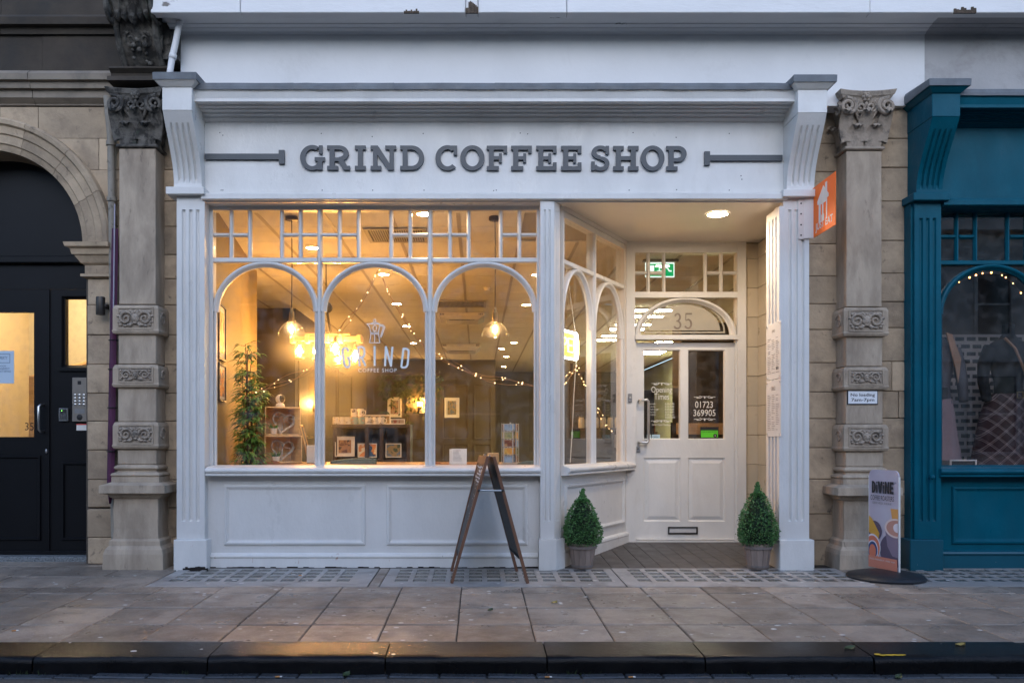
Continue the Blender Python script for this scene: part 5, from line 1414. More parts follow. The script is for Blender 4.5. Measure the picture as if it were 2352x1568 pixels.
def picture(label, M, w, h, fm, art, mount=.03, fw=.018, group=None):
    """frame hung with its face on local -y; M gives the middle of its back"""
    o = M @ Vector((0,0,-h/2))
    t = thing('picture_frame', label, 'picture', tuple(o), group)
    obj('frame', MB(M).frame(-w/2,w/2,-h/2,h/2,[(0,0),(0,-.022),(fw,-.022),(fw,-.010)]), fm, t)
    obj('mount', MB(M).box(-w/2+fw,w/2-fw,-.010,-.001,-h/2+fw,h/2-fw), MOUNT, t)
    obj('print', MB(M).box(-w/2+fw+mount,w/2-fw-mount,-.0125,-.0105,-h/2+fw+mount,h/2-fw-mount), art, t)
    return t
lw_d = Vector((-.375,2.83)).normalized()
def lwall(y, z, off=.004):
    s = (y-7.27)/2.83; x = -2.285-.375*s
    # local x runs away from the street along the wall, local y points into the wall
    return Matrix(((lw_d.x, -lw_d.y, 0, x+off*lw_d.y),(lw_d.y, lw_d.x, 0, y-off*lw_d.x),(0,0,1,z),(0,0,0,1)))
picture('tall framed red and yellow poster on the cream wall by the plant', lwall(7.56, 2.05), .36, .50, WOODD, ART[0], .05)
picture('framed blue and orange harbour print under the tall poster', lwall(7.56, 1.60), .36, .34, FRDK, ART[1], .03)
def flatM(x, y, z, rz=0, rx=0): return Matrix.Translation((x,y,z)) @ Matrix.Rotation(rz,4,'Z') @ Matrix.Rotation(rx,4,'X')
yb_ = 21.195
for u, v, wu, hv, a, lb in ((906,935,32,46,2,'pale framed print to the plant side of the glowing back wall sconce'),(978,930,30,38,0,'pale framed print half hidden behind the glowing bulb'),(1038,936,34,46,3,'pale framed landscape print on the plain part of the back wall')):
    picture(lb, flatM(PX(u,yb_),yb_,PZ(v,yb_)), wu*yb_/F, hv*yb_/F, MOUNT, ART[a], .05, .03)
# trailing plants along the top of the back wall
vine = MB(); random.seed(5)
for k in range(420):
    x = random.uniform(PX(870,21),PX(1015,21)); z = 2.75-abs(random.gauss(0,.42)); y0 = 21.15-random.random()*.25
    for q in range(2):
        an = random.random()*6.3; l = random.uniform(.06,.15)
        d = Vector((cos(an),sin(an)*.4,-.6)).normalized(); s = Vector((d.z,0,-d.x)).normalized()*.02; p = Vector((x,y0,z))
        vine.add([p,p+d*l*.5+s,p+d*l,p+d*l*.5-s],[(0,1,2,3)])
vt = thing('trailing_plant', 'trailing green foliage hanging along the top of the back wall', 'hanging plant', (PX(940,21),21.1,1.5))
obj('foliage', vine, mat('dusty_leaf', (.06,.085,.018), .6, .3, 6), vt)
obj('trough', MB().cbox(PX(875,21),PX(1010,21),20.95,21.19,2.72,2.82,.01), WOODD, vt)
# wooden crates with hearts
CRATEW = mat('pale_pine', (.78,.54,.28), .6, .18, 6, .12, 30, stretch=(1,1,5), rand=.08)
def crate(x, y, z, rz, w, d, h, label):
    WOOD = CRATEW
    t = thing('wooden_crate', label, 'crate', (x,y,z), None)
    Mx = Matrix.Translation((x,y,z)) @ Matrix.Rotation(rz,4,'Z')
    th = .012
    for z0 in (0, h-th): 
        for k in range(3):
            a = -d/2+d*k/3; obj('plank', MB(Mx).cbox(-w/2,w/2,a+.002,a+d/3-.002,z0,z0+th,.002), WOOD, t)
    for xx in (-w/2, w/2-th):
        for k in range(2):
            a = th+.001+(h-2*th-.002)*k/2; obj('plank', MB(Mx).cbox(xx,xx+th,-d/2+.002,d/2-.002,a+.001,a+(h-2*th)/2-.001,.002), WOOD, t)
    obj('back_panel', MB(Mx).cbox(-w/2+th+.001,w/2-th-.001,d/2-.012,d/2-.003,th+.001,h-th-.001,.002), WOOD, t)
    return Mx
def heart(Mx, sc, label, tilt):
    M2 = Mx @ Matrix.Rotation(tilt,4,'Y')
    hp = []
    for i in range(41):
        a = 2*pi*i/40; hp.append(Vector((sc*.0625*16*sin(a)**3/1.0, 0, sc*.0625*(13*cos(a)-5*cos(2*a)-2*cos(3*a)-cos(4*a))+sc*1.06)))
    t = thing('wicker_heart', label, 'wicker heart', tuple(Mx @ Vector((0,0,0))), 'wicker hearts in the crates')
    WK = MATS.get('whitewashed_wicker') or mat('whitewashed_wicker', (.60,.55,.48), .8, .25, 40)
    mb = MB(M2)
    for k in range(3):
        mb.tube([p+Vector((.006*cos(9*i/10+k*2),.008*sin(7*i/10+k*2),.006*sin(i+k))) for i,p in enumerate(hp)], .0065, 5, False)
    obj('rim', mb, WK, t)
    tw = MB(M2); random.seed(int(sc*1000)+3)
    for k in range(15):
        a, b = random.sample(hp,2); mdl = (a+b)/2+Vector((0,random.uniform(-.01,.01),0)); tw.tube([a,mdl,b], .0022, 4, False)
    obj('twigs', tw, WK, t)
def small_pot(p, r, h, label, green):
    t = thing('potted_herb', label, 'potted plant', tuple(p))
    obj('pot', MB().lathe([(r*.8,0),(r,h),(r*.9,h),(r*.85,h*.85),(.001,h*.85)], p, 18, False), CERAM, t, 40)
    mb = MB(); random.seed(int(p[0]*100)+77)
    for k in range(60):
        a = random.random()*6.3; rr = random.random()*r*.8; b = Vector((p[0]+rr*cos(a),p[1]+rr*sin(a),p[2]+h*.85)); d = Vector((cos(a)*.5,sin(a)*.5,1)).normalized()*random.uniform(.03,.075)
        s = d.cross(Vector((cos(a+1.5),sin(a+1.5),0))).normalized()*.004; mb.add([b+s,b-s,b+d],[(0,1,2)])
    obj('leaves', mb, green, t)
ZB = .863
C1 = crate(-1.955, 8.22, ZB, radians(34), .38, .28, .265, 'lower pine crate holding a wicker heart, standing on the counter')
C2 = crate(-1.965, 8.22, ZB+.267, radians(37), .37, .27, .275, 'upper pine crate holding a wicker heart, with a white figure on top')
heart(C1 @ Matrix.Translation((.02,-.01,.014)), .11, 'whitewashed twig heart inside the lower crate', .12)
heart(C2 @ Matrix.Translation((.03,-.01,.014)), .112, 'whitewashed twig heart inside the upper crate', .22)
small_pot(tuple(C1 @ Vector((-.05,-.07,.0135))), .04, .05, 'small round white pot of grass inside the lower crate', LEAFI)
small_pot(tuple(C2 @ Vector((-.07,-.07,.0135))), .036, .055, 'small square white pot of herbs inside the upper crate', LEAFI)
bp = C2 @ Vector((.03,0,.2755))
fg = thing('ornament_figure', 'round white ornament with a dark face on top of the crates', 'ornament', tuple(bp))
obj('base', MB().lathe([(.042,0),(.046,.012),(.038,.032),(.024,.042),(.001,.042)], bp, 18, False), CERAM, fg, True)
obj('head', MB().ball((bp.x,bp.y,bp.z+.08), .046, 18, 12), CERAM, fg, True)
obj('face', MB().ball((bp.x+.022,bp.y-.022,bp.z+.084), .034, 14, 8, .9, .9, 1.1), BLACKM, fg, True)
# folding easel
ea = thing('wooden_easel', 'pale wooden folding easel standing behind the window mullion', 'easel', (PX(715,8.3),8.3,ZB))
xe = PX(716,8.3)
for s, nm in ((-1,1),(1,2)):
    a0 = Vector((xe+s*.02, 8.3, ZB+.03)); a1 = Vector((xe+s*.10, 8.28, ZB+.36))
    for dy in (-.06,.06): obj('leg', MB().tube([a0+Vector((0,dy,0)), a1+Vector((0,dy,0))], .012, 4), WOOD, ea)
    obj('cross_bar', MB().tube([a1+Vector((0,-.06,0)), a1+Vector((0,.06,0))], .012, 4), WOOD, ea)
    obj('slate', MB().prism([(xe+s*.03,ZB+.07),(xe+s*.035,ZB+.07),(xe+s*.10,ZB+.345),(xe+s*.095,ZB+.345)], 8.25, 8.34, 'y'), BLACKM, ea)
pb = solo('paper_bag', MB().cbox(PX(708,8.2),PX(746,8.2),8.12,8.22,ZB,PZ(1022,8.2)+.0,.004), CERAM, 'white ribbed carton under the easel on the counter', 'carton')
# shelf unit with mugs and prints
ysf = 9.6
def sx(u): return PX(u, ysf)
def sz(v): return PZ(v, ysf)
su = thing('shelf_unit', 'dark wooden shelf unit with mugs and framed prints', 'shelf', (sx(850),ysf+.2,.06))
zt_ = sz(974)
obj('top', MB().cbox(sx(762),sx(942),ysf-.02,ysf+.36,zt_-.04,zt_,.004), WOODD, su)
for u in (765, 846-8, 872, 933): obj('upright', MB().cbox(sx(u),sx(u)+.045,ysf,ysf+.34,.06,zt_-.0405,.003), WOODD, su)
zsh = sz(1055)
for ua, ub in ((775,837),(848,871),(882,932)): obj('shelf', MB().cbox(sx(ua)-.004,sx(ub)+.0,ysf+.01,ysf+.33,zsh-.03,zsh,.003), WOODD, su)
obj('back', MB().box(sx(765),sx(942),ysf+.345,ysf+.355,.06,zt_-.041), WOODD, su)
MUGP = mat('mug_with_dark_print', (.72,.68,.60), .25, .0, 3, stain=((.10,.07,.05), 26, .56, .60, .9)); MUGT = mat('mug_teal_print', (.30,.42,.38), .25, .0, 3, stain=((.6,.3,.2), 30, .55, .6, .9))
def mug(x, y, z, r, h, m, hs, label):
    t = thing('mug', label, 'mug', (x,y,z), 'printed mugs on the shelf unit')
    obj('cup', MB().lathe([(r*.9,0),(r,.004),(r,h),(r*.92,h),(r*.9,.008),(.001,.008)], (x,y,z), 20, False), m, t, 40)
    obj('handle', MB().tube([(x+hs*r*.95,y,z+h*.8),(x+hs*r*1.5,y,z+h*.75),(x+hs*r*1.65,y,z+h*.5),(x+hs*r*1.45,y,z+h*.25),(x+hs*r*.95,y,z+h*.2)], .006, 6, False), m, t)
for u, lift, m, hs in ((768,0,MUGP,1),(780,0,MUGP,-1),(795,0,MUGP,1),(812,0,MUGT,-1),(827,0,MUGT,1),(843,0,MUGP,1),(861,0,MUGP,-1),(873,0,MUGP,1)):
    mug(sx(u), ysf+.10, zt_+.0005, .038, .085, m, hs, 'white printed mug in the row on top of the shelf unit')
for u in (806, 822): mug(sx(u), ysf+.22, zt_+.0945, .036, .09, MUGP, 1, 'white printed mug stacked above the mug row')
solo('display_block', MB().cbox(sx(798),sx(832),ysf+.17,ysf+.30,zt_+.0005,zt_+.094,.003), WOOD, 'wooden block raising two mugs on the shelf unit', 'display block')
def stand_pic(u0, u1, v0, v1, y, a, label, fm=MOUNT, mount=.0):
    w = (u1-u0)*y/F; h = (v1-v0)*y/F
    picture(label, flatM(PX((u0+u1)/2,y), y, PZ((v0+v1)/2,y), 0, -.04), w, h, fm, ART[a], mount, .010)
stand_pic(834,897,953,974,ysf+.30,3,'wide framed field print standing behind the mugs')
stand_pic(897,930,975-13,974.0,ysf+.08,2,'small green printed card box on the shelf top')
stand_pic(770,815,1002,1048,ysf+.02,4,'square print of two shaggy cows on the shelf unit', MOUNT, .03)
stand_pic(822,866,1018,1050,ysf+.05,1,'framed teal harbour print standing in the shelf unit')
stand_pic(886,922,1018,1050,ysf+.05,3,'framed green and brown print in the last shelf bay')
# cushions
KNIT = mat('grey_green_knit', (.10,.13,.115), .9, .3, 60, .6, 90); RUSTC = mat('rust_cushion', (.30,.12,.06), .9, .2, 20, .4, 60)
def cushion(u0, u1, v, y, m, label, hgt=.05):
    x0, x1 = PX(u0,y), PX(u1,y); zc = PZ(v,y); n = 26
    t = thing('knitted_cushion', label, 'cushion', ((x0+x1)/2,y,zc-hgt))
    for r in range(2):
        mb = MB()
        pts = [(x0+(x1-x0)*i/n, y-.02+r*.03+.004*(-1)**i, zc-hgt*.5+.025*r+.02*(i/n)**2+.004*(-1)**i) for i in range(n+1)]
        mb.tube(pts, [.012+.022*sin(pi*min(1,max(0,.08+.84*i/n))) + (.003 if i % 2 else 0) for i in range(n+1)], 8)
        obj('knit_roll', mb, m, t, True)
    obj('body', MB().cbox(x0+.01,x1-.01,y-.02,y+.05,zc-.25,zc-hgt*.7,.02), m, t)
cushion(761,864,1062,7.75,KNIT,'grey green knitted cushion on the seat behind the sill')
cushion(1188,1236,1068,7.7,KNIT,'grey green knitted cushion beside the postcard rack')
cushion(590,640,1068,8.0,RUSTC,'rust coloured cushion below the pine crates')
cushion(975,1010,1070,7.9,RUSTC,'rust coloured cushion beside the window mullion')
# menu book, box and postcard rack
zc_ = ZB
def leaflet(u0, u1, v0, v1, y, label, cat, m, nm='menu_holder'):
    t = thing(nm, label, cat, (PX((u0+u1)/2,y), y, PZ(v1,y)))
    x0, x1, z0, z1 = PX(u0,y), PX(u1,y), ZB+.001, PZ(v0,y)
    obj('cover', MB().prism([(y,z0),(y+.012,z0),(y+.05,z1),(y+.042,z1)], x0, x1, 'x'), m, t)
    obj('spine', MB().prism([(y+.02,z0),(y+.05,z0),(y+.07,z1-.004),(y+.054,z1-.004)], x0-.016, x1-.03, 'x'), m, t)
    for k in range(9): 
        f0 = .12+.08*k; a = y+.042*f0-.0015; zz1 = z0+(z1-z0)*(1-f0)
        ff = 1-f0; a = y+.042*ff-.0012; obj('text_line', MB().box(x0+.018, x0+.018+(x1-x0)*random.uniform(.35,.62), a, a+.001, zz1-.002, zz1+.001), INKG, t)
leaflet(1036,1072,1030,1066,7.62,'white printed menu standing on the counter near the sandwich board','menu',PAPER)
solo('card_box', MB().cbox(PX(1120,7.7),PX(1146,7.7),7.7,7.82,ZB+.0005,PZ(1040,7.7),.003), WOOD, 'small pale wooden box beside the postcard rack', 'box')
yr = 7.75
rk = thing('postcard_rack', 'white wire rack of colourful postcards on the counter', 'postcard rack', (PX(1172,yr),yr,ZB))
xr = PX(1172,yr); zr0, zr1 = ZB+.012, PZ(972,yr)
WIREW = mat('white_wire', (.62,.58,.50), .5, 0)
obj('base', MB().lathe([(.001,0),(.075,0),(.075,.008),(.02,.014),(.012,.03)], (xr,yr,ZB+.0005), 20, False), WIREW, rk, 40)
obj('spindle', MB().tube([(xr,yr,ZB+.01),(xr,yr,zr1+.01)], .007, 8), WIREW, rk)
CARDS = [art_mat('postcard_'+n, c, 16, 20+i) for i,(n,c) in enumerate((('blue',['4f7fb5','9fb8cc','6b5a49']),('green',['56724a','a8a36b','3c4a33']),('rust',['a8613f','6b3a2a','d0a878']),('sun',['d98a2b','e8c060','7a3a20'])))]
for sd in range(4):
    an = radians(-18+90*sd); Mr = Matrix.Translation((xr,yr,0)) @ Matrix.Rotation(an,4,'Z')
    for k in range(5):
        z0 = zr0+(zr1-zr0)*k/5+.006; z1 = z0+(zr1-zr0)/5-.012
        pk = obj('pocket', MB(Mr).frame(-.043,.043,z0-.004,z1+.002,[(0,-.066),(0,-.070),(.004,-.070),(.004,-.066)]), WIREW, rk)
        obj('postcard', MB(Mr).box(-.038,.038,-.064,-.058,z0,z1), CARDS[(k*3+sd*2)%4], pk)
    obj('upright_wire', MB(Mr).tube([(-.046,-.068,zr0),(-.046,-.068,zr1)], .0025, 5).tube([(.046,-.068,zr0),(.046,-.068,zr1)], .0025, 5), WIREW, rk)
# counter side: dark cabinets, jars, goods behind the door
CAB = mat('charcoal_cabinet', (.022,.021,.020), .4, .15, 4)
def cabinet(x0, x1, y0, y1, z1, label, doors=2, m=CAB):
    t = thing('cabinet', label, 'cabinet', ((x0+x1)/2,(y0+y1)/2,.06))
    obj('carcass', MB().cbox(x0,x1,y0+.022,y1,.06,z1,.004), m, t)
    for k in range(doors):
        a = x0+(x1-x0)*k/doors; b = x0+(x1-x0)*(k+1)/doors
        d = obj('door', MB().cbox(a+.004,b-.004,y0,y0+.02,.10,z1-.03,.004), m, t)
        obj('handle', MB().tube([(b-.04,y0-.02,z1*.55),(b-.04,y0-.02,z1*.55+.16)], .008, 6), STEEL, d)
cabinet(1.05,1.72,10.3,10.9,1.80,'tall charcoal cabinet seen through the side window')
cabinet(1.75,2.25,10.7,11.2,1.72,'charcoal fridge beside the shelf of jars')
cabinet(2.36,3.1,9.75,10.2,2.45,'tall dark cupboard behind the phone number glass', 1, mat('dark_brown_laminate', (.035,.026,.02), .35, .1))
obj('timber_rail', MB().box(2.30,3.1,9.70,9.728,1.15,1.28), WOOD, None); bpy.context.scene.objects['timber_rail']['label'] = 'horizontal timber rail across the dark cupboard behind the door'; bpy.context.scene.objects['timber_rail']['category'] = 'rail'
shx = thing('jar_shelf', 'dark shelf of cream storage jars behind the side window', 'shelf', (1.30,9.9,1.2))
obj('board', MB().cbox(1.10,1.85,9.80,10.05,1.20,1.225,.003), WOODD, shx)
obj('post', MB().box(1.80,1.83,10.0,10.03,.06,2.0).box(1.10,1.13,10.0,10.03,.06,2.0), WOODD, shx)
JAR = mat('cream_jar', (.62,.55,.38), .35, .08, 20)
for k in range(7):
    x = 1.22+.085*k; r = .035; t = thing('storage_jar', 'cream storage jar in the row on the dark shelf', 'jar', (x,9.9,1.2255), 'storage jars behind the side window')
    obj('body', MB().lathe([(r*.95,0),(r,.01),(r,.10),(r*.8,.115),(r*.8,.125)], (x,9.9,1.2255), 16, False), JAR, t, 40)
    obj('lid', MB().lathe([(r*.85,.125),(r*.85,.14),(.001,.142)], (x,9.9,1.2255), 16, False), WOODD, t, 40)
ct = thing('serving_counter', 'wood fronted serving counter seen through the door glass', 'counter', (2.6,12.3,.06))
obj('front', MB().box(1.95,3.4,12.0,12.05,.06,1.0), WOODB, ct); obj('top', MB().cbox(1.9,3.45,11.95,12.7,1.001,1.04,.005), WOODD, ct)
for k in range(6): obj('plank', MB().cbox(2.0+.23*k,2.22+.23*k,11.985,11.9995,.08,.98,.004), WOOD, ct)
tl = thing('coffee_till', 'black till screen on the serving counter', 'till', (2.95,12.2,1.04))
obj('screen', MB().cbox(2.78,3.12,12.1,12.13,1.10,1.34,.004), BLACKM, tl); obj('stand', MB().cbox(2.92,2.98,12.12,12.2,1.041,1.10,.003), BLACKM, tl)
bs = thing('gift_hamper', 'paper bags and a basket on the end of the serving counter', 'basket', (2.45,12.1,1.04))
obj('basket', MB().lathe([(.10,0),(.15,.16),(.14,.16),(.09,.01)], (2.45,12.15,1.041), 18, False), WOOD, bs)
obj('bag', MB().cbox(2.38,2.46,12.1,12.16,1.06,1.34,.01), PAPER, bs); obj('bag', MB().cbox(2.48,2.56,12.12,12.18,1.06,1.30,.01), RUSTC, bs)
# ================================================================== black entrance on the left
YB_ = 7.60
def bx_(u): return PX(u, YB_)
def bz_(v): return PZ(v, YB_)
ent = thing('black_entrance', 'black panelled entrance door with side light under the stone arch', 'entrance door', (-3.9, 7.6, .05))
obj('threshold', MB().cbox(-5.3,-3.42,7.44,7.72,-.02,PZ(1278,7.44),.006), GRANITE, ent)
xr_ = -3.42
arch_pts = [(ACX+.90*cos(radians(t)), ACZ+.90*sin(radians(t))) for t in range(0,181,6)]
obj('tympanum', MB().prism([(-5.25,bz_(606)),(xr_,bz_(606))]+arch_pts, YB_+.02, YB_+.06, 'y'), BLACKP, ent)
obj('transom_bar', MB().cbox(-5.3,xr_,YB_-.05,YB_+.06,bz_(606),bz_(590),.008), BLACKP, ent)
obj('transom_panel', MB().box(-5.3,xr_,YB_+.005,YB_+.05,bz_(664),bz_(606)-.001), BLACKP, ent)
# door leaf
dl0, dl1 = -5.0, bx_(112); pz0, pz1 = bz_(1003), bz_(717)
zl0, zl1 = PZ(1272,YB_), bz_(665)
dmm = MB().box(bx_(78),dl1,YB_,YB_+.05,zl0,zl1).box(dl0,bx_(78),YB_,YB_+.05,pz1,zl1).box(dl0,bx_(78),YB_,YB_+.05,zl0,pz0)
bd = obj('door', dmm, BLACKP, ent)
obj('side_panel', MB().box(-5.25,-5.003,YB_+.002,YB_+.06,zl0-.02,zl1), BLACKP, ent)
obj('pane', MB().box(dl0+.01,bx_(78)-.001,YB_+.02,YB_+.025,pz0+.001,pz1-.001), GLASS, bd)
obj('panel', MB().frame(dl0,bx_(95),bz_(1240),bz_(1045),[(0,YB_-.001),(.006,YB_-.016),(.02,YB_-.016),(.03,YB_-.001)]), BLACKP, bd)
obj('number', text_mesh('35', INK, bx_(75)-bx_(55), bz_(970)-bz_(988), x=bx_(55), y=YB_+.018, z=bz_(988)), BLACKM, bd)
hx = bx_(98)
obj('handle', MB().tube([(hx+.008,YB_,bz_(930)),(hx+.008,YB_-.05,bz_(930)),(hx-.004,YB_-.062,bz_(934)),(hx-.004,YB_-.062,bz_(986)),(hx+.008,YB_-.05,bz_(991)),(hx+.008,YB_,bz_(991))], .012, 10), STEEL, bd, True)
obj('lock', MB().ball((bx_(107),YB_-.004,bz_(1036)), .02, 10, 6, .6, .5, 1.2), DSTEEL, bd, True)
# side light and lower panel
sdp = MB().box(dl1+.012,bx_(150),YB_+.002,YB_+.06,zl0,zl1).box(bx_(150),xr_,YB_+.002,YB_+.06,bz_(685),zl1).box(bx_(150),xr_,YB_+.002,YB_+.06,zl0,bz_(846))
sd_ = obj('side_panel', sdp, BLACKP, ent)
obj('pane', MB().box(bx_(150)+.001,xr_-.001,YB_+.03,YB_+.035,bz_(846)+.001,bz_(685)-.001), GLASS, sd_)
obj('glazing_frame', MB().frame(bx_(136),xr_+.02,bz_(852),bz_(673),[(0,YB_+.001),(0,YB_-.02),(.03,YB_-.02),(.055,YB_+.012),(.055,YB_+.03)]), BLACKP, sd_)
obj('panel', MB().frame(bx_(142),xr_-.005,bz_(1240),bz_(1060),[(0,YB_+.001),(.006,YB_-.016),(.02,YB_-.016),(.03,YB_+.001)]), BLACKP, sd_)
obj('door_stop', MB().box(dl1+.001,dl1+.011,YB_-.012,YB_+.03,zl0,zl1), BLACKP, ent)
obj('bottom_plate', MB().cbox(-5.0,xr_,YB_-.03,YB_-.004,PZ(1278,7.6)+.02,zl0+.03,.004), BLACKP, ent)
# hallway behind
HALL = mat('hall_wall_paint', (.66,.55,.36), .7, .04, 2)
W('hall_wall_back', MB().box(-7.2,-3.0,10.6,10.7,0,3.2), HALL)
W('hall_wall_right', MB().box(-3.0,-2.9,7.74,10.7,0,3.2), HALL)
W('hall_wall_left', MB().box(-7.3,-7.2,7.74,10.7,0,3.2), HALL)
W('hall_ceiling', MB().box(-7.3,-2.9,7.74,10.7,3.2,3.3), CEILT)
W('hall_floor', MB().box(-7.3,-2.9,7.74,10.7,-.05,.03), FLOORW)
W('hall_partition', MB().box(-5.47,-5.35,8.6,10.6,.03,3.2), HALL)
hl = thing('hall_light', 'round opal ceiling light in the hall behind the black door', 'ceiling light', (-4.3,9.0,3.15))
obj('opal', MB().lathe([(.001,-.09),(.10,-.08),(.15,-.05),(.16,0)], (-4.3,9.0,3.195), 24, False), emit_mat('hall_light_glow', (1.0,.73,.44), 100.0), hl, True)
obj('ring', MB().lathe([(.16,0),(.175,0),(.175,-.03),(.162,-.03)], (-4.3,9.0,3.197), 24, False), CERAM, hl)
hb = thing('stair_rail', 'pale timber stair rail in the hall behind the door glass', 'handrail', (-4.4,9.3,.03))
obj('newel', MB().cbox(PX(72,9.2)-.03,PX(72,9.2)+.03,9.2,9.26,.03,PZ(862,9.2),.006), WOOD, hb); obj('rail', MB().tube([(PX(72,9.2),9.23,PZ(866,9.2)),(-4.2,10.4,2.2)], .03, 8), WOOD, hb)
# things fixed on it
NOTE = mat('pale_blue_notice', (.50,.62,.74), .5, .03)
nt_ = thing('notice', 'pale blue printed notice stuck on the black door glass', 'notice', (bx_(10),YB_+.015,bz_(880)))
obj('sheet', MB().box(bx_(-22),bx_(30),YB_+.0155,YB_+.0185,bz_(880),bz_(805)), NOTE, nt_)
INKB = mat('blue_ink', (.06,.12,.22), .6, 0)
obj('printed_box', MB().frame(bx_(-18),bx_(21),bz_(833),bz_(812),[(0,YB_+.0154),(0,YB_+.0145),(.004,YB_+.0145),(.004,YB_+.0154)]), INKB, nt_)
for s, v0, v1, u0, u1 in (('PROPERTY',818,825,-14,15),('BLOCK',838,842,-8,12),('MANAGEMENT',844,848,-14,20),('CONTACT DETAILS',850,854,-16,23)):
    obj('printed_text', text_mesh(s, INKB, bx_(u1)-bx_(u0), bz_(v0)-bz_(v1), x=bx_(u0), y=YB_+.0145, z=bz_(v1)), INKB, nt_)
ic = thing('intercom_panel', 'steel intercom panel with rows of round buttons on the black side panel', 'intercom', (bx_(185),YB_-.02,bz_(968)))
obj('plate', MB().cbox(bx_(168),bx_(203),YB_-.022,YB_+.0,bz_(968),bz_(867),.004), mat('brushed_bronze_plate', (.30,.27,.235), .4, .05, 20, metal=.7), ic)
for r in range(4):
    for c in range(3): obj('button', MB(Matrix.Translation((bx_(175.5+10*c),YB_-.022,bz_(907+7.3*r))) @ Matrix.Rotation(radians(90),4,'X')).lathe([(.010,0),(.010,.004),(.001,.006)], (0,0,0), 10, False), STEEL, ic)
obj('display', MB().box(bx_(174),bx_(197),YB_-.024,YB_-.0222,bz_(938+11),bz_(938+1)), DSTEEL, ic)
obj('speaker', MB().ball((bx_(185.5),YB_-.021,bz_(958)), .028, 16, 8, 1, .25, 1), BLACKM, ic, True)
obj('camera_window', MB().box(bx_(181),bx_(189),YB_-.024,YB_-.0222,bz_(883),bz_(875)), BLACKM, ic)
kp = thing('keypad', 'small steel keypad with a green light on the black door frame', 'keypad', (bx_(148),YB_-.02,bz_(966)))
obj('case', MB().cbox(bx_(137),bx_(159),YB_-.022,YB_+.0015,bz_(967),bz_(937),.004), STEEL, kp)
obj('face', MB().box(bx_(140),bx_(156),YB_-.0245,YB_-.0225,bz_(964),bz_(940)), BLACKM, kp)
for r in range(5):
    for c in range(3): obj('key', MB().cbox(bx_(142+4.5*c),bx_(145+4.5*c),YB_-.027,YB_-.0247,bz_(949+3*r)-.007,bz_(949+3*r),.001), DSTEEL, kp)
obj('lamp', MB().ball((bx_(145),YB_-.026,bz_(943)), .003, 6, 4), emit_mat('green_led', (.2,1,.1), 4, False), kp)
nl = thing('name_label', 'white and red paper label under the intercom panel', 'label', (bx_(187),YB_,bz_(987)))
obj('paper', MB().box(bx_(176),bx_(199),YB_-.003,YB_+.0015,bz_(988),bz_(973)), PAPER, nl); obj('red_stripe', MB().box(bx_(176),bx_(199),YB_-.0045,YB_-.0032,bz_(975.5),bz_(973)), mat('red_print', (.6,.06,.05), .5, 0), nl)
# wall lamp on the pier
yw = YS-.09
wlp = thing('wall_lamp', 'dark bronze cylinder wall lamp on the stone pier', 'wall lamp', (PX(232,yw),yw,PZ(724,yw)))
xw, zw0, zw1 = PX(231,yw), PZ(723,yw), PZ(682,yw)
BRZ = mat('dark_bronze', (.06,.052,.045), .4, .1, 20, metal=.6)
obj('cylinder', MB().lathe([(.001,zw0),(.036,zw0),(.038,zw0+.006),(.038,zw1-.006),(.036,zw1),(.001,zw1)], (xw,yw,0), 22, False), BRZ, wlp, 40)
obj('bracket', MB().tube([(xw+.02,yw,(zw0+zw1)/2),(xw+.05,YS+.012,(zw0+zw1)/2)], .022, 10), BRZ, wlp, True)
# rainwater pipe with furled banner
yp = YS-.06
dp = thing('drain_pipe', 'flaking stone coloured drainpipe between the arch and the pilaster', 'drainpipe', (PX(262,yp),yp,0))
PIPEM = mat('flaking_pipe_paint', (.26,.235,.195), .7, .15, 6, .3, 40, stain=((.06,.05,.04), 9, .58, .66, .8))
obj('pipe', MB().tube([(PX(246,yp),yp,PZ(222,yp)),(PX(250,yp),yp,PZ(270,yp)),(PX(254,yp),yp,PZ(310,yp)),(PX(255,yp),yp,PZ(330,yp)),(PX(260,yp),yp,PZ(700,yp)),(PX(262,yp),yp,PZ(1150,yp)),(PX(264,yp),yp,PZ(1235,yp)),(PX(262,yp-.05),yp-.05,PZ(1262,yp)),(PX(250,yp-.1),yp-.1,PZ(1285,yp))], .031, 14), PIPEM, dp, True)
for v, u in ((330,255),(458,257),(1000,261)): obj('collar', MB().tube([(PX(u,yp),yp,PZ(v-5,yp)),(PX(u,yp),yp,PZ(v+5,yp))], .041, 14), PIPEM, dp, 40)
yk = YS-.13
bn = thing('furled_banner', 'purple furled banner tied to the drainpipe with black cords', 'banner', (PX(256,yk),yk,PZ(1158,yk)))
PURP = mat('purple_cloth', (.075,.014,.055), .55, .25, 8, .1, 40)
rings = []
for v, w in ((525,.027),(600,.029),(760,.028),(900,.030),(1050,.031),(1100,.031),(1128,.026),(1156,.003)):
    u = 264-(v-525)*.0175; x = PX(u,yk); z = PZ(v,yk)
    rings.append([(x-w,yk,z),(x-w*.3,yk-.018,z),(x+w*.2,yk-.012,z),(x+w,yk+.004,z),(x+w*.4,yk+.022,z),(x-w*.6,yk+.018,z)])
obj('cloth', MB().loops(rings), PURP, bn)
obj('pole', MB().tube([(PX(265.5,yk),yk-.016,PZ(470,yk)),(PX(262.5,yk),yk-.020,PZ(765,yk))], .006, 8), mat('lilac_pole', (.36,.34,.42), .3, .05), bn)
for v in (781,848,936,1036): obj('cord', MB().tube([(PX(264-(v-525)*.0175,yk)+.038*cos(a),yk+.01+.036*sin(a),PZ(v,yk)) for a in [2*pi*i/12 for i in range(13)]], .0045, 5, False), BLACKM, bn)

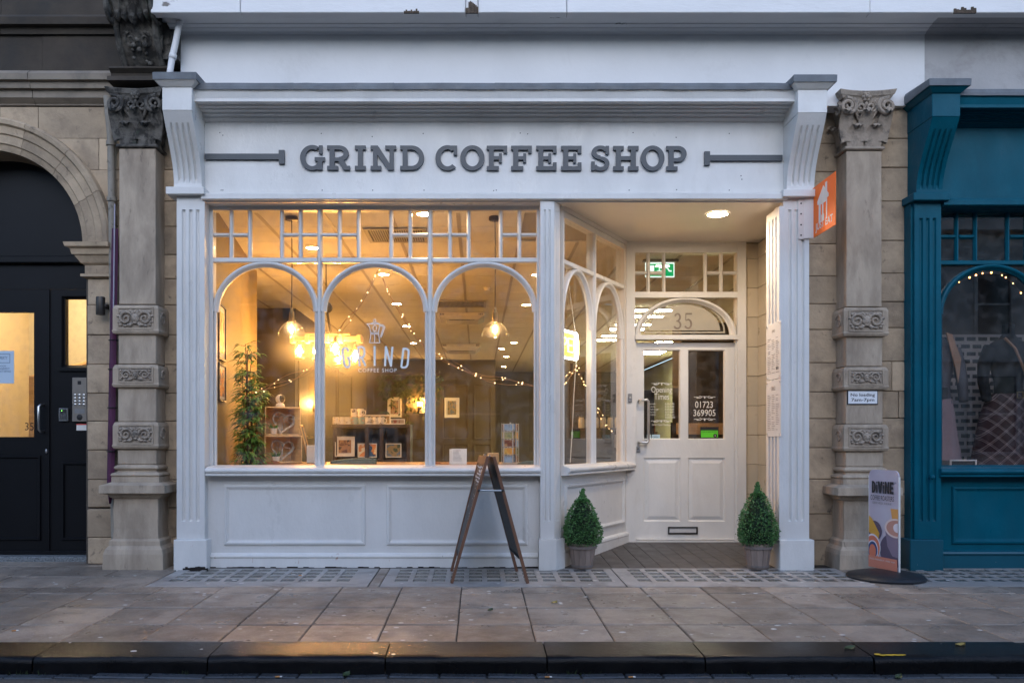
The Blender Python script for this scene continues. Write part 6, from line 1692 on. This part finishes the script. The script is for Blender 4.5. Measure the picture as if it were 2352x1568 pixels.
# ================================================================== signs on the facade
# orange delivery sign, square on to the street
XJ = 2.812
MJ = Matrix(((0,1,0,XJ),(-1,0,0,7.06),(0,0,1,0),(0,0,0,1)))   # local x towards the street, y to the right
js = thing('projecting_sign', 'orange takeaway delivery sign projecting from the white pilaster', 'projecting sign', (XJ,6.83,PZ(548,7.06)))
z0, z1 = PZ(548,7.06), PZ(433,7.06)
ORG = mat('orange_sign_face', (1.0,.20,.03), .5, .03, 3, spec=.2)
obj('panel', MB(MJ).cbox(.004,.456,0,.006,z0,z1,.002), ORG, js)
Wp = lambda x, z: (x*.456, z0+z*(z1-z0))
house = [[Wp(*p) for p in q] for q in (
    [(.24,.60),(.30,.58),(.30,.22),(.38,.22),(.38,.56),(.62,.56),(.62,.22),(.66,.22),(.66,.62),(.72,.62),(.72,.68),(.50,.90),(.24,.66)],
    [(.58,.80),(.58,.93),(.66,.93),(.66,.70)], [(.42,.22),(.53,.22),(.53,.34),(.50,.36),(.50,.60),(.45,.60),(.45,.36),(.42,.34)])]
obj('house_emblem', MB(MJ).flat(house, -.0022, -.0004), PAPER, js, label='white house shaped emblem')
obj('sign_text', text_mesh('JUST EAT', PAPER, .34, .078, x=.07, y=-.0015, z=z0+.025, bold=.022, M=MJ), PAPER, js)
obj('mounting_plate', MB().cbox(PX(1833,7.052),PX(1847,7.052),7.050,7.0595,PZ(550,7.06),PZ(459,7.06),.002), WHITE, js)
obj('sign_arm', MB().prism([(PX(1847.2,7.05),7.058),(PX(1847.2,7.05),7.05),(XJ-.002,7.035),(XJ+.008,7.035),(XJ+.008,7.058)], PZ(548,7.06), PZ(456,7.06), 'z'), WHITE, js)
for v in (468,492,517,541): obj('bolt', MB().ball((PX(1840,7.05),7.049,PZ(v,7.06)), .007, 8, 5, 1, .6, 1), BLACKM, js)
# parking plate
yn = 7.112
nl2 = thing('parking_plate', 'white parking plate reading No loading on the stone pilaster', 'sign', (PX(1980,yn),yn,PZ(929,yn)))
xa, xb, z0, z1 = PX(1945,yn), PX(2016,yn), PZ(929,yn), PZ(896,yn)
obj('border', MB().cbox(xa,xb,yn-.008,yn+.004,z0,z1,.004), BLACKM, nl2)
obj('face', MB().cbox(xa+.008,xb-.008,yn-.0105,yn-.0082,z0+.008,z1-.008,.001), mat('sign_white', (.78,.80,.82), .35, .02), nl2)
obj('sign_text', text_mesh('No loading', INK, .205, .034, x=xa+.028, y=yn-.0112, z=z0+.062, bold=.016), INK, nl2)
obj('sign_text', text_mesh('7am-7pm', INK, .195, .034, x=xa+.033, y=yn-.0112, z=z0+.020, bold=.016), INK, nl2)
# menu boards on the pilaster return
MM = Matrix(((0,1,0,2.532),(-1,0,0,7.365),(0,0,1,0),(0,0,0,1)))
BOARD = mat('white_acrylic', (.76,.75,.73), .18, .02)
for k, (z0, z1, lab) in enumerate(((1.603,2.085,'upper white acrylic menu board on the pilaster return'),(1.115,1.598,'lower white acrylic menu board on the pilaster return, with a logo'))):
    mbd = thing('menu_board', lab, 'menu board', (2.53,7.2,z0))
    obj('board', MB(MM).cbox(.0,.345,0,.006,z0,z1,.002), BOARD, mbd)
    for xx in (.02,.325):
        for zz0 in (z0+.02,z1-.02): obj('standoff', MB(MM).tube([(xx,-.006,zz0),(xx,.016,zz0)], .007, 8), STEEL, mbd)
    random.seed(40+k)
    for c in range(3):
        zz0 = z1-.13
        while zz0 > z0+.05:
            if random.random() < .86: obj('text_line', MB(MM).box(.03+c*.10, .03+c*.10+random.uniform(.04,.08), -.0012, -.0003, zz0-.0022, zz0+.0022), INKG, mbd)
            zz0 -= .0155
    if k == 1: obj('logo', text_mesh('GRIND', INKG, .10, .035, x=.12, y=-.0012, z=z1-.09, M=MM), INKG, mbd)
    else:
        obj('logo', text_mesh('GRIND', INKG, .08, .024, x=.13, y=-.0012, z=z1-.08, M=MM), INKG, mbd)
        for q in range(2): 
            bb = MB(MM).ball((.245+.035*q,-.001,z0+.09), .012, 10, 6, 1, .15, 1.3); obj('bean_mark', bb, INK, mbd)

# ================================================================== sandwich board
ABW = mat('brown_stained_timber', (.155,.072,.040), .5, .25, 6, .15, 40, stretch=(2,2,.5))
CHALK = mat('chalkboard_black', (.014,.014,.015), .5, .4, 6, .05, 40, stain=((.06,.065,.07), 5, .55, .75, .5))
ab = thing('sandwich_board', 'wooden sandwich board with black chalk panels standing on the pavement', 'sandwich board', (.07,6.7,GZ(6.7)))
yA, yBk = 6.415, 6.975
def leaf_board(xf, xt, s):
    """one leaf leaning from foot xf to top xt; s gives the outward side"""
    zt = .955; zg0, zg1 = GZ(yA)-.0, GZ(yBk)
    th = .022
    def pt(t, y, off):      # t along the slope, off outwards
        zb = GZ(y); f = (y-yA)/(yBk-yA); xq, xt_ = xf-(.02 if s < 0 else .065)*f, xt-.058*f; L = Vector((xt_-xq, 0, zt-zb)); nrm = Vector((-L.z, 0, L.x)).normalized()*(-s if False else 1)
        if nrm.x*s < 0: nrm = -nrm
        return Vector((xq, y, zb))+L*t+nrm*off
    def bar(name, t0, t1, y0, y1, o0, o1, m, parent=ab):
        V = [pt(t,y,o) for t in (t0,t1) for y in (y0,y1) for o in (o0,o1)]
        return obj(name, MB().add(V, [(0,1,3,2),(4,6,7,5),(0,4,5,1),(2,3,7,6),(0,2,6,4),(1,5,7,3)]), m, parent)
    bar('leg', 0.0, 1.0, yA, yA+.042, 0, th, ABW); bar('leg', 0.0, 1.0, yBk-.042, yBk, 0, th, ABW)
    bar('top_rail', .935, .999, yA+.0425, yBk-.0425, .001, th-.001, ABW)
    c = bar('chalk_panel', .205, .934, yA+.0425, yBk-.0425, .004, th-.008, CHALK)
    bar('chalk_lip', .19, .2045, yA+.0425, yBk-.0425, -.004, th-.004, BLACKM)
    return pt, c
ptl, cl_ = leaf_board(-.19, .086, -1)
ptr, cr_ = leaf_board(.372, .112, 1)
# chalk writing on the outer left panel
CH = mat('chalk_white', (.72,.74,.76), .9, .2, 60)
random.seed(12)
mb = MB()
for k in range(16):
    t0 = .9-.028*k; ys_ = yA+.08; n = random.randint(4,7)
    for j in range(n):
        y0 = ys_+j*.065+random.uniform(-.01,.01); a = ptl(t0+random.uniform(-.008,.008), y0, .0148); b = ptl(t0+random.uniform(.0,.018), y0+.03, .0148)
        if k < 5 or random.random() < .35: mb.tube([a,(a+b)/2+Vector((0,0,.006)),b], .0035 if k < 5 else .002, 4)
obj('chalk_writing', mb, CH, ab)
obj('stay', MB().tube([ptl(.735,yA-.004,.0)+Vector((0,0,0)), ptr(.735,yA-.004,.0)], .0075, 8), mat('grey_blue_stay', (.28,.33,.37), .4, .05, metal=.5), ab)
for q in (ptl, ptr): obj('bolt', MB().ball(q(.735,yA-.008,.006), .011, 10, 6, 1, .6, 1), BLACKM, ab)
for y0 in (yA+.10, yBk-.12):
    hx0 = .10-.058*(y0-yA)/(yBk-yA); obj('hinge', MB().tube([(hx0,y0,.962),(hx0-.006,y0+.07,.962)], .008, 8), DSTEEL, ab)

# ================================================================== coffee roaster pavement sign
ps = thing('pavement_sign', 'printed coffee roaster pavement sign on a black oval base', 'pavement sign', (3.25,6.68,GZ(6.68)))
RUB = mat('black_rubber_base', (.016,.018,.022), .45, .2, 20, .2, 80)
obj('base', MB().lathe([(.001,-.01),(.285,-.01),(.292,.012),(.275,.030),(.20,.046),(.09,.058),(.001,.060)], (3.235,6.66,GZ(6.66)), 40, False, 1.0, 1.02), RUB, ps, 40)
pA, pB = Vector((3.222,6.915)), Vector((3.302,6.59)); dv = (pB-pA); pw = dv.length; dv.normalize()
MP = Matrix(((dv.x,-dv.y,0,pA.x),(dv.y,dv.x,0,pA.y),(0,0,1,GZ(6.75)+.050),(0,0,0,1)))
ph = .80
rc = .05
outl = [(0,0),(pw,0)]+[(pw-rc+rc*sin(a),ph-rc+rc*cos(a)) for a in [radians(90-15*i) for i in range(7)]]+[(rc-rc*sin(a),ph-rc+rc*cos(a)) for a in [radians(15*i) for i in range(7)]]
PRINT = mat('pale_lilac_print', (.58,.555,.63), .35, .0, 2.2, vcol2=(.50,.42,.50))
pan = obj('panel', MB(MP).prism(outl, 0, .012, 'y'), PRINT, ps)
obj('panel_edge', MB(MP).box(-.004,-.0005,-.002,.014,.0,ph-rc).box(pw+.0005,pw+.004,-.002,.014,.0,ph-rc), PAPER, pan)
def clipx(pl): return [(min(max(a,.004),pw-.004), min(max(b,.004),ph-.01)) for a,b in pl]
def ell(cx, cz, a, b, n=36, t0=0, t1=360): return clipx([(cx+a*cos(radians(t0+(t1-t0)*i/n)), cz+b*sin(radians(t0+(t1-t0)*i/n))) for i in range(n+(0 if t1-t0 == 360 else 1))])
lay = [0]
def pr(name, polys, m):
    lay[0] += 1; obj(name, MB(MP).flat(polys, -.0006*lay[0]-.0004, None), m, pan)
fm = lambda n, h: mat(n, lin(h), .4, .04, 8)
cP = {k: fm('sign_print_'+k, h) for k, h in dict(orange='d98a72', yellow='d9a646', mauve='8c7d90', dmauve='5f5468', cream='e6d3cc', latte='c99585', navy='2d4f80', red='d97f63', white='e6e2ea', amber='dfa35a').items()}
pr('printed_glass', [clipx([(pw*.74,ph*.62),(pw*1.0,ph*.62),(pw*1.0,ph*.50),(pw*.80,ph*.50)])], cP['amber'])
pr('printed_saucer', [ell(pw*.80,ph*.20,pw*.42,ph*.17)], cP['dmauve'])
pr('printed_cup', [clipx([(pw*.55,ph*.44),(pw*.64,ph*.24),(pw*.80,ph*.15),(pw,ph*.14),(pw,ph*.46)])], cP['mauve'])
pr('printed_cup_rim', [ell(pw*.92,ph*.43,pw*.37,ph*.095)], cP['cream'])
pr('printed_coffee', [ell(pw*.93,ph*.43,pw*.32,ph*.078)], cP['latte'])
pr('printed_foam', [ell(pw*.97,ph*.435,pw*.13,ph*.045)], cP['white'])
pr('printed_plate', [ell(pw*.20,ph*.38,pw*.26,ph*.10)], cP['dmauve'])
pr('printed_cake', [clipx([(0,ph*.53),(pw*.12,ph*.50),(pw*.38,ph*.36),(pw*.34,ph*.29),(0,ph*.36)])], cP['yellow'])
pr('printed_saucer', [ell(pw*.14,ph*.21,pw*.28,ph*.135)], cP['white'])
pr('printed_saucer', [ell(pw*.14,ph*.205,pw*.255,ph*.122)], cP['red'])
pr('printed_mug', [ell(pw*.15,ph*.18,pw*.19,ph*.10)], cP['white'])
pr('printed_mug', [ell(pw*.15,ph*.178,pw*.165,ph*.09)], cP['navy'])
pr('printed_mug', [ell(pw*.15,ph*.165,pw*.12,ph*.075)], cP['red'])
pr('printed_band', [clipx([(0,0),(pw,0),(pw,ph*.125),(0,ph*.125)])], cP['orange'])
LL = -.0006*(lay[0]+1)-.0006
dvx = [('D',.13,.27),('i',.285,.33),('V',.335,.50),('i',.51,.555),('N',.57,.73),('E',.745,.87)]
for chh, a, b in dvx:
    a, b = a*pw, b*pw; zb_, zt2 = ph*.765, ph*.885; hgt = zt2-zb_; w = b-a; s = .34*w
    if chh == 'D': pl = [R_(0,0,w*.40,hgt), ARC(w*.3,hgt/2,w*.7,hgt/2,-90,90,w*.40,14,hgt*.16), R_(0,0,w*.4,hgt*.16), R_(0,hgt*.84,w*.4,hgt)]
    elif chh == 'i': pl = [R_(0,0,w,hgt*.72), ell_ := [(w/2+w*.55*cos(t*.524), hgt*.89+w*.55*sin(t*.524)) for t in range(12)]]
    elif chh == 'V': pl = [[(0,hgt),(w*.42,hgt),(w*.66,0),(w*.30,0)], [(w*.62,hgt),(w,hgt),(w*.72,0),(w*.36,0)]]
    elif chh == 'N': pl = [R_(0,0,w*.34,hgt), R_(w*.66,0,w,hgt), [(0,hgt),(w*.36,hgt),(w,0),(w*.64,0)]]
    else: pl = [R_(0,0,w*.42,hgt), R_(0,0,w,hgt*.2), R_(0,hgt*.4,w*.9,hgt*.6), R_(0,hgt*.8,w,hgt)]
    obj('printed_letter', MB(MP).flat(pl, LL, None, a, zb_), INK, pan)
for s, x0, x1, z0, z1, m in (('COFFEE ROASTERS',.09,.88,.693,.742,INK),('SERVED HERE',.16,.80,.655,.675,INKG),('DOG FRIENDLY | FREE WIFI',.06,.92,.080,.100,PAPER),('TM',.90,.96,.87,.885,INK)):
    obj('printed_text', text_mesh(s, m, (x1-x0)*pw, (z1-z0)*ph, x=x0*pw, y=LL-.0004, z=z0*ph, M=MP), m, pan)

# ================================================================== topiaries
BOX = mat('box_leaf', (.025,.115,.03), .5, .5, 60, vcol2=(.15,.35,.11))
POTW = mat('greywashed_wood_tub', (.25,.195,.165), .75, .2, 9, .3, 40, stretch=(3,3,.6), rand=.1)
POTB = mat('tub_band', (.20,.17,.155), .6, .2, 9)
CORE = mat('topiary_core', (.008,.02,.008), .9, .2, 20)
def topiary(x, y, z, label, seed):
    t = thing('potted_topiary', label, 'topiary', (x,y,z), 'potted topiaries either side of the porch')
    random.seed(seed)
    pot = obj('tub', MB().lathe([(.001,.004),(.082,.004),(.112,.205),(.104,.205),(.10,.19),(.001,.19)], (x,y,z), 26, False), POTW, t, 40)
    n = 13
    for k in range(n):
        a0, a1 = 2*pi*k/n+.02, 2*pi*(k+1)/n-.02
        V = []
        for r, zz0 in ((.088,.0),(.119,.213)):
            for a, rr in ((a0,r),(a1,r),(a1,r-.008),(a0,r-.008)): V.append((x+rr*cos(a),y+rr*sin(a),z+zz0))
        obj('stave', MB().add(V, [(0,1,2,3),(4,7,6,5),(0,4,5,1),(1,5,6,2),(2,6,7,3),(3,7,4,0)]), POTW, pot)
    obj('hoop', MB().lathe([(.1175,.168),(.1215,.168),(.1245,.19),(.1205,.19)], (x,y,z), 30, False), POTB, pot, 40)
    obj('hoop', MB().lathe([(.090,.012),(.0935,.012),(.0960,.03),(.0925,.03)], (x,y,z), 30, False), POTB, pot, 40)
    jx = .94 if seed == 3 else 1.06
    prof = [(0,.10),(.03,.135),(.08,.15),(.14,.148),(.20,.137),(.27,.115),(.33,.092),(.38,.070),(.41,.045),(.425,.026),(.44,.016),(.47,.009),(.50,.002)]
    def R(s):
        for (a,ra),(b,rb) in zip(prof, prof[1:]):
            if a <= s <= b: return ra+(rb-ra)*(s-a)/(b-a)
        return 0
    zb0 = z+.185
    obj('core', MB().lathe([(max(.001,r-.022),s*jx) for s, r in prof], (x,y,zb0), 18, False), CORE, t)
    lf = MB()
    for k in range(7200):
        s = random.random(); s = .5*(1-(1-s)**.62) if False else random.choice((random.uniform(0,.42),random.uniform(0,.42),random.uniform(0,.30),random.uniform(0,.42),random.uniform(.40,.50)))
        r = R(s)
        if s < .4 and random.random() > (r/.15): continue
        a = random.random()*2*pi; lump = 1+.07*sin(a*(3+seed%3)+s*(15+seed))+.05*sin(a*9-s*33+seed)
        rr = r*lump+random.gauss(-.004,.007); rr = max(rr, .001)
        if random.random() < .015: rr += random.uniform(.006,.020)
        p = Vector((x+rr*cos(a), y+rr*sin(a), zb0+s*jx+random.gauss(0,.003)))
        out = Vector((cos(a), sin(a), random.uniform(-.2,.9))).normalized(); out = (out+Vector((random.gauss(0,.5),random.gauss(0,.5),random.gauss(0,.5)))).normalized()
        if s > .42: out = Vector((random.gauss(0,.25),random.gauss(0,.25),1)).normalized()
        l = random.uniform(.011,.020); sd = out.cross(Vector((random.gauss(0,1),random.gauss(0,1),random.gauss(0,1)))).normalized()*l*.36
        lf.add([p, p+out*l*.5+sd, p+out*l, p+out*l*.5-sd], [(0,1,2,3)])
    obj('foliage', lf, BOX, t)
topiary(.885, 7.12, .003, 'potted cone topiary standing by the canted side window', 3)
topiary(2.365, 7.10, .003, 'potted cone topiary standing by the tiled wall and menu boards', 8)

# ================================================================== teal shop display
DISPL = mat('display_floor', (.10,.08,.07), .6, .1)
W('display_floor', MB().box(3.9,6.3,7.26,8.9,.0,.80), DISPL)
W('display_wall', MB().box(3.9,6.3,8.9,9.0,0,3.0), mat('display_wall_paint', (.10,.09,.085), .7, .05))
W('display_wall_left', MB().box(3.88,3.90,7.37,8.9,.0,3.0), MATS['display_wall_paint'])
W('display_wall_right', MB().box(6.3,6.36,7.30,9.0,.0,3.0), MATS['display_wall_paint'])
W('display_ceiling', MB().box(3.9,6.3,7.37,9.0,3.02,3.05), MATS['display_wall_paint'])
yq = 8.3
bk = thing('brick_screen', 'pale lattice screen with dark brick shaped openings behind the mannequins', 'screen', (4.9,yq,.80))
zt2 = PZ(768,yq)
obj('sheet', MB().box(3.91,5.9,yq,yq+.02,.801,zt2), mat('pale_screen', (.40,.345,.32), .6, .05), bk)
bme = mesh_of('brick', MB().cbox(-.044,.044,-.004,.006,-.0185,.0185,.003), mat('dark_screen_brick', (.028,.032,.036), .5, .1))
for r in range(17):
    for c in range(17):
        x = 3.965+.114*c+(.057 if r % 2 else 0)
        if x > 5.85: continue
        piece('brick', bme, bk, (x, yq, zt2-.045-.0735*r))
def plaid_mat():
    m = bpy.data.materials.new('tartan_cloth'); m.use_nodes = True; N = m.node_tree.nodes; L = m.node_tree.links; b = N['Principled BSDF']; b.inputs['Roughness'].default_value = .9
    sp = N.new('ShaderNodeSeparateXYZ'); L.new(N.new('ShaderNodeNewGeometry').outputs['Position'], sp.inputs[0])
    def mth(op, a, bb=None):
        n = N.new('ShaderNodeMath'); n.operation = op
        for i, v in enumerate((a, bb)):
            if v is None: continue
            if isinstance(v, (int,float)): n.inputs[i].default_value = v
            else: L.new(v, n.inputs[i])
        return n.outputs[0]
    def stripes(op):
        s = mth(op, sp.outputs[0], sp.outputs[2]); f = mth('FRACT', mth('MULTIPLY', s, 8.6))
        l1 = mth('LESS_THAN', mth('ABSOLUTE', mth('SUBTRACT', f, .30)), .035); l2 = mth('LESS_THAN', mth('ABSOLUTE', mth('SUBTRACT', f, .44)), .025); w = mth('GREATER_THAN', f, .66)
        return mth('ADD', mth('MULTIPLY', mth('ADD', l1, l2), .30), mth('MULTIPLY', w, -.02))
    tot = mth('ADD', stripes('ADD'), stripes('SUBTRACT'))
    r = N.new('ShaderNodeValToRGB'); el = r.color_ramp.elements; el[0].position = 0; el[0].color = (.040,.014,.016,1); el[1].position = .7; el[1].color = (.52,.40,.37,1)
    L.new(tot, r.inputs[0]); L.new(r.outputs[0], b.inputs[0]); return m
TART = plaid_mat()
DARKC = mat('black_knit', (.010,.011,.013), .9, .3, 30); GREYC = mat('grey_blazer_cloth', (.085,.085,.10), .85, .1, 30); NUDE = mat('tan_lining', (.36,.21,.13), .7, .1); PINK = mat('dusty_pink_pleats', (.30,.21,.22), .8, .12, 4)
def loft(name, parent, m, prof, x, y, z, sm=True, wave=None):
    rings = []
    for h, a, b in prof:
        r = []
        for i in range(28):
            t = 2*pi*i/28; k = 1+(wave*cos(t*14) if wave else 0); r.append((x+a*k*cos(t), y+b*k*sin(t), z+h))
        rings.append(r)
    mb = MB().loops(rings); mb.f.append(tuple(range(28))[::-1]); mb.f.append(tuple((len(prof)-1)*28+i for i in range(28)))
    return obj(name, mb, m, parent, 50 if sm else False)
def mannequin(x, y, z, label, top, skirt, nm, sk_prof, wave):
    t = thing(nm, label, 'mannequin', (x,y,z))
    loft('base_plate', t, BLACKM, [(0,.13,.13),(.012,.13,.13)], x, y, z)
    obj('pole', MB().tube([(x,y,z+.01),(x,y,z+.25)], .012, 8), STEEL, t)
    loft('torso', t, top, [(.62,.145,.10),(.70,.125,.09),(.80,.12,.088),(.92,.150,.105),(1.02,.165,.11),(1.10,.185,.095),(1.16,.16,.08),(1.20,.085,.065),(1.24,.052,.052),(1.33,.048,.048),(1.335,.03,.03)], x, y, z)
    for s in (-1,1): 
        obj('sleeve', MB().tube([(x+s*.165,y,z+1.12),(x+s*.215,y+.01,z+.98),(x+s*.235,y-.01,z+.82),(x+s*.225,y-.05,z+.64)], [.058,.055,.048,.040], 12), top, t, True)
    loft('skirt', t, skirt, sk_prof, x, y, z, wave=wave)
    return t
m1 = mannequin(PX(2150,7.75), 7.75, .801, 'mannequin in a grey blazer and dusty pink pleated skirt', GREYC, PINK, 'dress_mannequin', [(.10,.21,.17),(.30,.18,.145),(.50,.155,.12),(.66,.135,.10)], .035)
xm = PX(2150,7.75)
obj('lapel', MB().prism([(xm+.02,.801+1.26),(xm+.075,.801+1.24),(xm+.155,.801+1.02),(xm+.13,.801+.80),(xm+.10,.801+.95)], 7.615, 7.63, 'y'), NUDE, m1)
obj('pocket', MB().cbox(xm-.05,xm+.04,7.625,7.65,.801+.66,.801+.76,.004), DARKC, m1)
m2 = mannequin(PX(2316,7.62), 7.62, .801, 'mannequin in a black knit top and tartan skirt with a shoulder strap', DARKC, TART, 'dress_mannequin', [(.02,.34,.21),(.25,.30,.19),(.50,.25,.17),(.66,.19,.14),(.70,.16,.12)], None)
x2 = PX(2316,7.62)
obj('bag_strap', MB().tube([(x2-.09,7.53,.801+1.20),(x2-.02,7.49,.801+1.10),(x2+.05,7.48,.801+.92),(x2+.11,7.45,.801+.66)], .013, 6), NUDE, m2)
obj('belt_buckle', MB().frame(x2-.02,x2+.04,.801+.655,.801+.715,[(0,7.475),(0,7.465),(.008,7.465),(.008,7.475)]), BRASS, m2)
mannequin(5.45, 7.8, .801, 'mannequin in black beyond the second display pane', DARKC, DARKC, 'dress_mannequin', [(.05,.2,.16),(.3,.18,.14),(.66,.15,.11)], None)
wf = thing('small_sign_frame', 'small white framed card at the foot of the display window', 'card frame', (PX(2207,7.4),7.4,.801))
xa, xb, z0, z1 = PX(2182,7.4), PX(2243,7.4), .8015, PZ(1055,7.4)
obj('frame', MB().frame(xa,xb,z0-.0,z1,[(0,7.41),(0,7.395),(.012,7.395),(.012,7.41)]), PAPER, wf); obj('card', MB().box(xa+.012,xb-.012,7.402,7.406,z0+.012,z1-.012), BLACKM, wf)
FAIRYO = emit_mat('orange_fairy_glow', (1.0,.42,.12), 9.0, False)
acx = (3.965+4.865)/2
fairy('fairy light string round the arch of the teal display window', [(acx+.42*cos(radians(a)), 7.34, 2.165+.37*sin(radians(a))) for a in range(175,4,-12)], 1, 16, .02, group=None, glow=FAIRYO, br=1.4)
fairy('fairy light string hanging beside the pleated skirt in the teal window', [(4.0,7.36,2.1),(4.01,7.36,1.7),(3.995,7.37,1.3),(4.01,7.36,.95),(4.1,7.36,.83),(4.5,7.36,.83),(4.9,7.36,.835)], 1, 22, .03, group=None, glow=FAIRYO, br=1.4)

# ================================================================== litter
LEAFD = mat('fallen_leaf_green', (.05,.075,.028), .5, .3, 30); LEAFB = mat('fallen_leaf_yellow', (.35,.26,.07), .6, .3, 30); BUTT = mat('cigarette_tip', (.55,.25,.08), .8, .1); CHEW = mat('chewing_gum', (.62,.61,.58), .7, .1)
def fallen_leaf(x, y, z, l, rz, m, label):
    t = Matrix.Translation((x,y,z)) @ Matrix.Rotation(rz,4,'Z')
    rows_ = []
    for i in range(7):
        s = i/6; w = l*.28*sin(pi*min(.98,max(.04,s)))
        rows_.append([Vector((l*(s-.5), -w, .002+.012*(s-.4)**2*4)), Vector((l*(s-.5), 0, .001)), Vector((l*(s-.5), w, .005+.01*s))])
    mb = MB(t).loops([r+[p+Vector((0,0,.0014)) for p in r[::-1]] for r in rows_]); mb.f.append((0,1,2,3,4,5)); mb.f.append(tuple(36+j for j in range(6)))
    solo('fallen_leaf', mb, m, label, 'leaf')
fallen_leaf(PX(795,4.36), 4.37, ROADZ+.008, .06, 1.1, LEAFD, 'green leaf lying in the gutter against the kerb')
fallen_leaf(2.02, 4.56, GZ(4.56)+.002, .07, .3, LEAFD, 'green leaf on the wet kerb beside the yellow paint dab')
fallen_leaf(2.66, 4.63, GZ(4.63)+.002, .05, -.2, LEAFB, 'yellow leaf on the kerb below the teal shop')
fallen_leaf(2.17, 4.33, ROADZ+.006, .06, .7, LEAFD, 'pale green leaf in the gutter under the yellow paint dab')
fallen_leaf(.52, 5.72, GZ(5.72)+.002, .04, .2, LEAFB, 'brown leaf scrap on the paving below the sandwich board')
fallen_leaf(.08, 5.49, GZ(5.49)+.002, .04, .5, LEAFD, 'dark leaf scrap in the middle of the paving')
random.seed(4)
for (u, y, cl) in ((638,4.335,'orange tipped cigarette end in the gutter beside the green leaf'),(1258,4.33,'orange tipped cigarette end in the gutter below the sandwich board'),(33,4.95,'orange tipped cigarette end on the paving before the black entrance'),(690,6.75,'orange tipped cigarette end on the pavement lights below the stall riser'),(1450,4.33,'orange tipped cigarette end in the gutter below the canted side window')):
    x = PX(u,y); z = (GZ(y) if y > 4.4 else ROADZ+.006)+.004; a = random.random()*3
    t = thing('cigarette_end', cl, 'cigarette end', (x,y,z-.004), 'cigarette ends on the ground')
    d = Vector((cos(a)*.5,sin(a),0)).normalized() if False else Vector((1,.25*sin(a),0)).normalized()
    obj('filter', MB().tube([(x-d.x*.014,y-d.y*.014,z),(x+d.x*.010,y+d.y*.010,z)], .0042, 7), BUTT, t); obj('paper', MB().tube([(x+d.x*.0102,y+d.y*.0102,z),(x+d.x*.022,y+d.y*.022,z)], .004, 7), PAPER, t)
spots = MB()
random.seed(21)
for k in range(190):
    y = random.uniform(4.45,7.0); x = random.uniform(-3.6,4.2)*y/7.0
    spots.ball((x,y,GZ(y)+.0006), random.uniform(.006,.016), 9, 4, random.uniform(.9,1.5), random.uniform(.8,1.1), .14)
o = obj('chewing_gum_spots', spots, CHEW, kind='stuff'); o['label'] = 'pale trodden chewing gum spots dotted over the paving'; o['category'] = 'gum spots'
weeds = MB(); random.seed(9)
for k in range(70):
    u0 = random.choice((70,420,1180,750,1330,1700)); x = PX(u0,4.4)+random.gauss(0,.05); y = 4.398-random.random()*.012; z = ROADZ+.004
    h = random.uniform(.012,.035); a = random.uniform(-.02,.02); weeds.add([(x-.002,y,z),(x+.002,y,z),(x+a,y-.01,z+h)],[(0,1,2)])
o = obj('kerb_weeds', weeds, LEAFD, kind='stuff'); o['label'] = 'tiny weeds sprouting at the foot of the kerb'; o['category'] = 'weeds'
